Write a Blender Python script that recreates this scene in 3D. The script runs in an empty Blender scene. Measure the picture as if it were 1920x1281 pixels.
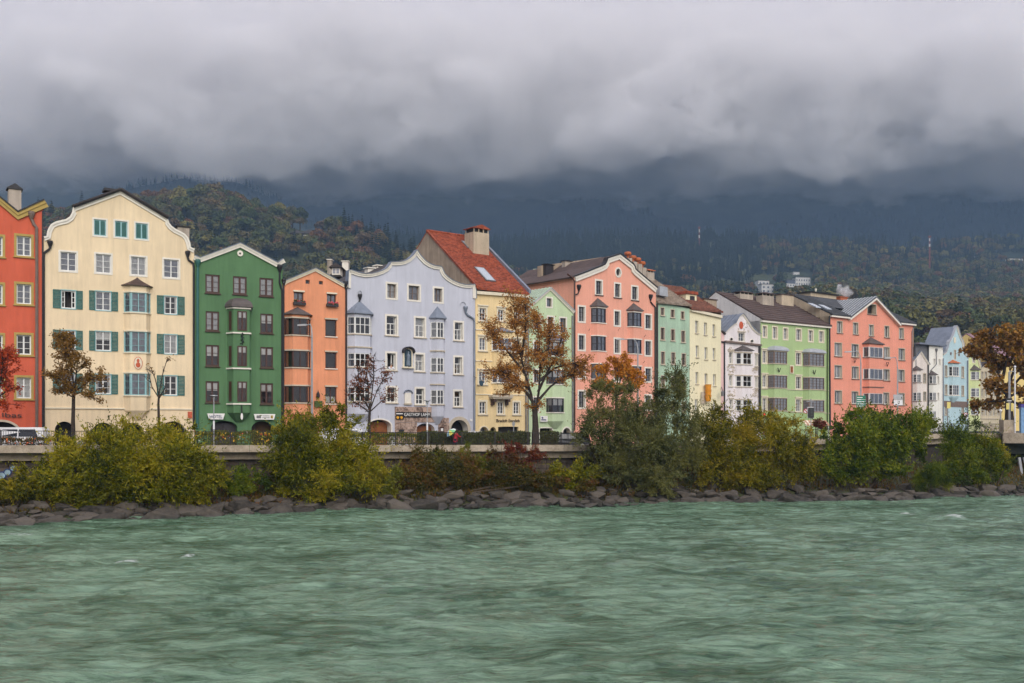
import bpy, bmesh, math, random
import numpy as np
from mathutils import Vector, Matrix
from mathutils.geometry import tessellate_polygon

R = math.radians
rng = np.random.default_rng(7)
random.seed(11)
scene = bpy.context.scene
COL = scene.collection

# ------------------------------------------------------------------ camera, sky, sun, exposure
F = 35.0 / 36.0 * 1920.0          # focal length in photo pixels
HZ = 797.0                        # photo row of the horizon
EYE = 6.05                        # metres above the river
cam_d = bpy.data.cameras.new('camera')
cam_d.lens = 35.0
cam_d.sensor_width = 36.0
cam_d.sensor_fit = 'HORIZONTAL'
cam_d.shift_y = (HZ - 640.5) / 1920.0
cam_d.clip_start = 0.5
cam_d.clip_end = 12000.0
cam = bpy.data.objects.new('camera', cam_d)
cam.location = (0, 0, EYE)
cam.rotation_euler = (R(90), 0, 0)
COL.objects.link(cam)
scene.camera = cam

SUN_EL, SUN_AZ = R(31), R(163)    # veiled autumn sun behind the viewer, a little to the right
world = bpy.data.worlds.new('World')
scene.world = world
world.use_nodes = True
wn, wl = world.node_tree.nodes, world.node_tree.links
wn.clear()
w_out = wn.new('ShaderNodeOutputWorld')
w_bg = wn.new('ShaderNodeBackground')
w_sky = wn.new('ShaderNodeTexSky')
w_sky.sky_type = 'NISHITA'
w_sky.sun_disc = False
w_sky.sun_elevation = SUN_EL
w_sky.sun_rotation = SUN_AZ
w_sky.dust_density = 3.0
w_tc = wn.new('ShaderNodeTexCoord')
w_sep = wn.new('ShaderNodeSeparateXYZ')
wl.new(w_tc.outputs['Generated'], w_sep.inputs[0])
# overcast luminance: (1 + 2 sin(elevation)) / 3 of the zenith
w_mul = wn.new('ShaderNodeMath'); w_mul.operation = 'MULTIPLY_ADD'; w_mul.use_clamp = False
w_abs = wn.new('ShaderNodeMath'); w_abs.operation = 'MAXIMUM'; w_abs.inputs[1].default_value = 0.0
wl.new(w_sep.outputs['Z'], w_abs.inputs[0])
wl.new(w_abs.outputs[0], w_mul.inputs[0])
w_mul.inputs[1].default_value = 0.667
w_mul.inputs[2].default_value = 0.333
# very soft cloud structure over the whole dome
w_map = wn.new('ShaderNodeMapping'); w_map.inputs['Scale'].default_value = (1.6, 1.6, 3.6)
wl.new(w_tc.outputs['Generated'], w_map.inputs[0])
w_noise = wn.new('ShaderNodeTexNoise')
w_noise.inputs['Scale'].default_value = 1.5
w_noise.inputs['Detail'].default_value = 5.0
w_noise.inputs['Roughness'].default_value = 0.5
wl.new(w_map.outputs[0], w_noise.inputs['Vector'])
w_rmp = wn.new('ShaderNodeMapRange')
w_rmp.inputs[1].default_value = 0.25; w_rmp.inputs[2].default_value = 0.75
w_rmp.inputs[3].default_value = 0.86; w_rmp.inputs[4].default_value = 1.14
wl.new(w_noise.outputs['Fac'], w_rmp.inputs[0])
w_lum = wn.new('ShaderNodeMath'); w_lum.operation = 'MULTIPLY'
wl.new(w_mul.outputs[0], w_lum.inputs[0]); wl.new(w_rmp.outputs[0], w_lum.inputs[1])
w_col = wn.new('ShaderNodeVectorMath'); w_col.operation = 'SCALE'
CLOUD_ZENITH = 5.8
w_col.inputs[0].default_value = (CLOUD_ZENITH * 1.00, CLOUD_ZENITH * 0.965, CLOUD_ZENITH * 1.075)
wl.new(w_lum.outputs[0], w_col.inputs['Scale'])
w_mix = wn.new('ShaderNodeMix'); w_mix.data_type = 'RGBA'
w_mix.inputs['Factor'].default_value = 0.94
wl.new(w_sky.outputs['Color'], w_mix.inputs[6])
wl.new(w_col.outputs[0], w_mix.inputs[7])
wl.new(w_mix.outputs[2], w_bg.inputs['Color'])
w_bg.inputs['Strength'].default_value = 0.1
wl.new(w_bg.outputs[0], w_out.inputs['Surface'])

sun_d = bpy.data.lights.new('sun', 'SUN')
sun_d.energy = 1.5
sun_d.angle = R(50)
sun_d.color = (1.0, 0.955, 0.89)
sun = bpy.data.objects.new('sun', sun_d)
sx = math.cos(SUN_EL) * math.sin(SUN_AZ); sy = math.cos(SUN_EL) * math.cos(SUN_AZ); sz = math.sin(SUN_EL)
sun.rotation_euler = Vector((-sx, -sy, -sz)).to_track_quat('-Z', 'Y').to_euler()
sun.location = (0, 0, 60)
COL.objects.link(sun)

vs = scene.view_settings
vs.view_transform = 'Standard'
vs.look = 'None'
vs.exposure = 0.66
vs.gamma = 1.0
vs.use_curve_mapping = False
cy = scene.cycles
cy.use_denoising = True
cy.max_bounces = 8
cy.diffuse_bounces = 3
cy.glossy_bounces = 3
cy.transmission_bounces = 3
cy.transparent_max_bounces = 12
cy.volume_bounces = 5
cy.volume_step_rate = 1.0
cy.volume_max_steps = 64
cy.use_adaptive_sampling = True
cy.adaptive_threshold = 0.03
cy.caustics_reflective = False
cy.caustics_refractive = False
cy.sample_clamp_indirect = 4.0

# ------------------------------------------------------------------ helpers
def P(x, y, D):
    """Point at depth D (metres from the viewpoint) on the sight line through photo pixel x, y."""
    return Vector(((x - 960.0) / F * D, D, EYE + (HZ - y) / F * D))

def srgb(r, g, b):
    f = lambda c: (c / 12.92 if c <= 0.04045 else ((c + 0.055) / 1.055) ** 2.4)
    return (f(r / 255), f(g / 255), f(b / 255), 1.0)

class MB:
    """Collects geometry and links it as ONE mesh object."""
    def __init__(s):
        s.v = []; s.f = []; s.m = []
    def add(s, vs_, fs, mi=0):
        o = len(s.v)
        s.v += [tuple(p) for p in vs_]
        for f in fs:
            s.f.append(tuple(i + o for i in f)); s.m.append(mi)
        return s
    def box(s, x0, x1, y0, y1, z0, z1, mi=0):
        return s.add([(x0,y0,z0),(x1,y0,z0),(x1,y1,z0),(x0,y1,z0),(x0,y0,z1),(x1,y0,z1),(x1,y1,z1),(x0,y1,z1)],
                     [(0,3,2,1),(4,5,6,7),(0,1,5,4),(1,2,6,5),(2,3,7,6),(3,0,4,7)], mi)
    def prism_xz(s, poly, y0, y1, mi=0):
        """polygon in x,z (counter-clockwise seen from -y) pushed from y0 (front) to y1 (back)"""
        n = len(poly)
        vs_ = [(p[0], y0, p[1]) for p in poly] + [(p[0], y1, p[1]) for p in poly]
        fs = [tuple(range(n)), tuple(range(2*n-1, n-1, -1))]
        fs += [((i+1) % n, i, n+i, n+(i+1) % n) for i in range(n)]
        return s.add(vs_, fs, mi)
    def prism_xy(s, poly, z0, z1, mi=0, top=None):
        """polygon in x,y (counter-clockwise seen from above) from z0 to z1; top = other polygon at z1"""
        n = len(poly); t = top or poly
        vs_ = [(p[0], p[1], z0) for p in poly] + [(p[0], p[1], z1) for p in t]
        fs = [tuple(range(n-1, -1, -1)), tuple(range(n, 2*n))]
        fs += [(i, (i+1) % n, n+(i+1) % n, n+i) for i in range(n)]
        return s.add(vs_, fs, mi)
    def cone_xy(s, poly, z0, apex, mi=0):
        n = len(poly)
        vs_ = [(p[0], p[1], z0) for p in poly] + [tuple(apex)]
        return s.add(vs_, [tuple(range(n-1, -1, -1))] + [(i, (i+1) % n, n) for i in range(n)], mi)
    def tube(s, pts, rad, n=6, mi=0, cap=True):
        pts = [Vector(p) for p in pts]
        rads = rad if isinstance(rad, (list, tuple)) else [rad] * len(pts)
        o = len(s.v); up = Vector((0.13, 0.21, 0.97))
        for i, p in enumerate(pts):
            d = (pts[min(i+1, len(pts)-1)] - pts[max(i-1, 0)])
            d = d.normalized() if d.length > 1e-9 else Vector((0,0,1))
            a = d.cross(up)
            if a.length < 1e-3: a = d.cross(Vector((1, 0.1, 0)))
            a.normalize(); b = d.cross(a)
            for k in range(n):
                t = 2 * math.pi * k / n
                s.v.append(tuple(p + (a * math.cos(t) + b * math.sin(t)) * rads[i]))
        for i in range(len(pts) - 1):
            for k in range(n):
                k2 = (k + 1) % n
                s.f.append((o+i*n+k, o+i*n+k2, o+(i+1)*n+k2, o+(i+1)*n+k)); s.m.append(mi)
        if cap:
            s.f.append(tuple(o + k for k in range(n-1, -1, -1))); s.m.append(mi)
            s.f.append(tuple(o + (len(pts)-1)*n + k for k in range(n))); s.m.append(mi)
        return s
    def lathe(s, c, prof, n=12, mi=0):
        """profile [(r, z)] turned about the vertical through c"""
        o = len(s.v)
        for r, z in prof:
            for k in range(n):
                t = 2 * math.pi * k / n
                s.v.append((c[0] + r*math.cos(t), c[1] + r*math.sin(t), c[2] + z))
        for i in range(len(prof) - 1):
            for k in range(n):
                k2 = (k + 1) % n
                s.f.append((o+i*n+k, o+i*n+k2, o+(i+1)*n+k2, o+(i+1)*n+k)); s.m.append(mi)
        return s
    def build(s, name, mats, parent=None, smooth=False):
        me = bpy.data.meshes.new(name)
        me.from_pydata(s.v, [], s.f)
        if not isinstance(mats, (list, tuple)): mats = [mats]
        for m in mats: me.materials.append(m)
        if len(mats) > 1: me.polygons.foreach_set('material_index', s.m)
        if smooth: me.polygons.foreach_set('use_smooth', [True] * len(s.f))
        me.update()
        return link(name, me, parent)

def link(name, me, parent=None):
    o = bpy.data.objects.new(name, me)
    COL.objects.link(o)
    if parent is not None: o.parent = parent
    return o

def tag(o, label=None, cat=None, group=None, kind=None):
    if label: o['label'] = label
    if cat: o['category'] = cat
    if group: o['group'] = group
    if kind: o['kind'] = kind
    return o

def empty(name, loc=(0, 0, 0), rz=0.0):
    o = bpy.data.objects.new(name, None)
    o.location = loc; o.rotation_euler = (0, 0, rz)
    o.empty_display_size = 0.3
    COL.objects.link(o)
    return o

def np_mesh(name, verts, faces, mats, parent=None, attr=None, smooth=False):
    """fast mesh from arrays; faces (n,3) or (n,4); attr = {name: per-face float array}"""
    me = bpy.data.meshes.new(name)
    nv, nf, k = len(verts), len(faces), faces.shape[1]
    me.vertices.add(nv); me.vertices.foreach_set('co', np.asarray(verts, np.float32).ravel())
    me.loops.add(nf * k); me.loops.foreach_set('vertex_index', np.asarray(faces, np.int32).ravel())
    me.polygons.add(nf)
    me.polygons.foreach_set('loop_start', np.arange(nf, dtype=np.int32) * k)
    try: me.polygons.foreach_set('loop_total', np.full(nf, k, np.int32))
    except Exception: pass
    if smooth: me.polygons.foreach_set('use_smooth', np.ones(nf, bool))
    if not isinstance(mats, (list, tuple)): mats = [mats]
    for m in mats: me.materials.append(m)
    for a, arr in (attr or {}).items():
        at = me.attributes.new(a, 'FLOAT', 'FACE'); at.data.foreach_set('value', np.asarray(arr, np.float32))
    me.update(calc_edges=True)
    return link(name, me, parent) if name and parent != 'mesh' else me

# smooth value noise for shaping ground and water
def vnoise(x, y, seed=0):
    xi = np.floor(x).astype(np.int64); yi = np.floor(y).astype(np.int64)
    xf = x - xi; yf = y - yi
    def h(a, b):
        n = (a * 374761393 + b * 668265263 + seed * 974711) & 0x7fffffff
        n = ((n ^ (n >> 13)) * 1274126177) & 0x7fffffff
        n = (n ^ (n >> 16)) & 0xffff
        return n / 65535.0
    u = xf*xf*xf*(xf*(xf*6-15)+10); v = yf*yf*yf*(yf*(yf*6-15)+10)
    a = h(xi, yi)*(1-u) + h(xi+1, yi)*u
    b = h(xi, yi+1)*(1-u) + h(xi+1, yi+1)*u
    return a*(1-v) + b*v
def fbm(x, y, octv=4, seed=0, gain=0.5):
    t = 0; a = 1.0; s = 0
    for o in range(octv):
        t = t + a * (vnoise(x, y, seed + o*17) - 0.5); s += a
        x = x * 2.03 + 3.1; y = y * 2.03 + 1.7; a *= gain
    return t / s * 2.0

# ------------------------------------------------------------------ materials
MATS = {}
def new_mat(name):
    m = bpy.data.materials.new(name); m.use_nodes = True
    nt = m.node_tree; nt.nodes.clear()
    out = nt.nodes.new('ShaderNodeOutputMaterial')
    MATS[name] = m
    return m, nt, out
def N(nt, t, **kw):
    n = nt.nodes.new(t)
    for k, v in kw.items():
        if k in n.inputs: n.inputs[k].default_value = v
        else: setattr(n, k, v)
    return n

def plain(name, col, rough=0.6, metal=0.0, var=0.08, scale=3.0, bump=0.0, bscale=30.0, spec=0.5):
    """paint, metal or plaster with a little uneven wear"""
    m, nt, out = new_mat(name)
    L = nt.links.new
    b = N(nt, 'ShaderNodeBsdfPrincipled', Roughness=rough, Metallic=metal)
    b.inputs['Specular IOR Level'].default_value = spec
    g = N(nt, 'ShaderNodeNewGeometry')
    n = N(nt, 'ShaderNodeTexNoise', Scale=scale, Detail=4.0)
    L(g.outputs['Position'], n.inputs['Vector'])
    mr = N(nt, 'ShaderNodeMapRange')
    mr.inputs[1].default_value = 0.3; mr.inputs[2].default_value = 0.7
    mr.inputs[3].default_value = 1 - var; mr.inputs[4].default_value = 1 + var
    L(n.outputs['Fac'], mr.inputs[0])
    sc = N(nt, 'ShaderNodeVectorMath', operation='SCALE')
    sc.inputs[0].default_value = col[:3]
    L(mr.outputs[0], sc.inputs['Scale'])
    L(sc.outputs[0], b.inputs['Base Color'])
    if bump:
        n2 = N(nt, 'ShaderNodeTexNoise', Scale=bscale, Detail=3.0)
        L(g.outputs['Position'], n2.inputs['Vector'])
        bp = N(nt, 'ShaderNodeBump', Strength=bump, Distance=0.05)
        L(n2.outputs['Fac'], bp.inputs['Height']); L(bp.outputs[0], b.inputs['Normal'])
    L(b.outputs[0], out.inputs['Surface'])
    return m

def stucco(name, col, stain=0.10, patch=(0.75, 0.72, 0.66), patch_amt=0.0, rough=0.9):
    """painted plaster: broad weathering, drip streaks, fine grain"""
    m, nt, out = new_mat(name)
    L = nt.links.new
    lum = .3 * col[0] + .59 * col[1] + .11 * col[2]
    col = tuple(min(.86, (c * .94 + lum * .06) * 1.10) for c in col[:3])        # old limewash is paler than fresh paint
    stain = stain * 2.0
    b = N(nt, 'ShaderNodeBsdfPrincipled', Roughness=rough)
    b.inputs['Specular IOR Level'].default_value = 0.2
    tc = N(nt, 'ShaderNodeTexCoord')
    big = N(nt, 'ShaderNodeTexNoise', Scale=0.35, Detail=5.0, Roughness=0.6)
    L(tc.outputs['Object'], big.inputs['Vector'])
    mp = N(nt, 'ShaderNodeMapping'); mp.inputs['Scale'].default_value = (2.2, 2.2, 0.16)
    L(tc.outputs['Object'], mp.inputs[0])
    dr = N(nt, 'ShaderNodeTexNoise', Scale=1.4, Detail=4.0, Roughness=0.62)
    L(mp.outputs[0], dr.inputs['Vector'])
    ad = N(nt, 'ShaderNodeMath', operation='ADD'); L(big.outputs['Fac'], ad.inputs[0]); L(dr.outputs['Fac'], ad.inputs[1])
    mr = N(nt, 'ShaderNodeMapRange')
    mr.inputs[1].default_value = 0.65; mr.inputs[2].default_value = 1.35
    mr.inputs[3].default_value = 1 - stain; mr.inputs[4].default_value = 1 + stain * 0.7
    L(ad.outputs[0], mr.inputs[0])
    sc = N(nt, 'ShaderNodeVectorMath', operation='SCALE'); sc.inputs[0].default_value = col[:3]
    L(mr.outputs[0], sc.inputs['Scale'])
    colout = sc.outputs[0]
    if patch_amt:
        pn = N(nt, 'ShaderNodeTexNoise', Scale=0.9, Detail=6.0, Roughness=0.7)
        L(tc.outputs['Object'], pn.inputs['Vector'])
        pr = N(nt, 'ShaderNodeMapRange'); pr.inputs[1].default_value = 0.52; pr.inputs[2].default_value = 0.70
        pr.inputs[4].default_value = patch_amt
        L(pn.outputs['Fac'], pr.inputs[0])
        mx = N(nt, 'ShaderNodeMix', data_type='RGBA')
        L(pr.outputs[0], mx.inputs['Factor']); L(colout, mx.inputs[6]); mx.inputs[7].default_value = (*patch, 1)
        colout = mx.outputs[2]
    L(colout, b.inputs['Base Color'])
    fine = N(nt, 'ShaderNodeTexNoise', Scale=9.0, Detail=5.0)
    L(tc.outputs['Object'], fine.inputs['Vector'])
    bp = N(nt, 'ShaderNodeBump', Strength=0.35, Distance=0.03)
    L(fine.outputs['Fac'], bp.inputs['Height']); L(bp.outputs[0], b.inputs['Normal'])
    L(b.outputs[0], out.inputs['Surface'])
    return m

def leafmat(name, cols, trans=0.3, rough=0.6, big=0.25, bigcol=None):
    """foliage: colour picked per leaf from the stored 'rnd' value, drifting over the plant"""
    m, nt, out = new_mat(name)
    L = nt.links.new
    at = N(nt, 'ShaderNodeAttribute', attribute_name='rnd')
    cr = N(nt, 'ShaderNodeValToRGB')
    els = cr.color_ramp.elements
    while len(els) > 1: els.remove(els[-1])
    els[0].position = 0.0; els[0].color = cols[0]
    for i, c in enumerate(cols[1:], 1):
        e = els.new(i / (len(cols) - 1)); e.color = c
    g = N(nt, 'ShaderNodeNewGeometry')
    n = N(nt, 'ShaderNodeTexNoise', Scale=big, Detail=3.0)
    L(g.outputs['Position'], n.inputs['Vector'])
    ma = N(nt, 'ShaderNodeMath', operation='MULTIPLY_ADD'); ma.inputs[1].default_value = 1.3; ma.inputs[2].default_value = -0.65
    L(n.outputs['Fac'], ma.inputs[0])
    ad = N(nt, 'ShaderNodeMath', operation='ADD', use_clamp=True)
    L(at.outputs['Fac'], ad.inputs[0]); L(ma.outputs[0], ad.inputs[1])
    L(ad.outputs[0], cr.inputs[0])
    d = N(nt, 'ShaderNodeBsdfPrincipled', Roughness=rough)
    d.inputs['Specular IOR Level'].default_value = 0.25
    t = N(nt, 'ShaderNodeBsdfTranslucent')
    L(cr.outputs[0], d.inputs['Base Color']); L(cr.outputs[0], t.inputs['Color'])
    mx = N(nt, 'ShaderNodeMixShader'); mx.inputs[0].default_value = trans
    L(d.outputs[0], mx.inputs[1]); L(t.outputs[0], mx.inputs[2])
    L(mx.outputs[0], out.inputs['Surface'])
    return m
# ------------------------------------------------------------------ far ground: valley floor, hills, mountain (one sheet to the horizon)
def lerp_pts(pts, x):
    return np.interp(x, [p[0] for p in pts], [p[1] for p in pts])
# crest lines in the photo: near wooded hill, mid ridge, left shoulder of the mountain (tree height taken off)
NEAR = [(-900, 420), (0, 432), (120, 422), (250, 402), (340, 390), (395, 382), (450, 396), (520, 414), (600, 432), (680, 450), (740, 478), (830, 510), (960, 560), (1200, 640), (3000, 700)]
MID = [(-900, 400), (300, 425), (560, 440), (700, 444), (900, 450), (1100, 446), (1300, 450), (1500, 454), (1700, 458), (1920, 462), (3000, 470)]
FRONT = [(-900, 700), (900, 640), (1100, 620), (1300, 606), (1450, 596), (1600, 590), (1750, 606), (1900, 618), (3000, 610)]
LEFT = [(-900, 420), (120, 420), (190, 365), (260, 345), (340, 334), (440, 338), (500, 366), (560, 400), (700, 460), (3000, 700)]
D_NEAR, D_MID, D_FRONT, D_LEFT = 780.0, 1400.0, 620.0, 1720.0
def crest(pts, D, X):
    x = 960 + F * X / D
    return EYE + (HZ - lerp_pts(pts, x)) / F * D
MTN0, MTNZ, MTNS = 1720.0, 318.0, 0.60
def ground_z(X, Y):
    base = np.where(Y < 230, 3.0, 3.0 + (Y - 230) * 0.05)
    h = base
    for pts, D, s_front, s_back in ((NEAR, D_NEAR, 0.42, 0.25), (FRONT, D_FRONT, 0.20, 0.0), (LEFT, D_LEFT, 0.6, 0.3)):
        c = crest(pts, D, X)
        d = D - Y
        prof = c - np.where(d > 0, d * s_front, -d * s_back)
        prof = prof + 7 * fbm(X / 90, Y / 90, 3, 5)
        h = np.maximum(h, prof)
    c = crest(MID, D_MID, X)
    lo = 40.0
    t = np.clip((Y - 420) / (D_MID - 420), 0, 1)
    prof = lo + (c - lo) * (0.35 * t + 0.65 * t * t) - np.where(Y > D_MID, (Y - D_MID) * 0.2, 0) + 10 * fbm(X / 140, Y / 140, 4, 9) * np.clip(t * 2, 0, 1)
    h = np.maximum(h, np.where(Y > 420, prof, -99))
    # main mountain: a long ramp cut by gullies, so it never rises above its own plane
    g = 0.5 + 0.5 * fbm(X / 260 + Y / 900, Y / 700, 4, 31)
    carve = 150 * g ** 1.2 + 25 * (0.5 + 0.5 * fbm(X / 70, Y / 90, 3, 77))
    lx = np.clip((-X - 250) / 500, 0, 1)
    m = MTNZ + (Y - MTN0) * MTNS - carve - 60 * lx * np.clip((Y - 1700) / 500, 0, 1)
    h = np.maximum(h, np.where(Y > 1500, m, -99))
    return h
ys = np.concatenate([np.linspace(190, 600, 40), np.linspace(612, 1500, 90)[0:], np.linspace(1512, 3000, 90)])
nx = 300
V = []
ang = np.linspace(-0.85, 0.85, nx)
YY = np.repeat(ys, nx); XX = np.tile(ang, len(ys)) * (YY + 120)
ZZ = ground_z(XX, YY)
ZZ = np.where(YY < 200, -6.0, ZZ)
verts = np.stack([XX, YY, ZZ], 1)
i, j = np.meshgrid(np.arange(len(ys) - 1), np.arange(nx - 1), indexing='ij')
a = (i * nx + j).ravel()
faces = np.stack([a, a + 1, a + nx + 1, a + nx], 1)

m, nt, out = new_mat('hillside')
L = nt.links.new
b = N(nt, 'ShaderNodeBsdfPrincipled', Roughness=0.95)
b.inputs['Specular IOR Level'].default_value = 0.1
g = N(nt, 'ShaderNodeNewGeometry')
n1 = N(nt, 'ShaderNodeTexNoise', Scale=0.006, Detail=4.0)
n2 = N(nt, 'ShaderNodeTexNoise', Scale=0.12, Detail=4.0)
L(g.outputs['Position'], n1.inputs['Vector']); L(g.outputs['Position'], n2.inputs['Vector'])
c1 = N(nt, 'ShaderNodeValToRGB')
c1.color_ramp.elements[0].position = 0.42; c1.color_ramp.elements[0].color = (0.022, 0.032, 0.020, 1)
c1.color_ramp.elements[1].position = 0.60; c1.color_ramp.elements[1].color = (0.075, 0.082, 0.032, 1)
L(n1.outputs['Fac'], c1.inputs[0])
mr = N(nt, 'ShaderNodeMapRange'); mr.inputs[3].default_value = 0.6; mr.inputs[4].default_value = 1.4
L(n2.outputs['Fac'], mr.inputs[0])
sc = N(nt, 'ShaderNodeVectorMath', operation='SCALE'); L(c1.outputs[0], sc.inputs[0]); L(mr.outputs[0], sc.inputs['Scale'])
# above the valley the slope is forest, dark all over
sp = N(nt, 'ShaderNodeSeparateXYZ'); L(g.outputs['Position'], sp.inputs[0])
fr = N(nt, 'ShaderNodeMapRange'); fr.inputs[1].default_value = 1300; fr.inputs[2].default_value = 1500
L(sp.outputs['Y'], fr.inputs[0])
n3 = N(nt, 'ShaderNodeTexNoise', Scale=0.02, Detail=6.0, Roughness=0.7)
L(g.outputs['Position'], n3.inputs['Vector'])
c3 = N(nt, 'ShaderNodeValToRGB')
c3.color_ramp.elements[0].position = 0.35; c3.color_ramp.elements[0].color = (0.010, 0.017, 0.013, 1)
c3.color_ramp.elements[1].position = 0.68; c3.color_ramp.elements[1].color = (0.040, 0.046, 0.026, 1)
L(n3.outputs['Fac'], c3.inputs[0])
mx = N(nt, 'ShaderNodeMix', data_type='RGBA')
L(fr.outputs[0], mx.inputs['Factor']); L(sc.outputs[0], mx.inputs[6]); L(c3.outputs[0], mx.inputs[7])
L(mx.outputs[2], b.inputs['Base Color'])
L(b.outputs[0], out.inputs['Surface'])
terrain = np_mesh('terrain', verts, faces, MATS['hillside'], smooth=True)
tag(terrain, kind='structure')
# ------------------------------------------------------------------ woods on the hills
def leafquads(c, d, ln, wd, rg):
    """quads centred at c (n,3), long axis d (n,3)"""
    n = len(c); d = d / np.maximum(np.linalg.norm(d, axis=1, keepdims=True), 1e-6)
    r = rg.normal(size=(n, 3)); s = np.cross(d, r); s /= np.maximum(np.linalg.norm(s, axis=1, keepdims=True), 1e-6)
    ln = np.asarray(ln).reshape(-1, 1) * np.ones((n, 1)); wd = np.asarray(wd).reshape(-1, 1) * np.ones((n, 1))
    a = d * ln * .5; b = s * wd * .5
    v = np.stack([c - a - b * .55, c - a * .1 - b * 1.0 + 0, c + a, c - a * .1 + b * 1.0], 1)   # kite-shaped leaf
    return v.reshape(-1, 3), np.arange(n * 4).reshape(-1, 4)
def wood_mat(name, cols, var=.35):
    m, nt, out = new_mat(name); L = nt.links.new
    oi = N(nt, 'ShaderNodeObjectInfo'); cr = N(nt, 'ShaderNodeValToRGB'); els = cr.color_ramp.elements
    while len(els) > 1: els.remove(els[-1])
    els[0].color = cols[0]; els[0].position = 0
    for i, c in enumerate(cols[1:], 1): els.new(i / (len(cols) - 1)).color = c
    L(oi.outputs['Random'], cr.inputs[0])
    at = N(nt, 'ShaderNodeAttribute', attribute_name='rnd'); mr = N(nt, 'ShaderNodeMapRange'); mr.inputs[3].default_value = 1 - var; mr.inputs[4].default_value = 1 + var; L(at.outputs['Fac'], mr.inputs[0])
    sc = N(nt, 'ShaderNodeVectorMath', operation='SCALE'); L(cr.outputs[0], sc.inputs[0]); L(mr.outputs[0], sc.inputs['Scale'])
    b = N(nt, 'ShaderNodeBsdfPrincipled', Roughness=.8); b.inputs['Specular IOR Level'].default_value = .1; L(sc.outputs[0], b.inputs['Base Color']); L(b.outputs[0], out.inputs['Surface'])
    return m
BARK = plain('bark', srgb(72, 60, 52), .95, var=.3, scale=4, bump=.5, bscale=12)
broad_mat = wood_mat('autumn_wood', [srgb(70, 84, 50), srgb(92, 98, 56), srgb(64, 76, 48), srgb(108, 104, 60), srgb(112, 94, 62), srgb(80, 88, 54), srgb(118, 82, 58), srgb(94, 86, 58), srgb(74, 84, 50), srgb(130, 122, 68), srgb(68, 80, 48), srgb(100, 82, 60)])
conif_mat = wood_mat('spruce_wood', [srgb(34, 46, 38), srgb(44, 56, 42), srgb(38, 50, 36), srgb(30, 42, 36), srgb(50, 58, 40)], .3)
def broad_crown(seed, n=620, h=11.0, r=4.3):
    rg = np.random.default_rng(seed); lob = rg.normal(size=(9, 3)); lob /= np.linalg.norm(lob, axis=1, keepdims=True); lob[:, 2] = np.abs(lob[:, 2]) * .9 - .15
    cen = lob * np.array([r * .62, r * .62, h * .30]) ; rad = rg.uniform(.38, .62, 9) * r
    k = rg.integers(0, 9, n); d = rg.normal(size=(n, 3)); d /= np.linalg.norm(d, axis=1, keepdims=True); d[:, 2] = np.where(d[:, 2] < -.3, -d[:, 2], d[:, 2])
    c = cen[k] + d * rad[k, None] * rg.uniform(.75, 1.08, (n, 1)); c[:, 2] += h * .58
    t = np.cross(d, rg.normal(size=(n, 3)))
    v, f = leafquads(c, t + d * .25, rg.uniform(.9, 1.7, n), rg.uniform(.6, 1.1, n), rg)
    return v, f, np.clip(.5 + .35 * d[:, 2] * 0 + rg.normal(0, .25, n), 0, 1)
def conif_crown(seed, n=520, h=17.0, r=2.9):
    rg = np.random.default_rng(seed); z = h * (.10 + .90 * (1 - np.sqrt(rg.uniform(0, 1, n)))); lay = np.round(z / 1.1) * 1.1 + rg.normal(0, .14, n)
    rr = r * (1 - lay / h).clip(.02, 1) * rg.uniform(.35, 1.06, n); an = rg.uniform(0, 6.28, n)
    c = np.stack([rr * np.cos(an), rr * np.sin(an), lay - rr * .28], 1); d = np.stack([np.cos(an), np.sin(an), -.35 + 0 * an], 1)
    v, f = leafquads(c, d, rg.uniform(.9, 1.5, n), rg.uniform(.35, .7, n), rg)
    tip = np.array([[0, 0, h * 1.02]]); 
    return v, f, np.clip(rg.normal(.5, .25, n), 0, 1)
def tree_meshes(kind, k):
    v, f, a = (broad_crown if kind == 'broad' else conif_crown)(100 + k)
    return np_mesh('crown', v, f, broad_mat if kind == 'broad' else conif_mat, parent='mesh', attr={'rnd': a})
CROWNS = {'broad': [tree_meshes('broad', k) for k in range(5)], 'conif': [tree_meshes('conif', k + 20) for k in range(4)]}
_t = MB().tube([(0, 0, -1), (0, 0, 6), (.1, 0, 12)], [.3, .22, .05], 5).build('trunk', BARK); TRUNK = _t.data; bpy.data.objects.remove(_t)

frg = np.random.default_rng(21)
def pix(X, Y, Z): return 960 + F * X / Y, HZ - F * (Z - EYE) / Y
MEADOW = [(1290, 528, 1425, 552), (480, 488, 590, 512)]
HOMES = [(535, 432, 606, 470), (1412, 516, 1458, 596), (1468, 512, 1528, 580), (1664, 462, 1706, 478), (1726, 458, 1750, 474), (1880, 476, 1925, 500), (1476, 484, 1500, 500)]
def scatter(n, y0, y1, fx):
    Y = np.sqrt(frg.uniform(y0 ** 2, y1 ** 2, n)); X = frg.uniform(-.62, .62, n) * Y
    Z = ground_z(X, Y); px, py = pix(X, Y, Z); keep = np.ones(n, bool)
    for a, b, c, d in MEADOW + HOMES: keep &= ~((px > a) & (px < c) & (py > b) & (py < d))
    return X[keep], Y[keep], Z[keep], px[keep], py[keep]
X, Y, Z, px, py = [np.concatenate(q) for q in zip(scatter(5200, 330, 640, 0), scatter(8000, 600, 1000, 0), scatter(13000, 950, 1500, 0), scatter(8000, 1600, 2050, 0))]
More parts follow.
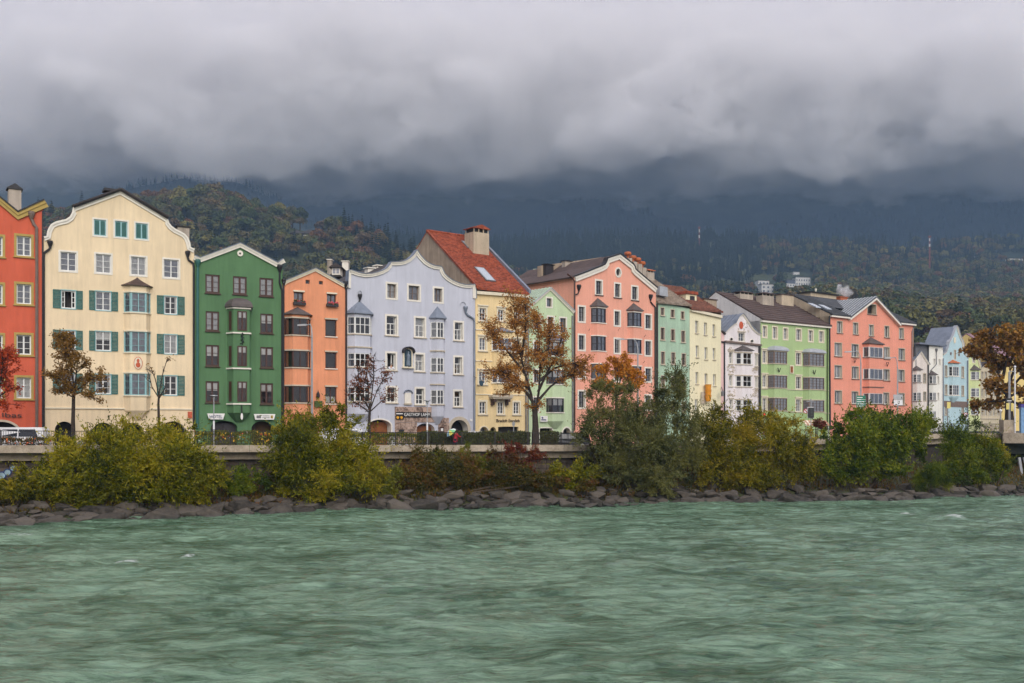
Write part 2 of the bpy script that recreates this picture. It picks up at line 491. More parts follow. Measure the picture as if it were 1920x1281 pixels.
# how likely a spot carries a conifer: dark belts on the mid ridge, mixed elsewhere
f_ = .18 + .5 * np.clip((Y - 900) / 350, 0, 1) + .35 * fbm(X / 160, Y / 160, 3, 55)
f_ -= np.where((px < 640) & (Y < 1000), .22, 0)
f_ += np.where((px > 640) & (px < 1420) & (Y > 700), .45, 0) + np.where(Y > 1550, .6, 0) - np.where((px > 1500) & (Y < 1250), .25, 0)
is_con = frg.uniform(0, 1, len(X)) < f_
kind_i = np.where(is_con, 5 + frg.integers(0, 4, len(X)), frg.integers(0, 5, len(X)))
scl = np.where(is_con, frg.uniform(.65, 1.15, len(X)), frg.uniform(.6, 1.25, len(X))) * np.where(Y > 1550, .85, np.where(Y < 1000, 1.3, 1.1))
# hidden behind the row of houses: leave out what can never be seen
vis = (py < 720) & ~((Y < 420) & (px < 700))
X, Y, Z, kind_i, scl, px, py, is_con = [q[vis] for q in (X, Y, Z, kind_i, scl, px, py, is_con)]
# the few that stand out on the near hill's skyline are trees of their own
hill = np.where((Y > 690) & (Y < 800) & (px > 60) & (px < 740))[0]
ztop = Z[hill] + scl[hill] * np.where(is_con[hill], 17, 12); pyt = HZ - F * (ztop - EYE) / Y[hill]
pick = []
for a in range(60, 740, 13):
    k = [q for q, t in zip(hill, pyt) if a <= px[q] < a + 13]
    if k: pick.append(min(k, key=lambda q: HZ - F * (Z[q] + scl[q] * 14 - EYE) / Y[q]))
extra = [(365, 347, 1.0), (383, 345, 1.15), (402, 352, .8), (433, 360, 1.0), (446, 360, 1.0), (441, 366, .9), (504, 383, .8), (523, 383, .9), (655, 408, .9), (645, 410, .7)]
solo = [(X[k], Y[k], Z[k], kind_i[k], scl[k]) for k in pick]
for ex, ey, es in extra:
    D_ = 770.0; Xq = (ex - 960) / F * D_; zt = EYE + (HZ - ey) / F * D_; zg = float(ground_z(np.array([Xq]), np.array([D_]))[0]); solo.append((Xq, D_, zg, 5 + len(solo) % 4, max((zt - zg) / 17.2, .7)))
cnt_ = {}
HN = [(-99, 81, 'red house'), (81, 364, 'cream house'), (364, 530, 'green hotel'), (530, 651, 'orange house'), (651, 9999, 'blue inn')]
ORDS = ['first', 'second', 'third', 'fourth', 'fifth', 'sixth', 'seventh', 'eighth', 'ninth', 'tenth', 'eleventh', 'twelfth', 'thirteenth', 'fourteenth', 'fifteenth', 'sixteenth', 'seventeenth', 'eighteenth', 'nineteenth', 'twentieth', 'twenty-first', 'twenty-second', 'twenty-third', 'twenty-fourth', 'twenty-fifth']
solo.sort(key=lambda q: q[0] / q[1])
for Xq, Yq, Zq, ki, sc_ in solo:
    con = ki >= 5; hn_ = next(n_ for a_, b_, n_ in HN if a_ <= 960 + F * Xq / Yq < b_); cnt_[(con, hn_)] = cnt_.get((con, hn_), 0) + 1; od_ = ORDS[cnt_[(con, hn_)] - 1]; rt = empty('spruce_tree' if con else 'hill_tree', (Xq, Yq, Zq), frg.uniform(0, 6.28)); rt.scale = (sc_ * (1.15 if con else 1),) * 2 + (sc_,)
    tag(rt, ('dark spruce on the hill crest above the %s, %s from the left' if con else 'round autumn tree on the hill crest above the %s, %s from the left') % (hn_, od_), 'tree', 'spruces on the hill crest' if con else 'autumn trees on the hill crest')
    link('crown', (CROWNS['broad'] + CROWNS['conif'])[ki], rt); link('trunk', TRUNK, rt)
keep = np.ones(len(X), bool); keep[pick] = False
# the rest is one forest
protos = []
pc = bpy.data.collections.new('forest_stock')
for k, me in enumerate(CROWNS['broad'] + CROWNS['conif']):
    o = bpy.data.objects.new('stock_%02d' % k, me); pc.objects.link(o)
pts = np.stack([X[keep], Y[keep], Z[keep] - .6], 1)
me = bpy.data.meshes.new('forest'); me.vertices.add(len(pts)); me.vertices.foreach_set('co', pts.astype(np.float32).ravel())
a_ = me.attributes.new('kind', 'INT', 'POINT'); a_.data.foreach_set('value', kind_i[keep].astype(np.int32))
a_ = me.attributes.new('scl', 'FLOAT', 'POINT'); a_.data.foreach_set('value', scl[keep].astype(np.float32))
a_ = me.attributes.new('rot', 'FLOAT_VECTOR', 'POINT'); a_.data.foreach_set('vector', np.stack([0 * scl[keep], 0 * scl[keep], frg.uniform(0, 6.28, keep.sum())], 1).astype(np.float32).ravel())
forest = link('forest', me); tag(forest, 'mixed autumn woods covering the hillsides behind the houses', 'forest', kind='stuff')
ng = bpy.data.node_groups.new('grow_forest', 'GeometryNodeTree')
ng.interface.new_socket('Geometry', in_out='INPUT', socket_type='NodeSocketGeometry'); ng.interface.new_socket('Geometry', in_out='OUTPUT', socket_type='NodeSocketGeometry')
gi, go = ng.nodes.new('NodeGroupInput'), ng.nodes.new('NodeGroupOutput')
ci = ng.nodes.new('GeometryNodeCollectionInfo'); ci.inputs['Collection'].default_value = pc; ci.inputs['Separate Children'].default_value = True; ci.inputs['Reset Children'].default_value = True
ip = ng.nodes.new('GeometryNodeInstanceOnPoints'); ip.inputs['Pick Instance'].default_value = True
def named(n_, t_):
    q = ng.nodes.new('GeometryNodeInputNamedAttribute'); q.data_type = t_; q.inputs['Name'].default_value = n_; return [s for s in q.outputs if s.enabled and s.name == 'Attribute'][0]
mp_ = ng.nodes.new('GeometryNodeMeshToPoints')
ng.links.new(gi.outputs[0], mp_.inputs['Mesh']); ng.links.new(mp_.outputs[0], ip.inputs['Points']); ng.links.new(ci.outputs[0], ip.inputs['Instance'])
ng.links.new(named('kind', 'INT'), ip.inputs['Instance Index']); ng.links.new(named('rot', 'FLOAT_VECTOR'), ip.inputs['Rotation']); ng.links.new(named('scl', 'FLOAT'), ip.inputs['Scale'])
ng.links.new(ip.outputs[0], go.inputs[0])
md = forest.modifiers.new('grow', 'NODES'); md.node_group = ng

# ---- houses and masts up on the slopes
HW = plain('villa_white', srgb(196, 194, 190), .8, var=.08); HR = plain('villa_roof', srgb(70, 64, 62), .8, var=.15); HB = plain('villa_brown', srgb(74, 58, 50), .8, var=.2); HG = plain('villa_window', srgb(70, 76, 88), .3, var=.1); HRED = plain('villa_red', srgb(110, 62, 54), .8, var=.15)
def hit(x, y, d0=330.0, d1=1500.0):
    d = np.arange(d0, d1, 4.0); z = EYE + (HZ - y) / F * d; k = np.where(ground_z((x - 960) / F * d, d) >= z)[0]
    return float(d[k[0]]) if len(k) else d1
def villa(x0, x1, y0, y1, D_, label, flat=False, upper=HW, lower=HW, rows=2, cols=4, roof=HR):
    D_ = hit((x0 + x1) / 2, y1 + 1.0); A = P(x0, y1, D_); B = P(x1, y0, D_); w, hh = B.x - A.x, B.z - A.z
    rt = empty('villa', A, R(12)); tag(rt, label, 'villa', 'houses on the hillside')
    MB().box(0, w, 0, 8, -9, hh * .45).build('lower_wall', lower, rt); MB().box(0, w, .003, 8, hh * .45, hh * (.95 if flat else .72)).build('upper_wall', upper, rt)
    if flat: MB().box(-.4, w + .4, -.5, 8.5, hh * .95, hh).build('roof', roof, rt)
    else: MB().prism_xz([(-1, hh * .62), (w + 1, hh * .62), (w * .5, hh)], -1.2, 9).build('roof', roof, rt)
    for r_ in range(rows):
        for c_ in range(cols):
            z0 = hh * (.12 + r_ * .42 / max(rows - 1, 1)); u = w * (c_ + .3) / cols; MB().box(u, u + w * .4 / cols, -.06, .03, z0, z0 + hh * .2).build('window', HG, rt)
def gz(x, D_): return float(ground_z(np.array([(x - 960) / F * D_]), np.array([D_]))[0])
villa(546, 566, 431, 448, 690, 'dark timber barn at the edge of the hill meadow', upper=HB, lower=HB, rows=1, cols=2)
villa(563, 600, 430, 449, 700, 'long chalet with dark roof and white ground floor in the trees', upper=HB, rows=2, cols=5)
villa(1422, 1444, 525, 541, 560, 'white villa with flat roof set above another on the slope', flat=True, cols=3)
villa(1428, 1455, 532, 550, 530, 'lower white villa with grey flat roof above the lime house', flat=True, cols=3)
villa(1475, 1492, 524, 538, 600, 'grey fronted wing of the white hillside apartments', flat=True, upper=HG, cols=3)
villa(1492, 1522, 519, 536, 610, 'long white hillside apartment block with small square windows', flat=True, cols=6)
villa(1488, 1500, 510, 516, 700, 'small pale roofed house above the white apartments', flat=True, rows=1, cols=2, roof=HW)
villa(1672, 1700, 466, 477, 1000, 'red roofed house high up among autumn trees', roof=HRED, lower=HB, upper=HB, rows=1, cols=4)
villa(1726, 1746, 464, 470, 1080, 'low white building below the hill mast', flat=True, rows=1, cols=4)
villa(1893, 1922, 484, 496, 900, 'white house cluster block near the edge of the wooded slope', flat=True, rows=2, cols=4)
villa(1830, 1842, 478, 483, 1000, 'tiny white house half hidden on the upper slope', rows=1, cols=2)
def mast(x, y0, y1, D_, label):
    A, B = P(x, y1, D_), P(x, y0, D_); rt = empty('radio_mast', A); tag(rt, label, 'mast', 'radio masts on the ridge'); hh = B.z - A.z
    for k in range(5): MB().tube([(0, 0, hh * k / 5 - (20 if k == 0 else 0)), (0, 0, hh * (k + 1) / 5)], .9 - .08 * k, 6).build('mast_segment', (HRED, HW)[k % 2], rt)
    MB().box(-1.4, 1.4, -.6, .6, hh * .86, hh * .98).build('antenna_panel', HRED, rt)
mast(1311, 425, 452, 1300, 'red and white radio mast rising from the dark spruce ridge'); mast(1743, 442, 468, 1080, 'slim radio mast above the low white building')
# ------------------------------------------------------------------ house kit
C = {}
C['white_trim'] = plain('white_trim', srgb(232, 226, 214), 0.8, var=0.06)
C['cream_trim'] = plain('cream_trim', srgb(228, 218, 194), 0.8, var=0.06)
C['stone_trim'] = plain('stone_trim', srgb(196, 184, 164), 0.85, var=0.12, bump=0.2)
C['olive_trim'] = plain('olive_trim', srgb(176, 150, 84), 0.8, var=0.08)
C['white_frame'] = plain('white_frame', srgb(225, 225, 222), 0.5, var=0.04)
C['brown_frame'] = plain('brown_frame', srgb(72, 44, 36), 0.5, var=0.15)
C['dark_frame'] = plain('dark_frame', srgb(50, 46, 50), 0.5, var=0.12)
C['taupe_frame'] = plain('taupe_frame', srgb(120, 102, 92), 0.6, var=0.12)
C['blue_frame'] = plain('blue_frame', srgb(140, 182, 186), 0.5, var=0.06)
C['green_shutter'] = plain('green_shutter', srgb(52, 104, 98), 0.55, var=0.10)
C['dark_metal'] = plain('dark_metal', srgb(42, 40, 44), 0.55, 0.2, var=0.2)
C['grey_metal'] = plain('grey_metal', srgb(128, 128, 130), 0.5, 0.4, var=0.15)
C['zinc'] = plain('zinc', srgb(128, 136, 150), 0.5, 0.25, var=0.14, scale=1.5)
C['zinc_light'] = plain('zinc_light', srgb(176, 180, 186), 0.5, 0.2, var=0.14, scale=1.5)
C['brown_metal'] = plain('brown_metal', srgb(84, 66, 60), 0.6, 0.15, var=0.16, scale=1.5)
C['bay_roof'] = plain('bay_roof', srgb(92, 84, 82), 0.7, 0.1, var=0.18, scale=2)
C['dark_roof'] = plain('dark_roof', srgb(66, 60, 60), 0.85, var=0.25, scale=1.2, bump=0.4, bscale=8)
C['brown_roof'] = plain('brown_roof', srgb(82, 66, 62), 0.85, var=0.22, scale=0.8, bump=0.4, bscale=8)
C['black_roof'] = plain('black_roof', srgb(62, 64, 68), 0.7, var=0.3, scale=0.8, bump=0.4, bscale=8)
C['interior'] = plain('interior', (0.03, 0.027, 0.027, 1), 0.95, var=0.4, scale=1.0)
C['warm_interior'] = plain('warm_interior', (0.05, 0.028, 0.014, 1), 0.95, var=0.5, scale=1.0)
C['net_curtain'] = plain('net_curtain', srgb(206, 205, 206), 0.95, var=0.18, scale=5)
C['white_curtain'] = plain('white_curtain', srgb(240, 238, 234), 0.95, var=0.1, scale=5)
C['grey_curtain'] = plain('grey_curtain', srgb(150, 152, 162), 0.95, var=0.25, scale=4)
C['wood_door'] = plain('wood_door', srgb(140, 84, 44), 0.6, var=0.3, scale=2)
C['taupe_render'] = stucco('taupe_render', srgb(168, 150, 130), 0.22, patch=(0.28, 0.22, 0.17), patch_amt=0.4)
C['beige_render'] = stucco('beige_render', srgb(186, 170, 146), 0.15)
C['chimney_render'] = stucco('chimney_render', srgb(172, 160, 146), 0.22)
C['terracotta'] = plain('terracotta', srgb(186, 104, 64), 0.85, var=0.2, scale=6)
C['black_sign'] = plain('black_sign', srgb(34, 30, 30), 0.5)
C['white_paint'] = plain('white_paint', srgb(236, 234, 230), 0.5, var=0.03)
C['letter_dark'] = plain('letter_dark', srgb(60, 48, 44), 0.6)
C['letter_blue'] = plain('letter_blue', srgb(52, 60, 110), 0.6)
C['red_emblem'] = plain('red_emblem', srgb(196, 92, 62), 0.8, var=0.3, scale=8)
C['geranium'] = plain('geranium', srgb(206, 84, 100), 0.7, var=0.3, scale=20)
C['plant_green'] = plain('plant_green', srgb(70, 88, 44), 0.8, var=0.4, scale=20)

# clear window glass: a thin sheet that lets light through and mirrors the sky at a slant
m, nt, out = new_mat('window_glass')
tr = N(nt, 'ShaderNodeBsdfTransparent'); tr.inputs['Color'].default_value = (0.93, 0.94, 0.95, 1)
gl = N(nt, 'ShaderNodeBsdfGlossy', Roughness=0.03); gl.inputs['Color'].default_value = (0.9, 0.92, 0.95, 1)
fr = N(nt, 'ShaderNodeFresnel', IOR=1.55)
ad = N(nt, 'ShaderNodeMath', operation='MULTIPLY_ADD'); ad.inputs[1].default_value = 1.6; ad.inputs[2].default_value = 0.07
nt.links.new(fr.outputs[0], ad.inputs[0])
mx = N(nt, 'ShaderNodeMixShader')
nt.links.new(ad.outputs[0], mx.inputs[0]); nt.links.new(tr.outputs[0], mx.inputs[1]); nt.links.new(gl.outputs[0], mx.inputs[2])
nt.links.new(mx.outputs[0], out.inputs['Surface'])
C['glass'] = m

# clay tile roofs: rows of rounded tiles
def tile_mat(name, col, col2, row=0.33):
    m, nt, out = new_mat(name)
    L = nt.links.new
    b = N(nt, 'ShaderNodeBsdfPrincipled', Roughness=0.8); b.inputs['Specular IOR Level'].default_value = 0.3
    tc = N(nt, 'ShaderNodeTexCoord')
    vo = N(nt, 'ShaderNodeTexVoronoi', Scale=4.0); L(tc.outputs['Object'], vo.inputs['Vector'])
    no = N(nt, 'ShaderNodeTexNoise', Scale=0.7, Detail=5.0); L(tc.outputs['Object'], no.inputs['Vector'])
    sp = N(nt, 'ShaderNodeSeparateColor'); L(vo.outputs['Color'], sp.inputs[0])
    av = N(nt, 'ShaderNodeMath', operation='ADD'); L(sp.outputs[0], av.inputs[0]); L(no.outputs['Fac'], av.inputs[1])
    mr = N(nt, 'ShaderNodeMapRange'); mr.inputs[1].default_value = 0.3; mr.inputs[2].default_value = 1.5
    L(av.outputs[0], mr.inputs[0])
    mx = N(nt, 'ShaderNodeMix', data_type='RGBA'); L(mr.outputs[0], mx.inputs['Factor'])
    mx.inputs[6].default_value = col; mx.inputs[7].default_value = col2
    L(mx.outputs[2], b.inputs['Base Color'])
    wv = N(nt, 'ShaderNodeTexWave', Scale=1.6, Distortion=0.3); wv.bands_direction = 'X'
    L(tc.outputs['Object'], wv.inputs['Vector'])
    bp = N(nt, 'ShaderNodeBump', Strength=0.6, Distance=0.05); L(wv.outputs['Fac'], bp.inputs['Height'])
    L(bp.outputs[0], b.inputs['Normal']); L(b.outputs[0], out.inputs['Surface'])
    return m
C['red_tile'] = tile_mat('red_tile', srgb(110, 52, 38), srgb(170, 88, 62))
C['old_tile'] = tile_mat('old_tile', srgb(84, 58, 50), srgb(142, 92, 74))
C['mossy_tile'] = tile_mat('mossy_tile', srgb(110, 94, 82), srgb(160, 146, 130))

BASE = 3.55
class House:
    def __init__(s, name, label, xl, Dl, xr, Dr, wall, side=None, depth=13.0, reveal=None, group='row houses along the quay'):
        p0 = Vector(((xl - 960) / F * Dl, Dl, BASE)); p1 = Vector(((xr - 960) / F * Dr, Dr, BASE))
        s.W = (p1 - p0).length
        s.rot = math.atan2(p1.y - p0.y, p1.x - p0.x)
        s.root = empty(name, p0, s.rot)
        tag(s.root, label, 'house', group)
        s.inv = Matrix.Rotation(-s.rot, 3, 'Z')
        s.o = s.inv @ (Vector((0, 0, EYE)) - p0)
        s.wall, s.side, s.depth = wall, side or wall, depth
        s.reveal = reveal or wall
        s.holes = []; s.rnd = random.Random(name + label)
        s.gl = MB()
    def ray(s, x, y):
        return s.inv @ Vector(((x - 960) / F, 1.0, (HZ - y) / F))
    def uz(s, x, y, yl=0.0):
        d = s.ray(x, y); k = (yl - s.o.y) / d.y
        return s.o.x + k * d.x, s.o.z + k * d.z
    def at_u(s, x, y, u):
        d = s.ray(x, y); k = (u - s.o.x) / d.x
        return s.o.y + k * d.y, s.o.z + k * d.z
    def p3(s, x, y, yl=0.0):
        u, z = s.uz(x, y, yl); return (u, yl, z)
    def rect(s, x0, y0, x1, y1, yl=0.0):
        u0, _ = s.uz(x0, (y0+y1)/2, yl); u1, _ = s.uz(x1, (y0+y1)/2, yl)
        _, z1 = s.uz((x0+x1)/2, y0, yl); _, z0 = s.uz((x0+x1)/2, y1, yl)
        return u0, u1, z0, z1

    # ---- wall with real openings
    def build_wall(s, top, clip=True):
        """top: photo points of the facade's upper edge, left to right"""
        pts = [s.uz(x, y) for x, y in top]
        e = 0.012
        pts[0] = (e, pts[0][1]); pts[-1] = (s.W - e, pts[-1][1])
        pts = [(min(max(u, e), s.W - e), z) for u, z in pts]
        outer = [(e, 0.0), (s.W - e, 0.0)] + pts[::-1]
        polys = [outer] + [h[0] for h in s.holes]
        tri = tessellate_polygon([[Vector((u, z, 0)) for u, z in p] for p in polys])
        flat = [p for poly in polys for p in poly]
        b = MB()
        vs_ = [(u, 0.0, z) for u, z in flat]
        fs = []
        for t in tri:
            a, c, d = (Vector(flat[t[0]]), Vector(flat[t[1]]), Vector(flat[t[2]]))
            cr = (c - a).x * (d - a).y - (c - a).y * (d - a).x
            if abs(cr) < 1e-9: continue
            fs.append(t if cr > 0 else (t[0], t[2], t[1]))
        b.add(vs_, fs, 0)
        for poly, dep, rv in s.holes:
            n = len(poly)
            b.add([(u, 0.0, z) for u, z in poly] + [(u, dep, z) for u, z in poly],
                  [((i+1) % n, i, n+i, n+(i+1) % n) for i in range(n)], 2 if rv else 0)
        zl, zr, dp = pts[0][1], pts[-1][1], s.depth
        s.zl, s.zr = zl, zr
        b.add([(e, 0, 0), (e, 0, zl), (e, dp, zl), (e, dp, 0)], [(0, 1, 2, 3)], 1)
        b.add([(s.W-e, 0, 0), (s.W-e, 0, zr), (s.W-e, dp, zr), (s.W-e, dp, 0)], [(3, 2, 1, 0)], 1)
        b.add([(e, dp, 0), (s.W-e, dp, 0), (s.W-e, dp, zr), (e, dp, zl)], [(3, 2, 1, 0)], 1)
        s.top = pts
        return b.build('wall', [s.wall, s.side, s.reveal], s.root)

    def curtain(s, u0, u1, z0, z1, y, style, parent):
        b = MB(); w, h = u1-u0, z1-z0
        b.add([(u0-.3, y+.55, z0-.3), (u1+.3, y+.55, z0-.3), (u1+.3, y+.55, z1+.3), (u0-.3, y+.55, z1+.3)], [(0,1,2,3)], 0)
        q = lambda a, c, d, e_: b.add([(a, y+.04, d), (c, y+.04, d), (c, y+.04, e_), (a, y+.04, e_)], [(0,1,2,3)], 1)
        cm = C['net_curtain']
        if style == 'net': q(u0, u1, z0, z1)
        elif style == 'white': q(u0, u1, z0, z1); cm = C['white_curtain']
        elif style == 'grey': q(u0, u1, z0, z1); cm = C['grey_curtain']
        elif style == 'half': q(u0, u1, z0 + h*s.rnd.uniform(.45, .65), z1); cm = C['white_curtain']
        elif style == 'low': q(u0, u1, z0, z0 + h*s.rnd.uniform(.4, .5)); cm = C['white_curtain']
        elif style == 'side':
            k = s.rnd.uniform(.16, .3); q(u0, u0+w*k, z0, z1); q(u1-w*k, u1, z0, z1)
        elif style == 'one':
            if s.rnd.random() < .5: q(u0, u0+w*.5, z0, z1)
            else: q(u0+w*.5, u1, z0, z1)
        if len(b.f) == 1: return b.build('curtain', [s.room], parent)
        return b.build('curtain', [s.room, cm], parent)
    room = None

    def bars(s, b, u0, u1, z0, z1, y, cols, rows, fw, transom, mw=0.035, th=0.06, cw=None):
        cw = cw or fw * 1.25
        b.box(u0, u0+fw, y, y+th, z0, z1); b.box(u1-fw, u1, y, y+th, z0, z1)
        b.box(u0+fw, u1-fw, y, y+th, z0, z0+fw); b.box(u0+fw, u1-fw, y, y+th, z1-fw, z1)
        zt = z1 - fw
        if transom:
            zt = z0 + (z1-z0)*transom
            b.box(u0+fw, u1-fw, y-.012, y+th-.004, zt-cw/2, zt+cw/2)
        for i in range(1, cols):
            uc = u0 + (u1-u0)*i/cols
            b.box(uc-cw/2, uc+cw/2, y-.008, y+th-.008, z0+fw, zt)
        for k in range(1, rows):
            zc = z0 + (zt-z0)*k/rows
            b.box(u0+fw, u1-fw, y+.010, y+.04, zc-mw/2, zc+mw/2)

    def win(s, x0, y0, x1, y1, frame='white_frame', sur=None, sw=0.14, cols=2, rows=3, transom=None, sill=None, dep=0.16,
            shut=None, shl=None, shr=None, cur=None, lintel=None, fw=0.07, hood=None, mw=0.035, opened=False, label=None, box=False):
        u0, u1, z0, z1 = s.rect(x0, y0, x1, y1)
        s.holes.append(([(u0,z0),(u1,z0),(u1,z1),(u0,z1)], dep + .065, sur is not None))
        b = MB()
        if opened:
            b.box(u0, u0+fw, dep, dep+.06, z0, z1); b.box(u1-fw, u1, dep, dep+.06, z0, z1)
            b.box(u0+fw, u1-fw, dep, dep+.06, z0, z0+fw); b.box(u0+fw, u1-fw, dep, dep+.06, z1-fw, z1)
            for sg, uu in ((1, u0+fw), (-1, u1-fw)):       # leaves folded inwards
                e0, e1 = sorted((uu, uu+sg*.20))
                b.box(e0+.14 if sg > 0 else e0, e1 if sg > 0 else e1-.14, dep+.08, dep+.28, z0+fw, z1-fw)
                for zz in np.linspace(z0+fw, z1-fw-.05, rows+1): b.box(e0, e1, dep+.06, dep+.26, zz, zz+.05)
        else:
            s.bars(b, u0, u1, z0, z1, dep, cols, rows, fw, transom, mw)
        w = b.build('window', C[frame], s.root)
        if label: w['label'] = label
        if not opened:
            MB().add([(u0+.02, dep+.034, z0+.02), (u1-.02, dep+.034, z0+.02), (u1-.02, dep+.034, z1-.02), (u0+.02, dep+.034, z1-.02)], [(0,1,2,3)]).build('pane', C['glass'], w)
        s.curtain(u0, u1, z0, z1, dep+.06, cur or s.rnd.choice(s.cur), w)
        if sur:
            q = MB(); t = 0.035
            q.box(u0-sw, u0, -t, .0, z0-sw, z1+sw); q.box(u1, u1+sw, -t, .0, z0-sw, z1+sw)
            q.box(u0, u1, -t, .0, z1, z1+sw); q.box(u0, u1, -t, .0, z0-sw, z0)
            q.build('surround', C[sur], w)
        if sill:
            q = MB(); e = (sw if sur else 0) + .06
            q.box(u0-e, u1+e, -.13, -.036 if sur else -.0, z0-.10 - (sw if sur else 0)*.35, z0-.02 - (sw if sur else 0)*.35)
            q.build('sill', C[sill], w)
        if hood:
            q = MB(); e = (sw if sur else 0) + .07
            q.box(u0-e, u1+e, -.14, -.0, z1 + (sw if sur else 0) + .02, z1 + (sw if sur else 0) + .15)
            q.build('lintel', C[hood], w)
        if shut:
            for a, c in ((shl, x0 - 1.2), (x1 + 1.2, shr)):
                if a is None or c is None: continue
                ua, _ = s.uz(a, (y0+y1)/2); uc, _ = s.uz(c, (y0+y1)/2)
                q = MB(); f = .06
                q.box(ua, ua+f, -.07, -.02, z0-.02, z1+.03); q.box(uc-f, uc, -.07, -.02, z0-.02, z1+.03)
                for zz in (z0-.02, (z0+z1)/2-f/2, z1+.03-f): q.box(ua+f, uc-f, -.07, -.02, zz, zz+f)
                n = 13
                for i in range(n):
                    zz = z0 + .05 + (z1-z0-.08)*i/n
                    q.add([(ua+f, -.028, zz+.075), (uc-f, -.028, zz+.075), (uc-f, -.062, zz), (ua+f, -.062, zz)], [(0,3,2,1)])
                q.build('shutter', C[shut], w)
        if box:     # flower box hung in front of the sill
            q = MB().box(u0-.12, u1+.12, -.34, -.10, z0-.12, z0+.12)
            q.build('flower_box', C['dark_frame'], w)
            q = MB()
            for k in range(26):
                c = (s.rnd.uniform(u0-.1, u1+.1), s.rnd.uniform(-.38, -.12), z0+.12+s.rnd.uniform(-.06, .2))
                r = s.rnd.uniform(.05, .11)
                q.add([(c[0]-r,c[1],c[2]),(c[0],c[1]-r,c[2]),(c[0]+r,c[1],c[2]),(c[0],c[1]+r,c[2]),(c[0],c[1],c[2]+r),(c[0],c[1],c[2]-r)],
                      [(0,1,4),(1,2,4),(2,3,4),(3,0,4),(1,0,5),(2,1,5),(3,2,5),(0,3,5)], k % 2)
            q.build('flowers', [C['plant_green'], C['geranium']], w)
        return w
    cur = ('net', 'grey', 'side', 'dark', 'net', 'half')

    def arch(s, x0, x1, ytop, rise=1.0, dep=0.5, back='interior', trim=None, tw=0.2, name='archway', zb=0.02, door=None, doorh=0.62):
        u0, u1, _, z1 = s.rect(x0, ytop, x1, ytop + 10)
        w = (u1-u0)/2; uc = (u0+u1)/2; h = w*rise
        n = 14
        arc = [(uc + w*math.cos(math.pi*i/n), z1 - h + h*math.sin(math.pi*i/n)) for i in range(n+1)]
        poly = [(u0, zb), (u1, zb)] + arc
        s.holes.append((poly, dep, True))
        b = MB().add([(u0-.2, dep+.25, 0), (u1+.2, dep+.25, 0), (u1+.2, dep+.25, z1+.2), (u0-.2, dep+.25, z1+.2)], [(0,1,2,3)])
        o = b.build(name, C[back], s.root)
        if door:
            zt = z1 - h*.35
            d = MB(); hw = (u1-u0)/2
            for k in (0, 1):
                a = u0 + k*hw
                d.box(a+.01, a+hw-.01, dep+.05, dep+.11, zb, zt)
                for r in range(3):
                    zz = zb + (zt-zb)*r/3
                    d.box(a+.12, a+hw-.12, dep+.02, dep+.05, zz+.1, zz+(zt-zb)/3-.06)
            d.build('door', C[door], o)
        if trim:
            q = MB(); n2 = len(arc)
            out_ = [(uc + (w+tw)*math.cos(math.pi*i/n), z1 - h + (h+tw)*math.sin(math.pi*i/n)) for i in range(n+1)]
            ins = [(u1, zb)] + arc + [(u0, zb)]; ous = [(u1+tw, zb)] + out_ + [(u0-tw, zb)]
            for i in range(len(ins)-1):
                q.prism_xz([ins[i], ous[i], ous[i+1], ins[i+1]], -.06, 0.0)
            q.build('arch_trim', C[trim], o)
        return o

    def ledge(s, x0, x1, y, th=0.12, prot=0.12, mat='white_trim', y2=None, name='ledge', parent=None, yl=0.0):
        u0, z0 = s.uz(x0, y, yl); u1, z1 = s.uz(x1, y if y2 is None else y2, yl)
        if y2 is None: z1 = z0 = s.uz((x0+x1)/2, y, yl)[1]
        b = MB()
        b.prism_xz([(u0, z0-th/2), (u1, z1-th/2), (u1, z1+th/2), (u0, z0+th/2)], yl-prot, yl)
        return b.build(name, C[mat] if isinstance(mat, str) else mat, parent or s.root)

    def band(s, pts, width, prot=0.12, mat='white_trim', name='gable_moulding', cap=None, capt=0.1):
        """moulding that follows the gable; pts in the photo, left to right; lies inside the edge"""
        p = [Vector(s.uz(x, y)) for x, y in pts]
        ins = []
        for i in range(len(p)):
            d = (p[min(i+1, len(p)-1)] - p[max(i-1, 0)]).normalized()
            ins.append(p[i] - Vector((-d.y, d.x)) * width)
        b = MB()
        for i in range(len(p)-1):
            b.prism_xz([ins[i], ins[i+1], p[i+1], p[i]], -prot, 0.0)
            a0, a1 = p[i].lerp(ins[i], .45), p[i+1].lerp(ins[i+1], .45)
            b.prism_xz([a0, a1, p[i+1], p[i]], -prot-.07, -prot)
        o = b.build(name, C[mat], s.root)
        if cap:
            q = MB()
            for i in range(len(p)-1):
                n_ = Vector((-(p[i+1]-p[i]).y, (p[i+1]-p[i]).x)).normalized() * capt
                q.prism_xz([p[i], p[i+1], p[i+1]+n_, p[i]+n_], -prot-.14, .30)
            q.build('coping', C[cap], s.root)
        return o

    def gable_roof(s, pts, mat, th=0.16, over=0.25, back=None, name='roof', seams=0, dz=0.0, y0=None):
        """roof that runs back from the front gable; pts in the photo"""
        p = [Vector(s.uz(x, y)) + Vector((0, dz)) for x, y in pts]
        bk = back or s.depth; b = MB(); f = -over if y0 is None else y0
        for i in range(len(p)-1):
            n_ = Vector((-(p[i+1]-p[i]).y, (p[i+1]-p[i]).x)).normalized() * th
            b.prism_xz([p[i], p[i+1], p[i+1]+n_, p[i]+n_], f, bk)
        o = b.build(name, C[mat], s.root)
        if seams:
            q = MB()
            for i in range(len(p)-1):
                n_ = Vector((-(p[i+1]-p[i]).y, (p[i+1]-p[i]).x)).normalized()
                y = f + .1
                while y < bk:
                    q.prism_xz([p[i]+n_*th, p[i+1]+n_*th, p[i+1]+n_*(th+.07), p[i]+n_*(th+.07)], y, y+.05); y += seams
            q.build('roof_seams', C[mat], o)
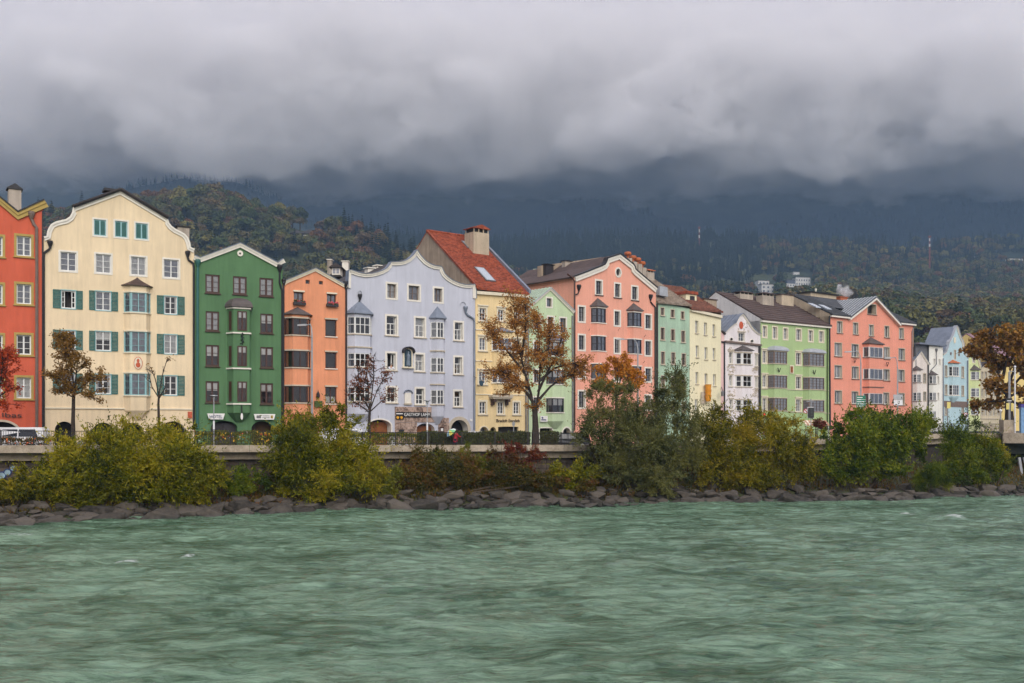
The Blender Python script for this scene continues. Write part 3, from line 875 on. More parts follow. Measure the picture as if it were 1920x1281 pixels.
        return o

    def eave_roof(s, ze0, ze1, d, zr0, zr1, mat, over=0.35, th=0.18, rows=0, u0=0.0, u1=None, gable=True, back=True):
        """slope from the street eave up to a ridge at depth d, and down behind; heights at both ends"""
        u1 = s.W if u1 is None else u1
        b = MB()
        n = rows or 1
        for i in range(n):
            t0, t1 = i/n, (i+1)/n
            y0, y1 = -over + (d+over)*t0, -over + (d+over)*t1
            zz = lambda a, c, t: a + (c-a)*t
            st = 0.085 if rows else 0
            vs_ = [(u0, y0, zz(ze0,zr0,t0)+th+st), (u1, y0, zz(ze1,zr1,t0)+th+st), (u1, y1, zz(ze1,zr1,t1)+th), (u0, y1, zz(ze0,zr0,t1)+th)]
            b.add(vs_, [(0,1,2,3)])
            if rows: b.add([(u0, y0, zz(ze0,zr0,t0)+th-.01), (u1, y0, zz(ze1,zr1,t0)+th-.01), vs_[1], vs_[0]], [(0,1,2,3)])
        # underside, edges, back slope
        b.add([(u0,-over,ze0),(u1,-over,ze1),(u1,d,zr1),(u0,d,zr0),(u0,-over,ze0+th),(u1,-over,ze1+th),(u1,d,zr1+th),(u0,d,zr0+th)],
              [(3,2,1,0),(0,1,5,4),(1,2,6,5),(3,0,4,7)])
        if back:
            db = d*2+over
            b.add([(u0,d,zr0+th),(u1,d,zr1+th),(u1,db,ze1+th),(u0,db,ze0+th),(u0,d,zr0),(u0,db,ze0),(u1,d,zr1),(u1,db,ze1)],
                  [(0,1,2,3),(0,3,5,4),(1,6,7,2)])
        o = b.build('roof', C[mat], s.root)
        if gable:
            q = MB(); k = (zr0-ze0)/(d+over)
            for u, sg, e0, r0 in ((u0+.012, 0, ze0, zr0), (u1-.012, 1, ze1, zr1)):
                k = (r0-e0)/(d+over); zb = e0 + k*over
                vs_ = [(u, 0, zb-3.5), (u, 0, zb), (u, d, r0), (u, d*2, zb), (u, d*2, zb-3.5)]
                q.add(vs_, [(0,1,2,3,4) if sg == 0 else (4,3,2,1,0)])
            q.build('gable_wall', s.side, s.root)
        return o

    def chimney(s, x0, x1, y0, y1, yl, dep=0.9, mat='chimney_render', cap='brown_roof', holes=3, style='hip'):
        u0, u1, z0, z1 = s.rect(x0, y0, x1, y1, yl)
        h = z1-z0
        b = MB().box(u0, u1, yl, yl+dep, z0-1.5, z1-h*.26)
        o = b.build('chimney', C[mat] if isinstance(mat, str) else mat, s.root)
        q = MB(); zt = z1-h*.26
        if holes:
            for uu in np.linspace(u0+.05, u1-.13, holes+1): 
                q.box(uu, uu+.09, yl+.03, yl+.12, zt, zt+h*.12); q.box(uu, uu+.09, yl+dep-.12, yl+dep-.03, zt, zt+h*.12)
            q.build('vents', C[mat] if isinstance(mat, str) else mat, o)
            MB().box(u0+.15, u1-.15, yl+.2, yl+dep-.2, zt-.1, zt+h*.12).build('flue', C['interior'], o)
        q = MB(); e = .12; zc = zt + h*.12 if holes else zt
        if style == 'hip':
            uc, yc = (u0+u1)/2, yl+dep/2
            q.box(u0-e, u1+e, yl-e, yl+dep+e, zc, zc+.07)
            q.prism_xy([(u0-e,yl-e),(u1+e,yl-e),(u1+e,yl+dep+e),(u0-e,yl+dep+e)], zc+.07, z1,
                       top=[(uc-.2,yc-.05),(uc+.2,yc-.05),(uc+.2,yc+.05),(uc-.2,yc+.05)])
        elif style == 'gable':
            q.prism_xz([(u0-e, zc), (u1+e, zc), (u1+e, zc+.06), ((u0+u1)/2, z1), (u0-e, zc+.06)], yl-e, yl+dep+e)
        else:
            q.box(u0-e, u1+e, yl-e, yl+dep+e, zc, zc+.10)
        q.build('cap', C[cap], o)
        return o

    def pipe(s, pts, r=0.055, mat='dark_metal', y=-0.12, hopper=None):
        b = MB().tube([s.p3(x, yy, y) for x, yy in pts], r, 6)
        o = b.build('downpipe', C[mat], s.root)
        if hopper:
            hx, hy, hs = hopper
            u, z = s.uz(hx, hy, y)
            MB().lathe((u, y, z), [(.05, -hs*.55), (.09, -hs*.4), (hs*.30, hs*.05), (hs*.36, hs*.25), (hs*.32, hs*.45), (0.0, hs*.5)], 8).build('hopper', C[mat], o)
        return o

    def bay(s, x0, x1, ytop, ybot, bands, p=0.75, chamfer=0.45, mat=None, frame='white_frame', sill='white_trim', panes=(1, 2, 1), rows=3,
            roof=None, roof_mat='bay_roof', bottom='taper', post=0.10, cur=None, ledges=(), transom=None, round_=False, fw=0.06, hoodm=None):
        """oriel: x0, x1 outer photo columns of its FRONT face; bands = [(ytop, ybot)] window strips; measured on its front plane"""
        mat = mat or s.wall
        c = chamfer
        ua, _ = s.uz(x0, (ytop+ybot)/2, -p*.3); ub, _ = s.uz(x1, (ytop+ybot)/2, -p*.6)
        u0, u1 = ua + c, ub - c
        xc = (x0+x1)/2
        zz = lambda y: s.uz(xc, y, -p)[1]
        plan = [(u0-c, 0.0), (u0, -p), (u1, -p), (u1+c, 0.0)]
        if round_:
            n = 7; hw = (u1-u0)/2+c; uc = (u0+u1)/2
            plan = [(uc - hw*math.cos(math.pi*i/n), -p*math.sin(math.pi*i/n)**.6) for i in range(n+1)]
        def inset(pl, e):
            uc = sum(q_[0] for q_ in pl)/len(pl)
            return [(uc + (a-uc)*(1 - e/max(abs(pl[0][0]-uc), .3)), b_ + e*(1 if b_ < -1e-6 else 0)) for a, b_ in pl]
        ccw = lambda pl: pl
        zt, zb = zz(ytop), zz(ybot)
        bd = sorted([(zz(yb), zz(yt)) for yt, yb in bands])
        segs = []; cur_z = zb
        for z0, z1 in bd:
            segs.append((cur_z, z0)); cur_z = z1
        o = MB().prism_xy(plan, cur_z, zt).build('bay', mat, s.root)
        for z0, z1 in segs: MB().prism_xy(plan, z0, z1).build('bay_panel', mat, o)
        for z0, z1 in bd:
            fb, gb, ib = MB(), MB(), MB()
            nseg = len(plan)-1
            for i in range(nseg):
                a, d = Vector(plan[i]), Vector(plan[i+1]); t = d-a; ln = t.length; t.normalize(); nrm = Vector((t.y, -t.x))
                def bar(sa, sb, za, zc_, dp=.05, off=.0):
                    q0, q1 = a + t*sa, a + t*sb
                    pl = [q0 - nrm*off, q1 - nrm*off, q1 - nrm*(off+dp), q0 - nrm*(off+dp)]
                    fb.prism_xy([(v_.x, v_.y) for v_ in pl], za, zc_)
                np_ = panes[i] if i < len(panes) else 1
                bar(0, post, z0, z1, .09, -.005); bar(ln-post, ln, z0, z1, .09, -.005)
                bar(post, ln-post, z0, z0+fw, .06, .01); bar(post, ln-post, z1-fw, z1, .06, .01)
                for k in range(1, np_):
                    sc_ = post + (ln-2*post)*k/np_; bar(sc_-fw*.6, sc_+fw*.6, z0+fw, z1-fw, .06, .012)
                zt_ = z1-fw
                if transom:
                    zt_ = z0+(z1-z0)*transom; bar(post, ln-post, zt_-fw*.5, zt_+fw*.5, .05, .014)
                for k in range(1, rows):
                    zc_ = z0+(zt_-z0)*k/rows; bar(post, ln-post, zc_-.018, zc_+.018, .03, .02)
                g0, g1 = a - nrm*.045, d - nrm*.045
                gb.add([(g0.x,g0.y,z0),(g1.x,g1.y,z0),(g1.x,g1.y,z1),(g0.x,g0.y,z1)], [(0,1,2,3)])
            ci = inset(plan, .14)
            st = cur or s.rnd.choice(s.cur)
            im = {'net': 1, 'white': 2, 'half': 2, 'low': 2, 'grey': 3, 'side': 1}.get(st, 0)
            za, zb_ = z0, z1
            if st == 'half': za = z0 + (z1-z0)*.5
            if st == 'low': zb_ = z0 + (z1-z0)*.45
            back = inset(plan, .35)
            for i in range(len(ci)-1):
                if im and not (st == 'side' and i == 1):
                    ib.add([(*ci[i], za), (*ci[i+1], za), (*ci[i+1], zb_), (*ci[i], zb_)], [(0,1,2,3)], im)
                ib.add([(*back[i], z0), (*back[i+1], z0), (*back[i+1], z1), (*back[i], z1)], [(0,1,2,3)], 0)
            f_ = fb.build('window_frame', C[frame], o)
            gb.build('pane', C['glass'], o)
            ib.build('curtain', [s.room, C['net_curtain'], C['white_curtain'], C['grey_curtain']], o)
        def grow(pl, e):
            uc = sum(q_[0] for q_ in pl)/len(pl)
            return [(a + (e if a > uc else -e), b_ - (e if b_ < -1e-6 else 0)) for a, b_ in pl]
        lm = C[sill or 'white_trim']
        for z0, z1 in bd:
            if sill: MB().prism_xy(grow(plan, .09), z0-.10, z0-.002).build('sill', lm, o)
            if hoodm: MB().prism_xy(grow(plan, .07), z1+.002, z1+.12).build('lintel', lm, o)
        for yy in ledges:
            z_ = zz(yy); MB().prism_xy(grow(plan, .10), z_-.06, z_+.06).build('ledge', lm, o)
        if bottom == 'taper':
            uc = (u0+u1)/2
            tp = [(uc + (a-uc)*.35, b_*.15) for a, b_ in plan]
            MB().prism_xy(tp, zb-.75, zb, top=plan).build('bracket', mat, o)
        if roof:
            yp, kind = roof
            zp = zz(yp); g_ = grow(plan, .22); uc = (u0+u1)/2; q = MB()
            if kind == 'hip':
                q.prism_xy(g_, zt, zt+.06); n = len(g_)
                vs_ = [(a, b_, zt+.06) for a, b_ in g_] + [(uc, -.02, zp)]
                q.add(vs_, [(i, i+1, n) for i in range(n-1)])
            elif kind == 'dome':
                prev = g_; zprev = zt+.06; q.prism_xy(g_, zt, zprev)
                for k in range(1, 7):
                    t = k/6; sc_ = math.cos(t*math.pi/2*.97); z_ = zt+.06+(zp-zt-.06)*math.sin(t*math.pi/2)
                    nx_ = [(uc+(a-uc)*sc_, b_*sc_-.0) for a, b_ in g_]
                    q.prism_xy(prev, zprev, z_, top=nx_); prev, zprev = nx_, z_
            elif kind == 'pagoda':
                prev = g_; zprev = zt+.06; q.prism_xy(g_, zt, zprev)
                for t, sc_ in ((.22, .72), (.5, .42), (.8, .16), (1.0, .02)):
                    z_ = zt+.06+(zp-zt)*t; nx_ = [(uc+(a-uc)*sc_, b_*sc_) for a, b_ in g_]
                    q.prism_xy(prev, zprev, z_, top=nx_); prev, zprev = nx_, z_
            q.build('bay_roof', C[roof_mat], o)
        return o

    def text(s, string, x0, x1, ybase, h_px, mat, y=-0.1, name='lettering', parent=None, ext=0.02):
        cu = bpy.data.curves.new(name, 'FONT'); cu.body = string; cu.extrude = ext
        cu.materials.append(C[mat])
        o = bpy.data.objects.new(name, cu); COL.objects.link(o); o.parent = parent or s.root
        u0, z0 = s.uz(x0, ybase, y); u1, _ = s.uz(x1, ybase, y)
        hm = h_px / F * (s.o.y * -1 if False else (P(0, 0, 1).y)) 
        D_ = (Matrix.Rotation(s.rot, 3, 'Z') @ Vector((u0, y, 0)) + s.root.location).y
        cu.size = h_px * D_ / F / 0.72
        o.location = (u0, y, z0); o.rotation_euler = (R(90), 0, 0)
        bpy.context.view_layer.update()
        w = o.dimensions.x or 1.0
        me = bpy.data.meshes.new_from_object(o.evaluated_get(bpy.context.evaluated_depsgraph_get()))
        bpy.data.objects.remove(o)
        me.transform(Matrix.Translation((u0, y, z0)) @ Matrix.Rotation(R(90), 4, 'X') @ Matrix.Diagonal(((u1-u0)/w, 1, 1, 1)))
        o = link(name, me, parent or s.root); o['kind'] = 'stuff'
        return o
    def plate(s, x0, y0, x1, y1, mat, y=-0.08, th=0.05, name='sign', parent=None, taper=0.0):
        u0, u1, z0, z1 = s.rect(x0, y0, x1, y1, y)
        b = MB().prism_xz([(u0+taper, z0), (u1-taper, z0), (u1, z1), (u0, z1)], y-th, y)
        return b.build(name, C[mat] if isinstance(mat, str) else mat, parent or s.root)
    def disc(s, x, y, rx, ry, mat, yl=-0.02, th=0.05, name='medallion', n=16, parent=None):
        u, z = s.uz(x, y, yl); D_ = (Matrix.Rotation(s.rot, 3, 'Z') @ Vector((u, yl, 0)) + s.root.location).y
        a, c = s.uz(x-rx, y, yl)[0], s.uz(x+rx, y, yl)[0]
        hr, vr = (c-a)/2, ry*D_/F
        b = MB().prism_xz([(u+hr*math.cos(2*math.pi*i/n), z+vr*math.sin(2*math.pi*i/n)) for i in range(n)], yl-th, yl)
        return b.build(name, C[mat], parent or s.root)
House.room = C['interior']
# ------------------------------------------------------------------ the row of houses, left to right
def DQ(x, s_, Y0): return Y0 / (1 - s_ * (x - 960) / F)
E = {}
for x in (-75, 81.5, 364.5, 530, 651): E[x] = DQ(x, .6, 98.3)
E[891] = DQ(891, .75, 100.4); E[989] = DQ(989, .8, 100.6); E[1076] = DQ(1076, .8, 100.6); E[1230] = DQ(1230, .85, 100.4)
for x in (1293, 1352, 1358, 1426, 1556, 1712): E[x] = DQ(x, .75, 102.1)
for x in (1742, 1768, 1816, 1838, 1878, 1926): E[x] = DQ(x, .72, 103.4)
def house(name, label, xl, xr, wall, **k):
    return House(name, label, xl, E[xl], xr, E[xr], wall, **k)

# 1 -- orange-red house at the picture's edge
h = house('red_house', 'orange red house with olive window frames beside the cream house', -75, 81.5, stucco('red_plaster', srgb(204, 94, 66), .10))
h.reveal = C['cream_trim']
top = [(-75, 428), (-40, 400), (-5, 368), (33, 399), (83, 376)]
for y0, y1 in ((443, 480), (533, 570), (628, 665), (708, 747)):
    for x0, x1 in ((31, 58.5), (-21, 5)):
        h.win(x0, y0, x1, y1, sur='olive_trim', sw=.17, cols=2, rows=3, sill='olive_trim', fw=.09, cur={443: 'grey', 533: 'grey', 628: 'dark', 708: 'white'}[y0])
h.arch(-32, 37, 791, .8, trim='stone_trim', tw=.16, back='interior')
h.build_wall(top)
h.band(top, .55, .16, 'olive_trim', cap='dark_metal')
h.gable_roof(top, 'dark_roof', dz=-.2, y0=.2)
h.chimney(16, 40, 344, 385, 3.0, 1.0, mat='chimney_render', cap='dark_metal', holes=0, style='gable')
h.pipe([(60, 412), (63, 420), (68.5, 427), (69, 470), (69, 800)], .12, 'taupe_frame', hopper=(59, 405, .75))
h.plate(78.5, 395, 81.3, 803, 'dark_metal', name='corner_strip')
h.text('lbas', 2.5, 39, 782.5, 9, 'letter_dark')

# 2 -- cream house with green shutters
h = house('cream_house', 'cream house with curved white gable and green shutters', 81.5, 364.5, stucco('cream_plaster', srgb(228, 206, 170), .09))
h.reveal = C['white_trim']
top = [(81.5, 444), (87, 443), (88, 434), (90.5, 428), (95, 421), (104, 416), (114, 413.5), (123, 411.5), (130, 407), (134.5, 399), (136.5, 389), (225, 357.5), (314, 410),
       (316.5, 418), (321, 424), (329, 430), (338, 434.5), (346, 439), (352, 446), (356, 456), (357, 464), (364.5, 467)]
for x0, y0, x1, y1 in ((176, 412, 199, 442), (215.5, 415, 239, 445), (254, 419, 277, 448.5)):
    w = h.win(x0, y0, x1, y1, frame='blue_frame', sur='white_trim', sw=.12, cols=2, rows=1, fw=.08, cur='dark', dep=.05)
    u0, u1, z0, z1 = h.rect(x0, y0, x1, y1); q = MB()
    for a, c in ((u0+.1, (u0+u1)/2-.05), ((u0+u1)/2+.05, u1-.1)):
        for i in range(12):
            zz = z0+.1+(z1-z0-.2)*i/12
            q.add([(a, .075, zz+.10), (c, .075, zz+.10), (c, .035, zz), (a, .035, zz)], [(0,3,2,1)])
    q.build('louvre', C['green_shutter'], w)
for (x0, y0, x1, y1), cu in zip(((113, 473, 143, 508), (179.5, 477, 208, 512), (245.6, 482, 273.5, 516), (307, 487, 335, 521)), ('grey', 'net', 'net', 'grey')):
    h.win(x0, y0, x1, y1, frame='white_frame', sur='white_trim', sw=.13, cols=2, rows=3, fw=.07, cur=cu, dep=.10)
rows_ = [((545, 578.5), (547, 582), (549, 585), (556, 589)), ((620, 655), (622, 657.5), (622, 661), (628, 663.5)), ((701, 736), (702.5, 738.5), (700, 741), (705, 741))]
for r, row in enumerate(rows_):
    for k, (x0, x1, a, c) in enumerate(((115, 141.6, 99, 155), (179.3, 207.6, 167, 221), None or (308, 331.6, 294, 346))):
        yy = row[k if k < 2 else 3]
        h.win(x0, yy[0], x1, yy[1], frame='white_frame', sur='blue_frame', sw=.07, cols=2, rows=3, fw=.07, shut='green_shutter', shl=a, shr=c, dep=.08,
              opened=(r == 0 and k == 0), cur=('dark' if r == 0 and k == 0 else ('net', 'grey', 'side', 'dark', 'half')[(r*3+k) % 5]),
              label='casement window standing open between green shutters' if r == 0 and k == 0 else None)
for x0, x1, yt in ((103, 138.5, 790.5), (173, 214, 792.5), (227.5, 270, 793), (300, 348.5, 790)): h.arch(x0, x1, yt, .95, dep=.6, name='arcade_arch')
h.build_wall(top)
h.band(top, .34, .10, 'white_trim')
h.band([(137, 388), (225, 356.5), (314.5, 409.5)], .12, .3, 'dark_roof', name='roof_edge', cap='dark_roof', capt=.12)
h.gable_roof([(83, 452), (137, 392), (225, 361), (314, 414), (363, 476)], 'dark_roof', dz=-.25, y0=.2)
h.plate(191, 358.5, 211, 363, 'dark_metal', y=3.0, th=1.2, name='roof_hatch')
h.chimney(333, 355, 419, 446, 3.5, .9, cap='dark_metal', holes=0, style='flat')
h.bay(233, 283.5, 536, 770, [(549, 585.5), (622, 660.5), (700.5, 741)], p=.55, chamfer=.42, frame='blue_frame', sill='cream_trim', panes=(1, 2, 1), rows=3, roof=(520.5, 'pagoda'), roof_mat='brown_metal', hoodm=True, cur='grey', post=.12)
h.ledge(82, 364, 765, .10, .10, 'cream_trim', y2=767.5, name='string_course')
d = h.disc(259, 681, 8.3, 11.8, 'red_emblem', yl=-.552, name='emblem'); h.disc(259, 681, 7.4, 10.8, 'cream_trim', yl=-.604, th=.01, parent=d, name='emblem_field'); h.disc(259, 676.5, 2.6, 3.6, 'red_emblem', yl=-.617, th=.01, parent=d, name='emblem_figure'); h.disc(259, 684.5, 4.4, 5.0, 'red_emblem', yl=-.619, th=.01, parent=d, name='emblem_figure')
h.plate(352, 772, 360, 784, 'red_emblem', name='plaque')
h.pipe([(94, 464), (92, 468), (83, 474), (82, 482), (82, 800)], .09, hopper=(94, 458, .6))
h.pipe([(352, 483), (354, 488), (362.5, 494), (363.3, 502), (363.3, 803)], .09, hopper=(352, 477, .6))

# 3 -- dark green hotel
h = house('green_hotel', 'dark green hotel with white gable edge and brown windows', 364.5, 530, stucco('green_plaster', srgb(86, 122, 84), .10))
h.cur = ('net', 'half', 'net', 'half')
top = [(364.5, 480), (374, 484), (449.5, 456.5), (519.5, 493.5), (530, 486)]
for x0, y0, x1, y1 in ((385, 515, 412, 549.6), (436.7, 518.6, 462.7, 552), (486.4, 521.6, 512.4, 555.7)):
    h.win(x0, y0, x1, y1, frame='brown_frame', cols=2, rows=3, fw=.13, sill='brown_frame', cur='net', dep=.06, mw=.03)
for k, (ya, yb) in enumerate((((584, 620.7), (588.6, 625)), ((647, 686.7), (651, 689.7)), ((715, 754.7), (718.8, 757.7)))):
    h.win(385.5, ya[0], 411, ya[1], frame='brown_frame', cols=2, rows=3, fw=.12, sill='brown_frame', cur=('net', 'half', 'half')[k], dep=.06, mw=.03)
    h.win(488, yb[0], 512, yb[1], frame='brown_frame', cols=2, rows=3, fw=.12, sill='brown_frame', cur='half', dep=.06, mw=.03)
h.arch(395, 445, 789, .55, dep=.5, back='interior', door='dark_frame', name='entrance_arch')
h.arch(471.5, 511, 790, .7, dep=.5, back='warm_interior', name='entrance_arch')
h.build_wall(top)
h.band(top, .36, .16, 'white_trim', cap='zinc', capt=.05)
h.gable_roof(top, 'dark_roof', dz=-.25, y0=.2)
d = h.disc(450, 475.5, 5.4, 5.6, 'white_trim', th=.09); h.disc(450, 475.5, 1.8, 1.9, 'interior', yl=-.10, th=.02, parent=d, name='vent_hole')
b_ = h.bay(427.5, 472.5, 576, 774, [], p=.85, chamfer=.30, sill='white_trim', roof=(557, 'dome'), roof_mat='bay_roof', ledges=(578, 624.5, 691, 757.5))
fz = []
for y0, y1 in ((583.7, 620), (649, 686.7), (715.5, 753)):
    u0, u1, z0, z1 = h.rect(445, y0, 462.7, y1, -.85); q = MB()
    h.bars(q, u0, u1, z0, z1, -.90, 2, 2, .10, None, .03, .05); fz.append((q, u0, u1, z0, z1))
    q.build('window_frame', C['brown_frame'], b_)
    MB().add([(u0, -.862, z0), (u1, -.862, z0), (u1, -.862, z1), (u0, -.862, z1)], [(0,1,2,3)]).build('pane', C['glass'], b_)
    k = MB(); k.add([(u0, -.856, z0), (u1, -.856, z0), (u1, -.856, z1), (u0, -.856, z1)], [(0,1,2,3)], 0)
    k.add([(u0, -.859, z1-.55), (u1, -.859, z1-.55), (u1, -.859, z1), (u0, -.859, z1)], [(0,1,2,3)], 1); k.build('curtain', [C['warm_interior'], C['white_curtain']], b_)
    # slim window in the slanting left cheek
    a, c = Vector((u0, 0)), Vector((0, 0))
    e1 = h.uz(427.5, 675, -.255)[0]; e0 = e1+.30
    A, B_ = Vector((e1, 0)), Vector((e0, -.85)); t = (B_-A).normalized(); n_ = Vector((t.y, -t.x))
    q0, q1 = A + t*.28 + n_*.03, A + t*.66 + n_*.03
    q = MB().add([(q0.x, q0.y, z0), (q1.x, q1.y, z0), (q1.x, q1.y, z1), (q0.x, q0.y, z1)], [(0,1,2,3)]); q.build('side_window', C['brown_frame'], b_)
q = MB()   # wrought-iron ornament on the oriel
for t in range(10):
    u, z = h.uz(454.5 + 2.6*math.sin(t*1.9), 625 + t*2.1, -.98); q.lathe((u, -.98, z), [(0, -.05), (.09, 0), (0, .06)], 6)
q.tube([h.p3(454.5, 624, -.97), h.p3(454.5, 647, -.97)], .03, 5); q.build('iron_ornament', C['dark_metal'], h.root)
sg = h.plate(388, 775.5, 421, 786.5, 'white_paint', y=-.30, th=.12, taper=.15, name='hotel_sign'); h.text('HOTEL', 392.5, 416.5, 784.2, 6.2, 'letter_blue', y=-.43, parent=sg)
sg = h.plate(475.5, 776.5, 515.5, 787, 'white_paint', y=-.30, th=.12, taper=.12, name='inn_sign'); h.plate(481, 779, 489.5, 784.5, 'grey_metal', y=-.43, th=.01, parent=sg, name='sign_mark'); h.plate(507.5, 779, 512, 784.5, 'olive_trim', y=-.43, th=.01, parent=sg, name='sign_mark')
for yy in (780, 783.5): h.plate(492, yy-.6, 505.5, yy+.6, 'grey_metal', y=-.43, th=.01, parent=sg, name='sign_line')
q = MB().tube([h.p3(453, 760, -.9), h.p3(453.5, 776, -1.2)], .05, 5); o_ = q.build('hanging_sign_bracket', C['dark_metal'], h.root)
h.disc(453, 781, 2.2, 6.2, 'white_paint', yl=-1.2, th=.08, parent=o_, name='hanging_sign')
h.pipe([(371, 502), (370.5, 520), (370, 803)], .11, 'green_shutter', hopper=(371, 494, .7))
h.pipe([(524.6, 511), (524.2, 530), (527, 538), (529, 545), (529.2, 803)], .08, hopper=(524.6, 504, .75))

# 4 -- small orange house
h = house('orange_house', 'small orange house with low gable and round bow windows', 530, 651, stucco('orange_plaster', srgb(222, 146, 106), .10))
h.cur = ('dark', 'dark', 'side', 'grey')
top = [(530, 531), (534, 527), (590.6, 503.5), (644, 533), (651, 536)]
for x0, y0, x1, y1 in ((573, 525, 581, 532.5), (598, 527, 605.5, 533.5)): h.win(x0, y0, x1, y1, frame='taupe_frame', cols=1, rows=1, fw=.06, cur='dark')
for x0, y0, x1, y1 in ((551, 548, 569, 570), (613, 552, 630, 573)): h.win(x0, y0, x1, y1, frame='brown_frame', cols=2, rows=1, fw=.08, cur='grey', hood='cream_trim', box=True)
for k, (y0, y1) in enumerate(((600, 630.8), (661, 690.7), (726, 756.7))): h.win(610, y0, 631, y1, frame='brown_frame', cols=1 if k < 2 else 2, rows=1, fw=.08, cur=('dark', 'dark', 'low')[k], hood='stone_trim', sill='white_trim')
h.arch(606, 632, 788, .9, dep=.4, back='warm_interior'); h.arch(540, 582, 791, .12, dep=.3, back='interior', name='shop_window')
h.build_wall(top)
h.band(top, .26, .14, 'cream_trim', cap='zinc', capt=.05)
h.gable_roof(top, 'zinc', dz=-.2, y0=.2)
h.bay(535, 585, 590, 777, [(597, 627.8), (658, 688.7), (724, 754.7)], p=.7, chamfer=.5, frame='brown_frame', sill='stone_trim', panes=(1, 2, 1), rows=1, roof=(574, 'hip'), cur='dark', hoodm=True, bottom=None, post=.10)
h.pipe([(649, 540), (649, 803)], .08, hopper=(648, 534, .7)); h.pipe([(532, 535), (531.6, 803)], .07, hopper=(532.5, 529, .6))
w = h.plate(589, 752, 603.5, 763, 'plant_green', y=-.1, th=.15, name='wall_planter'); q = MB(); u, z = h.uz(596.5, 741, -.25); q.lathe((u, -.25, z), [(0, .5), (.05, .3), (.16, .1), (.16, -.15), (.08, -.25), (0, -.3)], 8); q.build('wall_lamp', C['dark_metal'], h.root)

# 5 -- pale blue inn
WB = stucco('blue_plaster', srgb(190, 192, 204), .07)
h = house('blue_inn', 'pale blue inn with swept white gable and stone ground floor', 651, 891, WB)
h.reveal = C['white_trim']; h.cur = ('dark', 'net', 'side', 'grey')
top = [(651, 540), (652, 508), (656, 506.5), (662, 508.5), (672, 512), (684, 514), (696, 513.2), (706, 511), (716, 507.5), (724, 503), (729, 497), (731.8, 492), (749, 491.5), (757, 489.8), (765, 486), (773, 479), (777.5, 473), (780, 469),
       (783, 474), (787, 480), (797, 490.5), (805, 495.5), (813, 498.5), (826, 500.5), (828.5, 507), (832, 514), (838, 520), (846, 525.5), (853, 529), (861, 532), (870, 534), (879, 534.6), (888, 533.5), (890.5, 539), (891, 560)]
S = dict(frame='taupe_frame', sur='white_trim', sw=.17, fw=.06)
for (x0, y0, x1, y1), cu in zip(((726, 532.6, 743, 558.8), (766, 536, 786.4, 562.5), (814, 541, 829, 566)), ('net', 'grey', 'grey')): h.win(x0, y0, x1, y1, cols=2, rows=2, dep=.28, cur=cu, **S)
S['frame'] = 'white_frame'
for x0, y0, x1, y1, cu in ((724.8, 593, 743.8, 627.7, 'side'), (778.8, 596.6, 796, 631.6, 'net'), (852.5, 605, 867, 637.5, 'side'),
                           (725, 662.6, 741.6, 693, 'dark'), (778.8, 664.8, 794, 695.4, 'net'), (852.5, 670, 866, 701, 'side'),
                           (726, 727, 742.7, 754, 'dark'), (780, 729, 794.7, 757.7, 'dark'), (852, 733.7, 865, 762, 'dark')):
    op = (x0, y0) == (725, 662.6)
    h.win(x0, y0, x1, y1, cols=1 if op else 2, rows=1 if op else 2, transom=None if op else .60, dep=.24, cur=cu, sill='stone_trim', opened=op, label='open window with a person leaning out' if op else None, **S)
h.arch(690, 733, 787, .5, dep=.7, back='interior', door='wood_door', name='inn_door', trim='white_trim', tw=.12)
h.arch(780, 815, 794, .62, dep=.6, back='interior', door='wood_door', name='inn_door')
h.arch(845, 877, 787.5, .98, dep=.9, back='interior', name='gateway', trim='stone_trim', tw=.33)
h.build_wall(top)
h.band(top, .30, .12, 'white_trim', cap='zinc', capt=.05)
h.gable_roof([(653, 528), (735, 500), (780, 478), (826, 507), (889, 548)], 'dark_roof', dz=-.3, y0=.3)
h.bay(653, 700, 588.5, 776, [(594.5, 626), (662.5, 688), (726, 753)], p=.6, chamfer=.45, frame='white_frame', sill='stone_trim', panes=(1, 3, 1), rows=1, transom=.55, roof=(562, 'hip'), roof_mat='zinc', ledges=(651,), cur='dark', post=.09)
h.bay(809, 836, 597, 781, [(604, 633), (671, 698), (731.5, 758)], p=.55, chamfer=.38, frame='white_frame', sill='stone_trim', panes=(1, 2, 1), rows=1, transom=.55, roof=(573, 'hip'), roof_mat='zinc', ledges=(658, 721), cur='side', post=.09)
m, nt, out = new_mat('tuff_stone'); L = nt.links.new
b = N(nt, 'ShaderNodeBsdfPrincipled', Roughness=.9); tc = N(nt, 'ShaderNodeTexCoord'); vo = N(nt, 'ShaderNodeTexVoronoi', Scale=2.2); n = N(nt, 'ShaderNodeTexNoise', Scale=7.0, Detail=6.0)
L(tc.outputs['Object'], vo.inputs['Vector']); L(tc.outputs['Object'], n.inputs['Vector'])
cr = N(nt, 'ShaderNodeValToRGB'); cr.color_ramp.elements[0].color = srgb(104, 84, 74); cr.color_ramp.elements[1].color = srgb(190, 164, 148); cr.color_ramp.elements[0].position = .3; cr.color_ramp.elements[1].position = .7
sp = N(nt, 'ShaderNodeSeparateColor'); L(vo.outputs['Color'], sp.inputs[0])
mm = N(nt, 'ShaderNodeMath', operation='MULTIPLY_ADD'); mm.inputs[1].default_value = .35; L(sp.outputs[0], mm.inputs[0]); L(n.outputs['Fac'], mm.inputs[2])
sb = N(nt, 'ShaderNodeMath', operation='SUBTRACT'); sb.inputs[1].default_value = .15; L(mm.outputs[0], sb.inputs[0]); L(sb.outputs[0], cr.inputs[0])
L(cr.outputs[0], b.inputs['Base Color']); L(b.outputs[0], out.inputs['Surface']); C['tuff'] = m
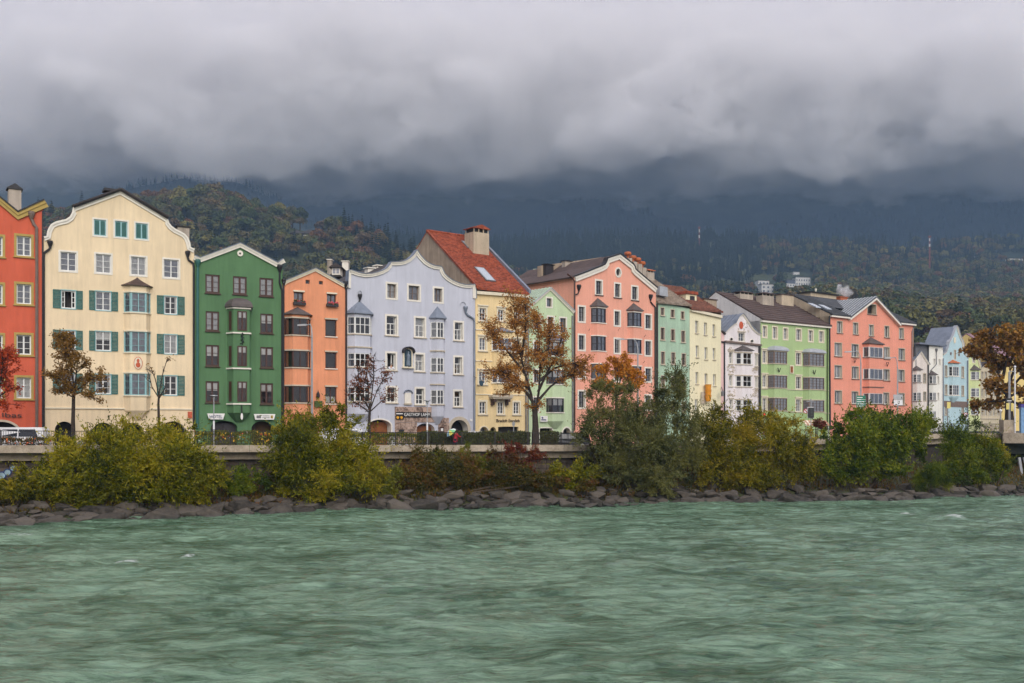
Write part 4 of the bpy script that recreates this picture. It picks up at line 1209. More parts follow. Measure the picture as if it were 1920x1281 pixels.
# stone slabs facing the ground floor, set around the middle door
def slabs(x0, x1, y0, y1, nx_, ny_, skip=None):
    u0, u1, z0, z1 = h.rect(x0, y0, x1, y1)
    for i in range(nx_):
        for k in range(ny_):
            a, c = u0+(u1-u0)*i/nx_, u0+(u1-u0)*(i+1)/nx_; e, f_ = z0+(z1-z0)*k/ny_, z0+(z1-z0)*(k+1)/ny_
            if skip and skip[0] < (a+c)/2 < skip[1] and e < skip[2]: continue
            MB().box(a+.008, c-.008, -.07-.02*((i+k) % 2), -.002, e+.008, f_-.008).build('stone_slab', C['tuff'], h.root)
su0, su1, _, sz = h.rect(778, 792.5, 817, 800)
slabs(740, 810.5, 763, 783, 7, 2); slabs(740, 841, 783.3, 792, 10, 1); slabs(740, 841, 792.3, 832, 10, 3, (su0, su1, 99))
sg = h.plate(742, 773, 807, 782, 'black_sign', y=-.10, th=.10, name='inn_sign_board'); h.text('GASTHOF LAMM', 757.5, 806, 780.2, 6.0, 'white_paint', y=-.22, parent=sg)
sg = h.plate(742, 782.2, 756, 786, 'black_sign', y=-.10, th=.16, name='lantern_box')
C['amber'] = plain('amber', srgb(232, 168, 52), .4, var=.1)
for xx in (745.5, 752.5): h.disc(xx, 783, 2.4, 2.6, 'amber', yl=-.27, parent=sg, name='amber_shield')
h.plate(743, 775, 755, 776.8, 'white_paint', y=-.205, th=.01, parent=sg, name='small_lettering')
h.disc(883.3, 788, 2.4, 2.4, 'white_paint', name='house_number'); h.plate(825, 800.5, 832.5, 812, 'brown_frame', y=-.1, name='menu_case'); h.plate(826.5, 803, 831, 808.5, 'white_paint', y=-.16, th=.01, name='menu_sheet')
h.plate(748, 806, 757, 818, 'dark_metal', y=-.1, name='notice_board')
# painted niche with a standing figure, and the smaller tablet below it
u0, u1, z0, z1 = h.rect(757, 655, 770.5, 688)
nb = MB(); n_ = 10; uc = (u0+u1)/2; hw = (u1-u0)/2
arc = [(uc+(hw+.12)*math.cos(math.pi*i/n_), z1-hw+(hw+.12)*math.sin(math.pi*i/n_)) for i in range(n_+1)]; ari = [(uc+hw*math.cos(math.pi*i/n_), z1-hw+hw*math.sin(math.pi*i/n_)) for i in range(n_+1)]
ou = [(u1+.12, z0)]+arc+[(u0-.12, z0)]; ii = [(u1, z0)]+ari+[(u0, z0)]
for i in range(len(ou)-1): nb.prism_xz([ii[i], ou[i], ou[i+1], ii[i+1]], -.14, 0.0)
nb.box(u0-.22, u1+.22, -.3, 0, z0-.14, z0)
ni = nb.build('niche', C['cream_trim'], h.root)
C['niche_blue'] = plain('niche_blue', srgb(50, 74, 88), .8, var=.3, scale=4)
MB().prism_xz([(u0, z0), (u1, z0)]+ari, -.05, -.004).build('niche_back', C['niche_blue'], ni)
nb = MB()
for i in range(n_):
    a, c = arc[i], arc[i+1]; nb.prism_xz([a, (uc+(a[0]-uc)*1.22, a[1]+.12), (uc+(c[0]-uc)*1.22, c[1]+.12), c], -.45, 0.0)
nb.build('niche_hood', C['dark_metal'], ni)
fig = MB().lathe((uc, -.16, z0), [(.0, 0), (.20, 0), (.21, .25), (.17, .6), (.16, .85), (.20, 1.02), (.15, 1.14), (.06, 1.19), (.09, 1.27), (.10, 1.35), (.06, 1.43), (0, 1.45)], 10)
fig.build('statue', plain('statue_paint', srgb(112, 126, 140), .7, var=.25, scale=5), ni, smooth=True)
h.plate(758.5, 737, 770.5, 757.5, 'white_trim', y=-.05, name='tablet'); h.plate(757.3, 756, 771.8, 759, 'stone_trim', y=-.05, th=.12, name='tablet_shelf')
nb = MB(); ua, uz_ = h.uz(757, 738, 0); uc_, _ = h.uz(772, 738, 0); 
for i in range(8):
    f0, f1 = math.pi*i/8, math.pi*(i+1)/8; r_ = (uc_-ua)/2; mc = (ua+uc_)/2
    nb.prism_xz([(mc+r_*math.cos(f0), uz_+.3*math.sin(f0)), (mc+r_*1.08*math.cos(f0), uz_+.38*math.sin(f0)), (mc+r_*1.08*math.cos(f1), uz_+.38*math.sin(f1)), (mc+r_*math.cos(f1), uz_+.3*math.sin(f1))], -.2, 0)
nb.build('tablet_hood', C['zinc'], h.root)
h.pipe([(873, 586), (877, 591), (888, 598), (889.6, 604), (889.6, 806)], .10, 'zinc', hopper=(873, 580, .65))
h.pipe([(675, 560), (673.5, 566)], .07, hopper=(675, 557, .6))
for hx, hy, hr in ((868, 572, 5), (675, 551, 3.5)): MB().tube([h.p3(hx + hr*math.cos(t), hy - 6*math.sin(t), -.1) for t in np.linspace(0, math.pi, 8)], .035, 5).build('spout_hoop', C['zinc_light'], h.root)
for x0, x1, y0, y1 in ((690, 702, 502, 512), (707, 721, 497, 512)): h.chimney(x0, x1, y0, y1, 6.0, .7, mat='white_trim', cap='white_trim', holes=2, style='flat')

# 6 -- yellow house with the tall red tile roof
h = house('yellow_house', 'yellow house under a steep red tile roof with a big chimney', 891, 989, stucco('yellow_plaster', srgb(242, 204, 152), .09), side=C['taupe_render'])
h.cur = ('dark', 'grey', 'dark')
ya, za = h.uz(892.5, 543); 
top = [(891, 545), (989, 551.5)]
for x0, y0, x1, y1 in ((899, 578, 911, 601.4), (934, 581, 945, 601.5), (966, 584, 977, 604.5), (899, 634, 911, 657), (934, 636, 945, 658), (964, 638.5, 975, 660.5), (898, 697.6, 911, 720), (939, 698, 952.6, 719), (963.5, 702, 973.5, 722), (899, 753.5, 911, 776), (933.3, 754, 944.3, 776.3), (963, 754.5, 974, 776.6)):
    h.win(x0, y0, x1, y1, frame='white_frame', sur='cream_trim', sw=.18, cols=2, rows=3, fw=.08, sill='stone_trim', dep=.12, hood='cream_trim' if y0 < 700 else None)
h.arch(899, 915, 800.5, 1.0, dep=.5, back='grey_curtain', trim='cream_trim', tw=.1); h.arch(919, 930, 801, 1.0, dep=.3, back='interior')
h.arch(934, 972, 800, .05, dep=.25, back='interior', name='shop_window')
h.build_wall(top)
yr, zr = h.at_u(800.6, 436, 0.0); zr_ = zr
ze = h.uz(940, 546.5, -.35)[1]
h.eave_roof(ze-.05, ze-.05, yr, zr_, zr_, 'red_tile', rows=34, th=.16)
h.ledge(891.5, 988.5, 549, .30, .28, 'cream_trim', y2=556, name='cornice')
for yy, y2 in ((618, 622), (676.5, 679), (739.5, 741)): h.ledge(891.5, 988.5, yy, .09, .08, 'cream_trim', y2=y2, name='string_course')
roof_k = (zr_ - ze) / (yr + .35)
def on_roof(x, y):
    d = h.ray(x, y); k0 = ze + roof_k * .35 + .18
    k = (k0 + roof_k * h.o.y - h.o.z) / (d.z - roof_k * d.y)
    return Vector((h.o.x + k*d.x, h.o.y + k*d.y, h.o.z + k*d.z))
def skylight(x, y, w_, l_):
    c_ = on_roof(x, y); q = MB(); t = Vector((0, 1, roof_k)).normalized(); nn = Vector((0, -roof_k, 1)).normalized(); U = Vector((1, 0, 0))
    def slab(hw_, hl, n0, n1, b__, mi):
        vs_ = [c_ + U*a*hw_ + t*e*hl + nn*n for n in (n0, n1) for a, e in ((-1,-1),(1,-1),(1,1),(-1,1))]
        b__.add(vs_, [(3,2,1,0),(4,5,6,7),(0,1,5,4),(1,2,6,5),(2,3,7,6),(3,0,4,7)], mi)
    slab(w_/2+.12, l_/2+.12, -.05, .10, q, 0); o = q.build('skylight', C['grey_metal'], h.root)
    q = MB(); slab(w_/2, l_/2, .10, .115, q, 0); q.build('pane', C['sky_pane'], o)
C['sky_pane'] = plain('sky_pane', srgb(176, 184, 194), .08, var=.05, spec=.8)
skylight(909, 515, 1.0, 2.4); skylight(878, 460, .8, 1.2)
# fire wall coping along the right-hand slope, and the ridge
u_ = h.W-.15; q = MB(); q.add([(u_, -.4, ze+.1), (u_+.3, -.4, ze+.1), (u_+.3, yr, zr_+.15), (u_, yr, zr_+.15), (u_, -.4, ze+.5), (u_+.3, -.4, ze+.5), (u_+.3, yr, zr_+.5), (u_, yr, zr_+.5)], [(3,2,1,0),(4,5,6,7),(0,1,5,4),(1,2,6,5),(2,3,7,6),(3,0,4,7)]); q.build('fire_wall_coping', C['zinc'], h.root)
q = MB(); q.add([(-.12, -.4, ze+.05), (.10, -.4, ze+.05), (.10, yr, zr_+.05), (-.12, yr, zr_+.05), (-.12, -.4, ze+.30), (.10, -.4, ze+.30), (.10, yr, zr_+.30), (-.12, yr, zr_+.30)], [(3,2,1,0),(4,5,6,7),(0,1,5,4),(1,2,6,5),(2,3,7,6),(3,0,4,7)]); q.build('verge_tiles', C['red_tile'], h.root)
q = MB()
for i in range(24): q.tube([(h.W*i/24, yr, zr_+.17), (h.W*(i+1)/24+.02, yr, zr_+.19)], [.14, .17], 6)
q.build('ridge_tiles', C['red_tile'], h.root)
h.chimney(888, 917, 421, 480, yr-3.1, 1.6, mat='beige_render', cap='red_tile', holes=3, style='gable')
bz = h.uz(943, 742, -.6)[1]; u0, _ = h.uz(924, 742, -.7); u1, _ = h.uz(962, 742, -.7)
q = MB().box(u0, u1, -.75, 0, bz-.2, bz+.05).box(u0+.08, u1-.08, -.65, 0, bz-.34, bz-.2); o_ = q.build('balcony_slab', C['stone_trim'], h.root)
for uu in (u0+.25, u1-.55): MB().prism_xz([(uu, bz-.95), (uu+.3, bz-.95), (uu+.3, bz-.34), (uu, bz-.34)], -.3, 0).prism_xy([(uu, -.6), (uu+.3, -.6), (uu+.3, -.3), (uu, -.3)], bz-.62, bz-.34).build('corbel', C['brown_metal'], o_)
h.bay(924, 961, 622, 738, [(634, 658), (694, 718)], p=.6, chamfer=.3, frame='white_frame', sill='cream_trim', panes=(1, 2, 1), rows=2, bottom=None, cur='grey', roof=(612, 'hip'), roof_mat='zinc')
h.text('Bradoh Enodeh', 930.5, 973.5, 791.5, 6, 'letter_dark', y=-.06)
h.pipe([(986, 556), (986.5, 812)], .08, 'grey_metal', hopper=(985.5, 552, .5))
q = MB(); q.tube([h.p3(893, 708, -.1), h.p3(888, 706, -1.0)], .03, 4); q.tube([h.p3(902.5, 712, -.1), h.p3(902.5, 718, -.9)], .03, 4); o_ = q.build('guild_sign_bracket', C['dark_metal'], h.root); h.disc(902.3, 719, 3.4, 5.2, 'niche_blue', yl=-.9, parent=o_, name='guild_sign')

# 7 -- narrow mint house
h = house('mint_house', 'narrow pale mint house with small gable behind the tall street tree', 989, 1076, stucco('mint_plaster', srgb(190, 209, 168), .09))
h.reveal = C['cream_trim']; h.cur = ('dark', 'grey', 'net')
top = [(989, 575.5), (1031, 540.5), (1076, 585)]
S = dict(frame='dark_frame', sur='white_trim', sw=.15, fw=.07)
h.win(1025, 559.5, 1034, 575, cols=1, rows=1, cur='grey', **S)
for x0, y0, x1, y1 in ((1001, 592, 1012.5, 615), (1027, 594.5, 1037.6, 620.7), (1050, 596.7, 1061, 622.5), (1001, 641, 1011, 664), (1001, 694, 1011, 717), (1000, 745.5, 1010, 772)): h.win(x0, y0, x1, y1, cols=2, rows=2, **S)
h.arch(1011.5, 1035, 803, .04, dep=.4, back='interior', name='garage', trim='white_trim', tw=.12); h.arch(1055, 1069.5, 802.5, 1.0, dep=.6, back='interior', trim='white_trim', tw=.14, name='doorway')
h.build_wall(top)
h.band(top, .24, .14, 'white_trim', cap='zinc_light', capt=.06)
C['mint_metal'] = plain('mint_metal', srgb(176, 192, 172), .5, .1, var=.1)
h.gable_roof(top, 'mint_metal', dz=-.05, y0=-.2, back=9, seams=.55)
h.bay(1026.5, 1058.5, 639, 790, [(641.5, 667), (694, 720), (747, 773)], p=.6, chamfer=.32, frame='dark_frame', sill='white_trim', panes=(1, 2, 1), rows=2, roof=(620, 'hip'), roof_mat='zinc', cur='half', hoodm=True, bottom='taper')
sg = h.plate(1012.5, 780, 1025.6, 791, 'white_paint', y=-.1, th=.12, name='shop_sign'); h.disc(1017, 783.6, 1.6, 1.8, 'letter_blue', yl=-.225, th=.01, parent=sg, name='sign_mark'); h.plate(1015, 786.4, 1024, 788.4, 'letter_blue', y=-.225, th=.01, parent=sg, name='sign_line')
h.pipe([(1073.5, 592), (1074, 812)], .09, 'grey_metal'); h.pipe([(992, 580), (990.6, 590), (990.6, 812)], .07, 'grey_metal')

# 8 -- tall pink house
h = house('pink_house', 'tall pink house with white stepped gable and dark oriel windows', 1076, 1230, stucco('pink_plaster', srgb(238, 162, 138), .07), depth=15)
h.reveal = C['white_trim']; h.cur = ('grey', 'net', 'dark', 'grey')
top = [(1076, 519), (1100, 510), (1126, 499.5), (1132, 496.5), (1135, 491), (1137, 485), (1160, 477.5), (1184, 496), (1187, 500), (1188, 505), (1192, 509), (1230, 541)]
S = dict(frame='dark_frame', sur='white_trim', sw=.18, fw=.06)
for x0, y0, x1, y1 in ((1117.4, 527, 1128, 552), (1153, 532.6, 1162.5, 557), (1185, 538, 1195, 562)): h.win(x0, y0, x1, y1, cols=2, rows=3, sill='brown_metal', dep=.2, **S)
for x0, x1, yy in ((1085, 1096, ((575.5, 602.6), (629, 655.7), (682, 709), (734, 764))), (1152.4, 1162, ((584, 610), (636, 661.6), (689, 714))), (1210, 1220.6, ((591, 616), (640, 666), (691, 715), (742, 768)))):
    for y0, y1 in yy: h.win(x0, y0, x1, y1, cols=2, rows=3, dep=.2, **S)
u_, z_ = h.uz(1159, 511); ring = [(u_+.36*math.cos(2*math.pi*i/16), z_+.42*math.sin(2*math.pi*i/16)) for i in range(16)]; h.holes.append((ring, .3, True))
h.build_wall(top)
q = MB()
for i in range(16):
    a, c = ring[i], ring[(i+1) % 16]; f = lambda p_: (u_+(p_[0]-u_)*1.5, z_+(p_[1]-z_)*1.4)
    q.prism_xz([a, f(a), f(c), c], -.06, 0)
o_ = q.build('round_window', C['white_trim'], h.root); MB().prism_xz(ring, .2, .25).build('pane', C['interior'], o_)
h.band(top, .55, .18, 'white_trim', cap='dark_metal', capt=.12)
h.gable_roof([(1071, 521), (1134, 497.5), (1160.5, 479), (1232, 541)], 'brown_roof', dz=-.05, y0=-.1, back=15)
for x0, x1, yt, ye, bb in ((1110.5, 1137, 557, 575, ((578, 604.8), (630.6, 657.5), (682.6, 710))), (1178.5, 1203.5, 566.7, 582.5, ((586, 612), (636.7, 663), (687, 713.7)))):
    h.bay(x0, x1, ye, 775, bb, p=.6, chamfer=.35, frame='dark_frame', sill='white_trim', panes=(1, 2, 1), rows=2, roof=(yt, 'hip'), cur='grey', hoodm=True, bottom='taper', post=.13)
# chimney slab with clay pots on the right slope
for k, (x, y) in enumerate(((1182, 484), (1191.7, 491), (1200.5, 495), (1208.8, 502))):
    yl = 3.2; u, z = h.uz(x, y, yl)
    ch = MB().box(u-.33, u+.33, yl, yl+.8, z-2.2, z+.0).build('chimney', C['chimney_render'], h.root)
    MB().lathe((u, yl+.4, z), [(.12, 0), (.14, .12), (.16, .3), (.40, .42), (.44, .62), (.36, .74), (.12, .80), (0, .8)], 10).build('clay_pot', C['terracotta'], ch)
q = MB(); u0, z0 = h.uz(1014, 500, 9.0); u1, z1 = h.uz(1128, 488, 9.0); q.prism_xz([(u0, z0-2), (u1, z1-2), (u1, z1+.35), (u0, z0+.1)], 9.0, 9.6); q.build('fire_wall', C['taupe_render'], h.root)
h.chimney(1060, 1071, 487, 499, 7.5, .6, cap='dark_metal', holes=0, style='flat'); h.chimney(1024, 1038, 494, 506, 8.5, .6, mat='dark_frame', cap='dark_metal', holes=0, style='flat')
h.pipe([(1064, 514), (1072, 520), (1077.5, 528), (1077.5, 806)], .09, 'brown_frame'); h.pipe([(1085, 548), (1083.5, 551), (1078.5, 553)], .07, hopper=(1085.5, 540, .75)); h.pipe([(1220, 566), (1224, 571), (1228.6, 576), (1228.6, 806)], .08, hopper=(1220, 558, .75))
for x, y in ((1159, 620), (1104, 620), (1208, 632), (1105, 670), (1206, 681)): MB().tube([h.p3(x, y, -.02), h.p3(x+2.5, y-4, -.5)], .025, 4).build('flag_holder', C['dark_metal'], h.root)

# 9 -- weathered teal house
h = house('teal_house', 'weathered teal green house with small plain windows and mossy roof', 1230, 1293, stucco('teal_plaster', srgb(166, 194, 168), .16, patch=(0.42, 0.52, 0.42), patch_amt=.45), side=C['taupe_render'])
h.reveal = C['stone_trim']; h.cur = ('grey', 'net', 'dark')
top = [(1230, 566), (1293, 579)]
S = dict(frame='taupe_frame', sur='stone_trim', sw=.09, fw=.06)
for rr in (((1239, 577.5, 1245, 591), (1258, 581, 1264, 595), (1277, 584.5, 1282.5, 598)), ((1239, 615, 1245.6, 637), (1258.4, 618, 1264.7, 638.5), (1277.5, 621, 1284, 641.6)), ((1239.6, 660, 1246, 682.7), (1258.8, 661.6, 1265.4, 683), (1278.4, 663.6, 1285.2, 685)), ((1240, 705, 1246, 726), (1259, 707, 1265, 727.5), (1278.7, 709, 1284.6, 729)), ((1240, 752, 1246, 772), (1259, 753, 1265, 773), (1278.7, 754, 1284.6, 774))):
    for r_ in rr: h.win(*r_, cols=2, rows=2, dep=.14, sill='stone_trim', **S)
h.build_wall(top)
ze = h.uz(1262, 571.5, -.35)[1]; h.eave_roof(ze, ze, 7.2, ze+4.7, ze+4.7, 'mossy_tile', rows=22, th=.14)
h.chimney(1214, 1227, 504, 530, 5.2, .8, cap='terracotta', holes=2, style='hip')
q = MB(); u0, z0 = h.uz(1233, 550, .8); q.prism_xz([(u0-.3, z0-.3), (u0+1.1, z0-.4), (u0+1.0, z0+.7), (u0-.2, z0+.75)], .2, .9); q.build('metal_hatch', C['zinc_light'], h.root)
h.pipe([(1232.5, 570), (1232.5, 806)], .11)

# 10 -- pale yellow house
h = house('pale_yellow_house', 'pale yellow house with narrow deep windows and an orange rubble chute', 1293, 1352, stucco('pale_yellow_plaster', srgb(248, 220, 184), .06), side=C['beige_render'])
h.cur = ('grey', 'net', 'dark')
top = [(1293, 580), (1352, 593)]
for rr in (((1303.4, 601.5, 1309.5, 624.6), (1320, 605, 1325.5, 628), (1336, 608.5, 1341.3, 630.7)), ((1304.5, 648, 1310, 670), (1321, 651.5, 1326.6, 674), (1336.5, 653, 1341.5, 674.4)), ((1304, 698, 1309.5, 720), (1321, 700.6, 1326.6, 722), (1337, 702, 1342.4, 723.5)), ((1303, 749, 1309, 769.6), (1337, 750, 1342.5, 771))):
    for r_ in rr: h.win(*r_, frame='white_frame', cols=2, rows=3, dep=.22, sill='stone_trim', fw=.06)
h.build_wall(top)
ze = h.uz(1322, 584.5, -.35)[1]; h.eave_roof(ze+.05, ze+.05, 6.6, ze+3.9, ze+3.9, 'old_tile', rows=20, th=.14)
h.ledge(1293.5, 1351.5, 581.5, .32, .28, 'cream_trim', y2=594.5, name='cornice')
# dormer, party-wall chimney and the chute
u0, u1, z0, z1 = h.rect(1286, 552, 1306, 569, 2.2); q = MB().box(u0, u1, 2.2, 4.6, z0-.6, z1); o_ = q.build('dormer', h.wall, h.root)
MB().prism_xz([(u0-.15, z1), (u1+.15, z1), (u1+.05, z1+.35), (u0-.05, z1+.35)], 2.0, 4.8).build('dormer_roof', C['red_tile'], o_); MB().box(u0+.7, u1-.35, 2.17, 2.2, z0-.1, z1-.2).build('dormer_window', C['dark_frame'], o_)
h.chimney(1320, 1344, 553, 588, 2.6, .7, mat='taupe_render', cap='brown_metal', holes=0, style='flat')
C['chute_orange'] = plain('chute_orange', srgb(228, 150, 40), .55, var=.1)
q = MB(); u, z = h.uz(1328, 751, -.6); _, zt = h.uz(1328, 721, -.6)
prev = zt
for k in range(3):
    hh = (zt-z)/3; q.lathe((u, -.6, zt-hh*(k+1)), [(.26, -.12), (.30, 0), (.38, hh*.9), (.42, hh), (.36, hh)], 12)
q.build('rubble_chute', C['chute_orange'], h.root); h.plate(1314, 735, 1321, 757, 'stone_trim', y=-.1, th=.1, name='leaning_board')

# 10b -- sliver of a rose house
h = house('rose_house', 'sliver of a rose pink house between yellow and white houses', 1352, 1358, stucco('rose_plaster', srgb(228, 190, 186), .08))
h.build_wall([(1352, 622), (1358, 628)]); h.gable_roof([(1352, 622), (1358, 628)], 'dark_roof')
h.ledge(1352.3, 1357.7, 641.5, .2, .12, 'dark_metal', name='cornice')
q = MB(); q.tube([h.p3(1353, 726, -.05), h.p3(1355, 733, -.8)], .04, 4); o_ = q.build('lantern_bracket', C['dark_metal'], h.root); u, z = h.uz(1354.5, 738, -.8); MB().lathe((u, -.8, z), [(0, .4), (.2, .2), (.16, -.3), (0, -.35)], 8).build('lantern', C['grey_metal'], o_)

# 11 -- white stucco house
h = house('stucco_house', 'white ornate stucco house with scrolled gable and red medallion', 1358, 1426, stucco('white_plaster', srgb(226, 219, 220), .10, patch=(.55, .52, .50), patch_amt=.25))
h.reveal = C['white_trim']; h.cur = ('dark', 'dark', 'side')
top = [(1358, 623), (1362, 619), (1369, 612), (1374, 608), (1378, 606), (1381, 600), (1385, 593), (1391.5, 588), (1396, 593), (1400, 599), (1404, 605), (1408, 612), (1413, 618), (1420, 624), (1426, 626)]
S = dict(frame='white_frame', sur='white_trim', sw=.10, fw=.06)
h.win(1384.5, 625, 1395.5, 640, cols=2, rows=2, hood='stone_trim', **S)
for x0, y0, x1, y1 in ((1367, 661.6, 1373, 682), (1367, 705, 1372.5, 724), (1368, 750, 1373.3, 768), (1416, 666, 1420, 686), (1416, 708, 1420, 727)): h.win(x0, y0, x1, y1, cols=2, rows=2, transom=.55, hood='stone_trim', sill='stone_trim', **S)
h.build_wall(top)
h.band(top, .20, .10, 'white_trim', cap='zinc', capt=.05)
h.gable_roof([(1358, 624), (1391.5, 589), (1424, 624)], 'zinc', dz=-.1, y0=.1, back=11, seams=.6)
h.ledge(1358.3, 1425.7, 640.5, .22, .28, 'taupe_frame', y2=647.5, name='cornice'); h.pipe([(1358.5, 641), (1358.8, 806)], .09); h.pipe([(1424.3, 646), (1424.6, 806)], .17)
d = h.disc(1389.6, 610, 3.6, 7, 'red_emblem'); h.disc(1371.3, 636, 3.4, 3.6, 'white_trim', name='round_window'); h.disc(1371.3, 636, 2.1, 2.3, 'interior', yl=-.08, name='pane'); h.disc(1410, 639.5, 3.2, 3.6, 'white_trim', name='round_window'); h.disc(1410, 639.5, 2.0, 2.3, 'interior', yl=-.08, name='pane')
h.bay(1380.5, 1412, 657, 790, [(662, 683), (705, 725), (750, 770)], p=.7, chamfer=.55, frame='white_frame', sill='stone_trim', panes=(1, 2, 1), rows=1, transom=.5, roof=(646.5, 'hip'), cur='dark', hoodm=True, bottom=None, post=.20)
q = MB(); rr = random.Random(5)       # applied stucco scrolls
for y0, y1, x0, x1 in ((686, 698, 1365, 1378), (731, 743, 1365, 1378), (652, 660, 1366, 1376), (606, 622, 1379, 1404), (686, 699, 1412, 1421), (731, 744, 1412, 1421)):
    for k in range(16):
        x, y = rr.uniform(x0, x1), rr.uniform(y0, y1); a0 = rr.uniform(0, 6.3); rad = rr.uniform(1.0, 2.2)
        if y0 == 606 and abs(x-1389.6) < 4.5: continue
        q.tube([h.p3(x+rad*math.cos(a0+t), y+rad*math.sin(a0+t), -.03) for t in np.linspace(0, 4.2, 6)], .035, 4)
tag(q.build('stucco_scrolls', C['stone_trim'], h.root), kind='stuff')

# 12 -- lime house
h = house('lime_house', 'lime green house with two zinc roofed oriels and brown roof', 1426, 1556, stucco('lime_plaster', srgb(166, 190, 134), .06), side=stucco('white_render', srgb(214, 210, 206), .10))
h.reveal = C['cream_trim']; h.cur = ('dark', 'grey', 'side')
top = [(1426, 601), (1556, 614)]
S = dict(frame='white_frame', sur='cream_trim', sw=.17, fw=.06)
for x0, y0, x1, y1 in ((1429.9, 612, 1437.4, 632), (1449, 613.6, 1457, 634.6), (1469, 616, 1476.5, 636), (1493, 617.7, 1502, 638), (1516, 619.8, 1524, 640), (1536, 621.4, 1544, 641)): h.win(x0, y0, x1, y1, cols=2, rows=3, dep=.2, cur='grey', **S)
for r_, (a, c) in enumerate((((658, 680.6), (662, 684)), ((704, 726), (707, 729)), ((747, 770), (749, 771.6)))):
    for x0, x1, yy in ((1429.5, 1437, a), (1492.5, 1501.5, c)): h.win(x0, yy[0], x1, yy[1], cols=2, rows=4, dep=.14, hood='cream_trim', **S)
h.arch(1448, 1462, 786, 1.0, dep=.4, back='interior')
h.build_wall(top)
ze = h.uz(1491, 606, -.35)[1]; h.eave_roof(ze, ze, 7.4, ze+4.3, ze+4.3, 'brown_roof', th=.14, rows=12)
h.ledge(1426.4, 1555.6, 601.5, .35, .30, 'white_trim', y2=613.5, name='cornice'); h.ledge(1426.4, 1555.6, 770.5, .10, .10, 'stone_trim', y2=775, name='string_course'); h.ledge(1426.4, 1555.6, 729.5, .08, .07, 'stone_trim', y2=733, name='string_course')
for x0, x1, yt, ye, bb in ((1442, 1475.5, 647.5, 657.5, ((659.6, 681.4), (704.6, 727), (747, 770))), (1508, 1545, 652.5, 661.5, ((663.5, 686), (708.6, 730), (751, 772)))):
    h.bay(x0, x1, ye, 790, bb, p=.75, chamfer=.35, frame='taupe_frame', sill='stone_trim', panes=(2, 4, 2), rows=4, roof=(yt, 'dome'), roof_mat='zinc_light', cur='net', hoodm=True, bottom=None, post=.13, fw=.05)
h.chimney(1388, 1412, 545, 572, 5.6, 1.1, holes=3, cap='brown_metal', style='hip'); h.chimney(1430, 1451, 547, 577, 4.4, 1.1, holes=3, cap='brown_metal', style='hip'); h.chimney(1466, 1488, 545, 578, 5.0, 1.0, mat='beige_render', holes=0, cap='brown_metal', style='flat')
w = h.plate(1481, 685, 1488, 700.5, 'cream_trim', y=-.04, name='fresco'); h.plate(1482.3, 687, 1486.8, 699, 'wood_door', y=-.09, th=.01, parent=w, name='fresco_figure')
for x, y in ((1461, 694), (1527, 698)):
    for sg_ in (-1, 1): MB().tube([h.p3(x, y+4, -.8), h.p3(x+sg_*1.5, y, -.9), h.p3(x+sg_*2.6, y-4, -1.0)], .05, 4).build('flag_holder', C['dark_metal'], h.root)
h.pipe([(1551.5, 613), (1551.5, 806)], .09, 'plant_green'); h.plate(1454, 776, 1466, 783, 'cream_trim', y=-.03, th=.02, name='panel_frame'); h.plate(1526, 778, 1538, 785, 'cream_trim', y=-.03, th=.02, name='panel_frame')

# 13 -- salmon house
WS = stucco('salmon_plaster', srgb(230, 150, 126), .06)
h = house('salmon_house', 'large salmon house with cross gable and seamed metal roof', 1556, 1712, WS, side=C['beige_render'])
h.reveal = C['stone_trim']; h.cur = ('dark', 'grey', 'net', 'grey', 'side')
top = [(1556, 592), (1592, 595), (1638.5, 560), (1683, 608), (1712, 610.5)]
S = dict(frame='white_frame', sur='stone_trim', sw=.10, fw=.07, sill='taupe_frame')
h.win(1626.5, 571, 1642.5, 589, cols=1, rows=1, dep=.7, cur='dark', **{**S, 'frame': 'brown_frame'})
for rr in (((1569.5, 603, 1579, 624), (1599.7, 605.6, 1608.6, 626.6), (1629.6, 609.6, 1637.6, 629.8), (1658.6, 612, 1666.7, 632.5), (1686, 615.6, 1694, 635)), ((1565, 643.5, 1578, 667.7), (1597, 646, 1609.3, 669.3), (1657, 651.6, 1667.5, 672.6), (1685, 654, 1696, 675)), ((1565, 685.7, 1578, 708.6), (1597.5, 688, 1609.5, 710), (1656.5, 693, 1667.5, 713), (1684.5, 694, 1695.5, 715)), ((1565.5, 733, 1578, 756), (1597.3, 734.5, 1608.6, 757), (1656.5, 737, 1666.7, 758), (1684.5, 738, 1695.5, 759.5))):
    for r_ in rr: h.win(*r_, cols=2, rows=1, dep=.24, **S)
h.arch(1651, 1667.5, 783, 1.0, dep=.5, back='interior', trim='taupe_frame', tw=.12)
h.build_wall(top)
ze = h.uz(1574, 592.5, -.4)[1]; zr = ze+3.5; ul, ur = h.uz(1591, 594)[0], h.uz(1684, 608.5)[0]
h.eave_roof(ze, ze, 6.6, zr, zr, 'black_roof', th=.16, over=.4, rows=14, u1=ul)
h.eave_roof(ze, ze, 6.6, zr, zr, 'black_roof', th=.16, over=.4, rows=14, u0=ur, u1=h.W+.25)
MB().add([(ul, 2.5, ze+1.6), (ur, 2.5, ze+1.6), (ur, 6.6, zr+.16), (ul, 6.6, zr+.16), (ur, 13, ze), (ul, 13, ze)], [(0,1,2,3), (3,2,4,5)]).build('rear_roof', C['black_roof'], h.root)
p_ = [Vector(h.uz(x, y)) for x, y in ((1590, 597), (1638.5, 559), (1684.5, 609))]
q = MB(); se = MB()
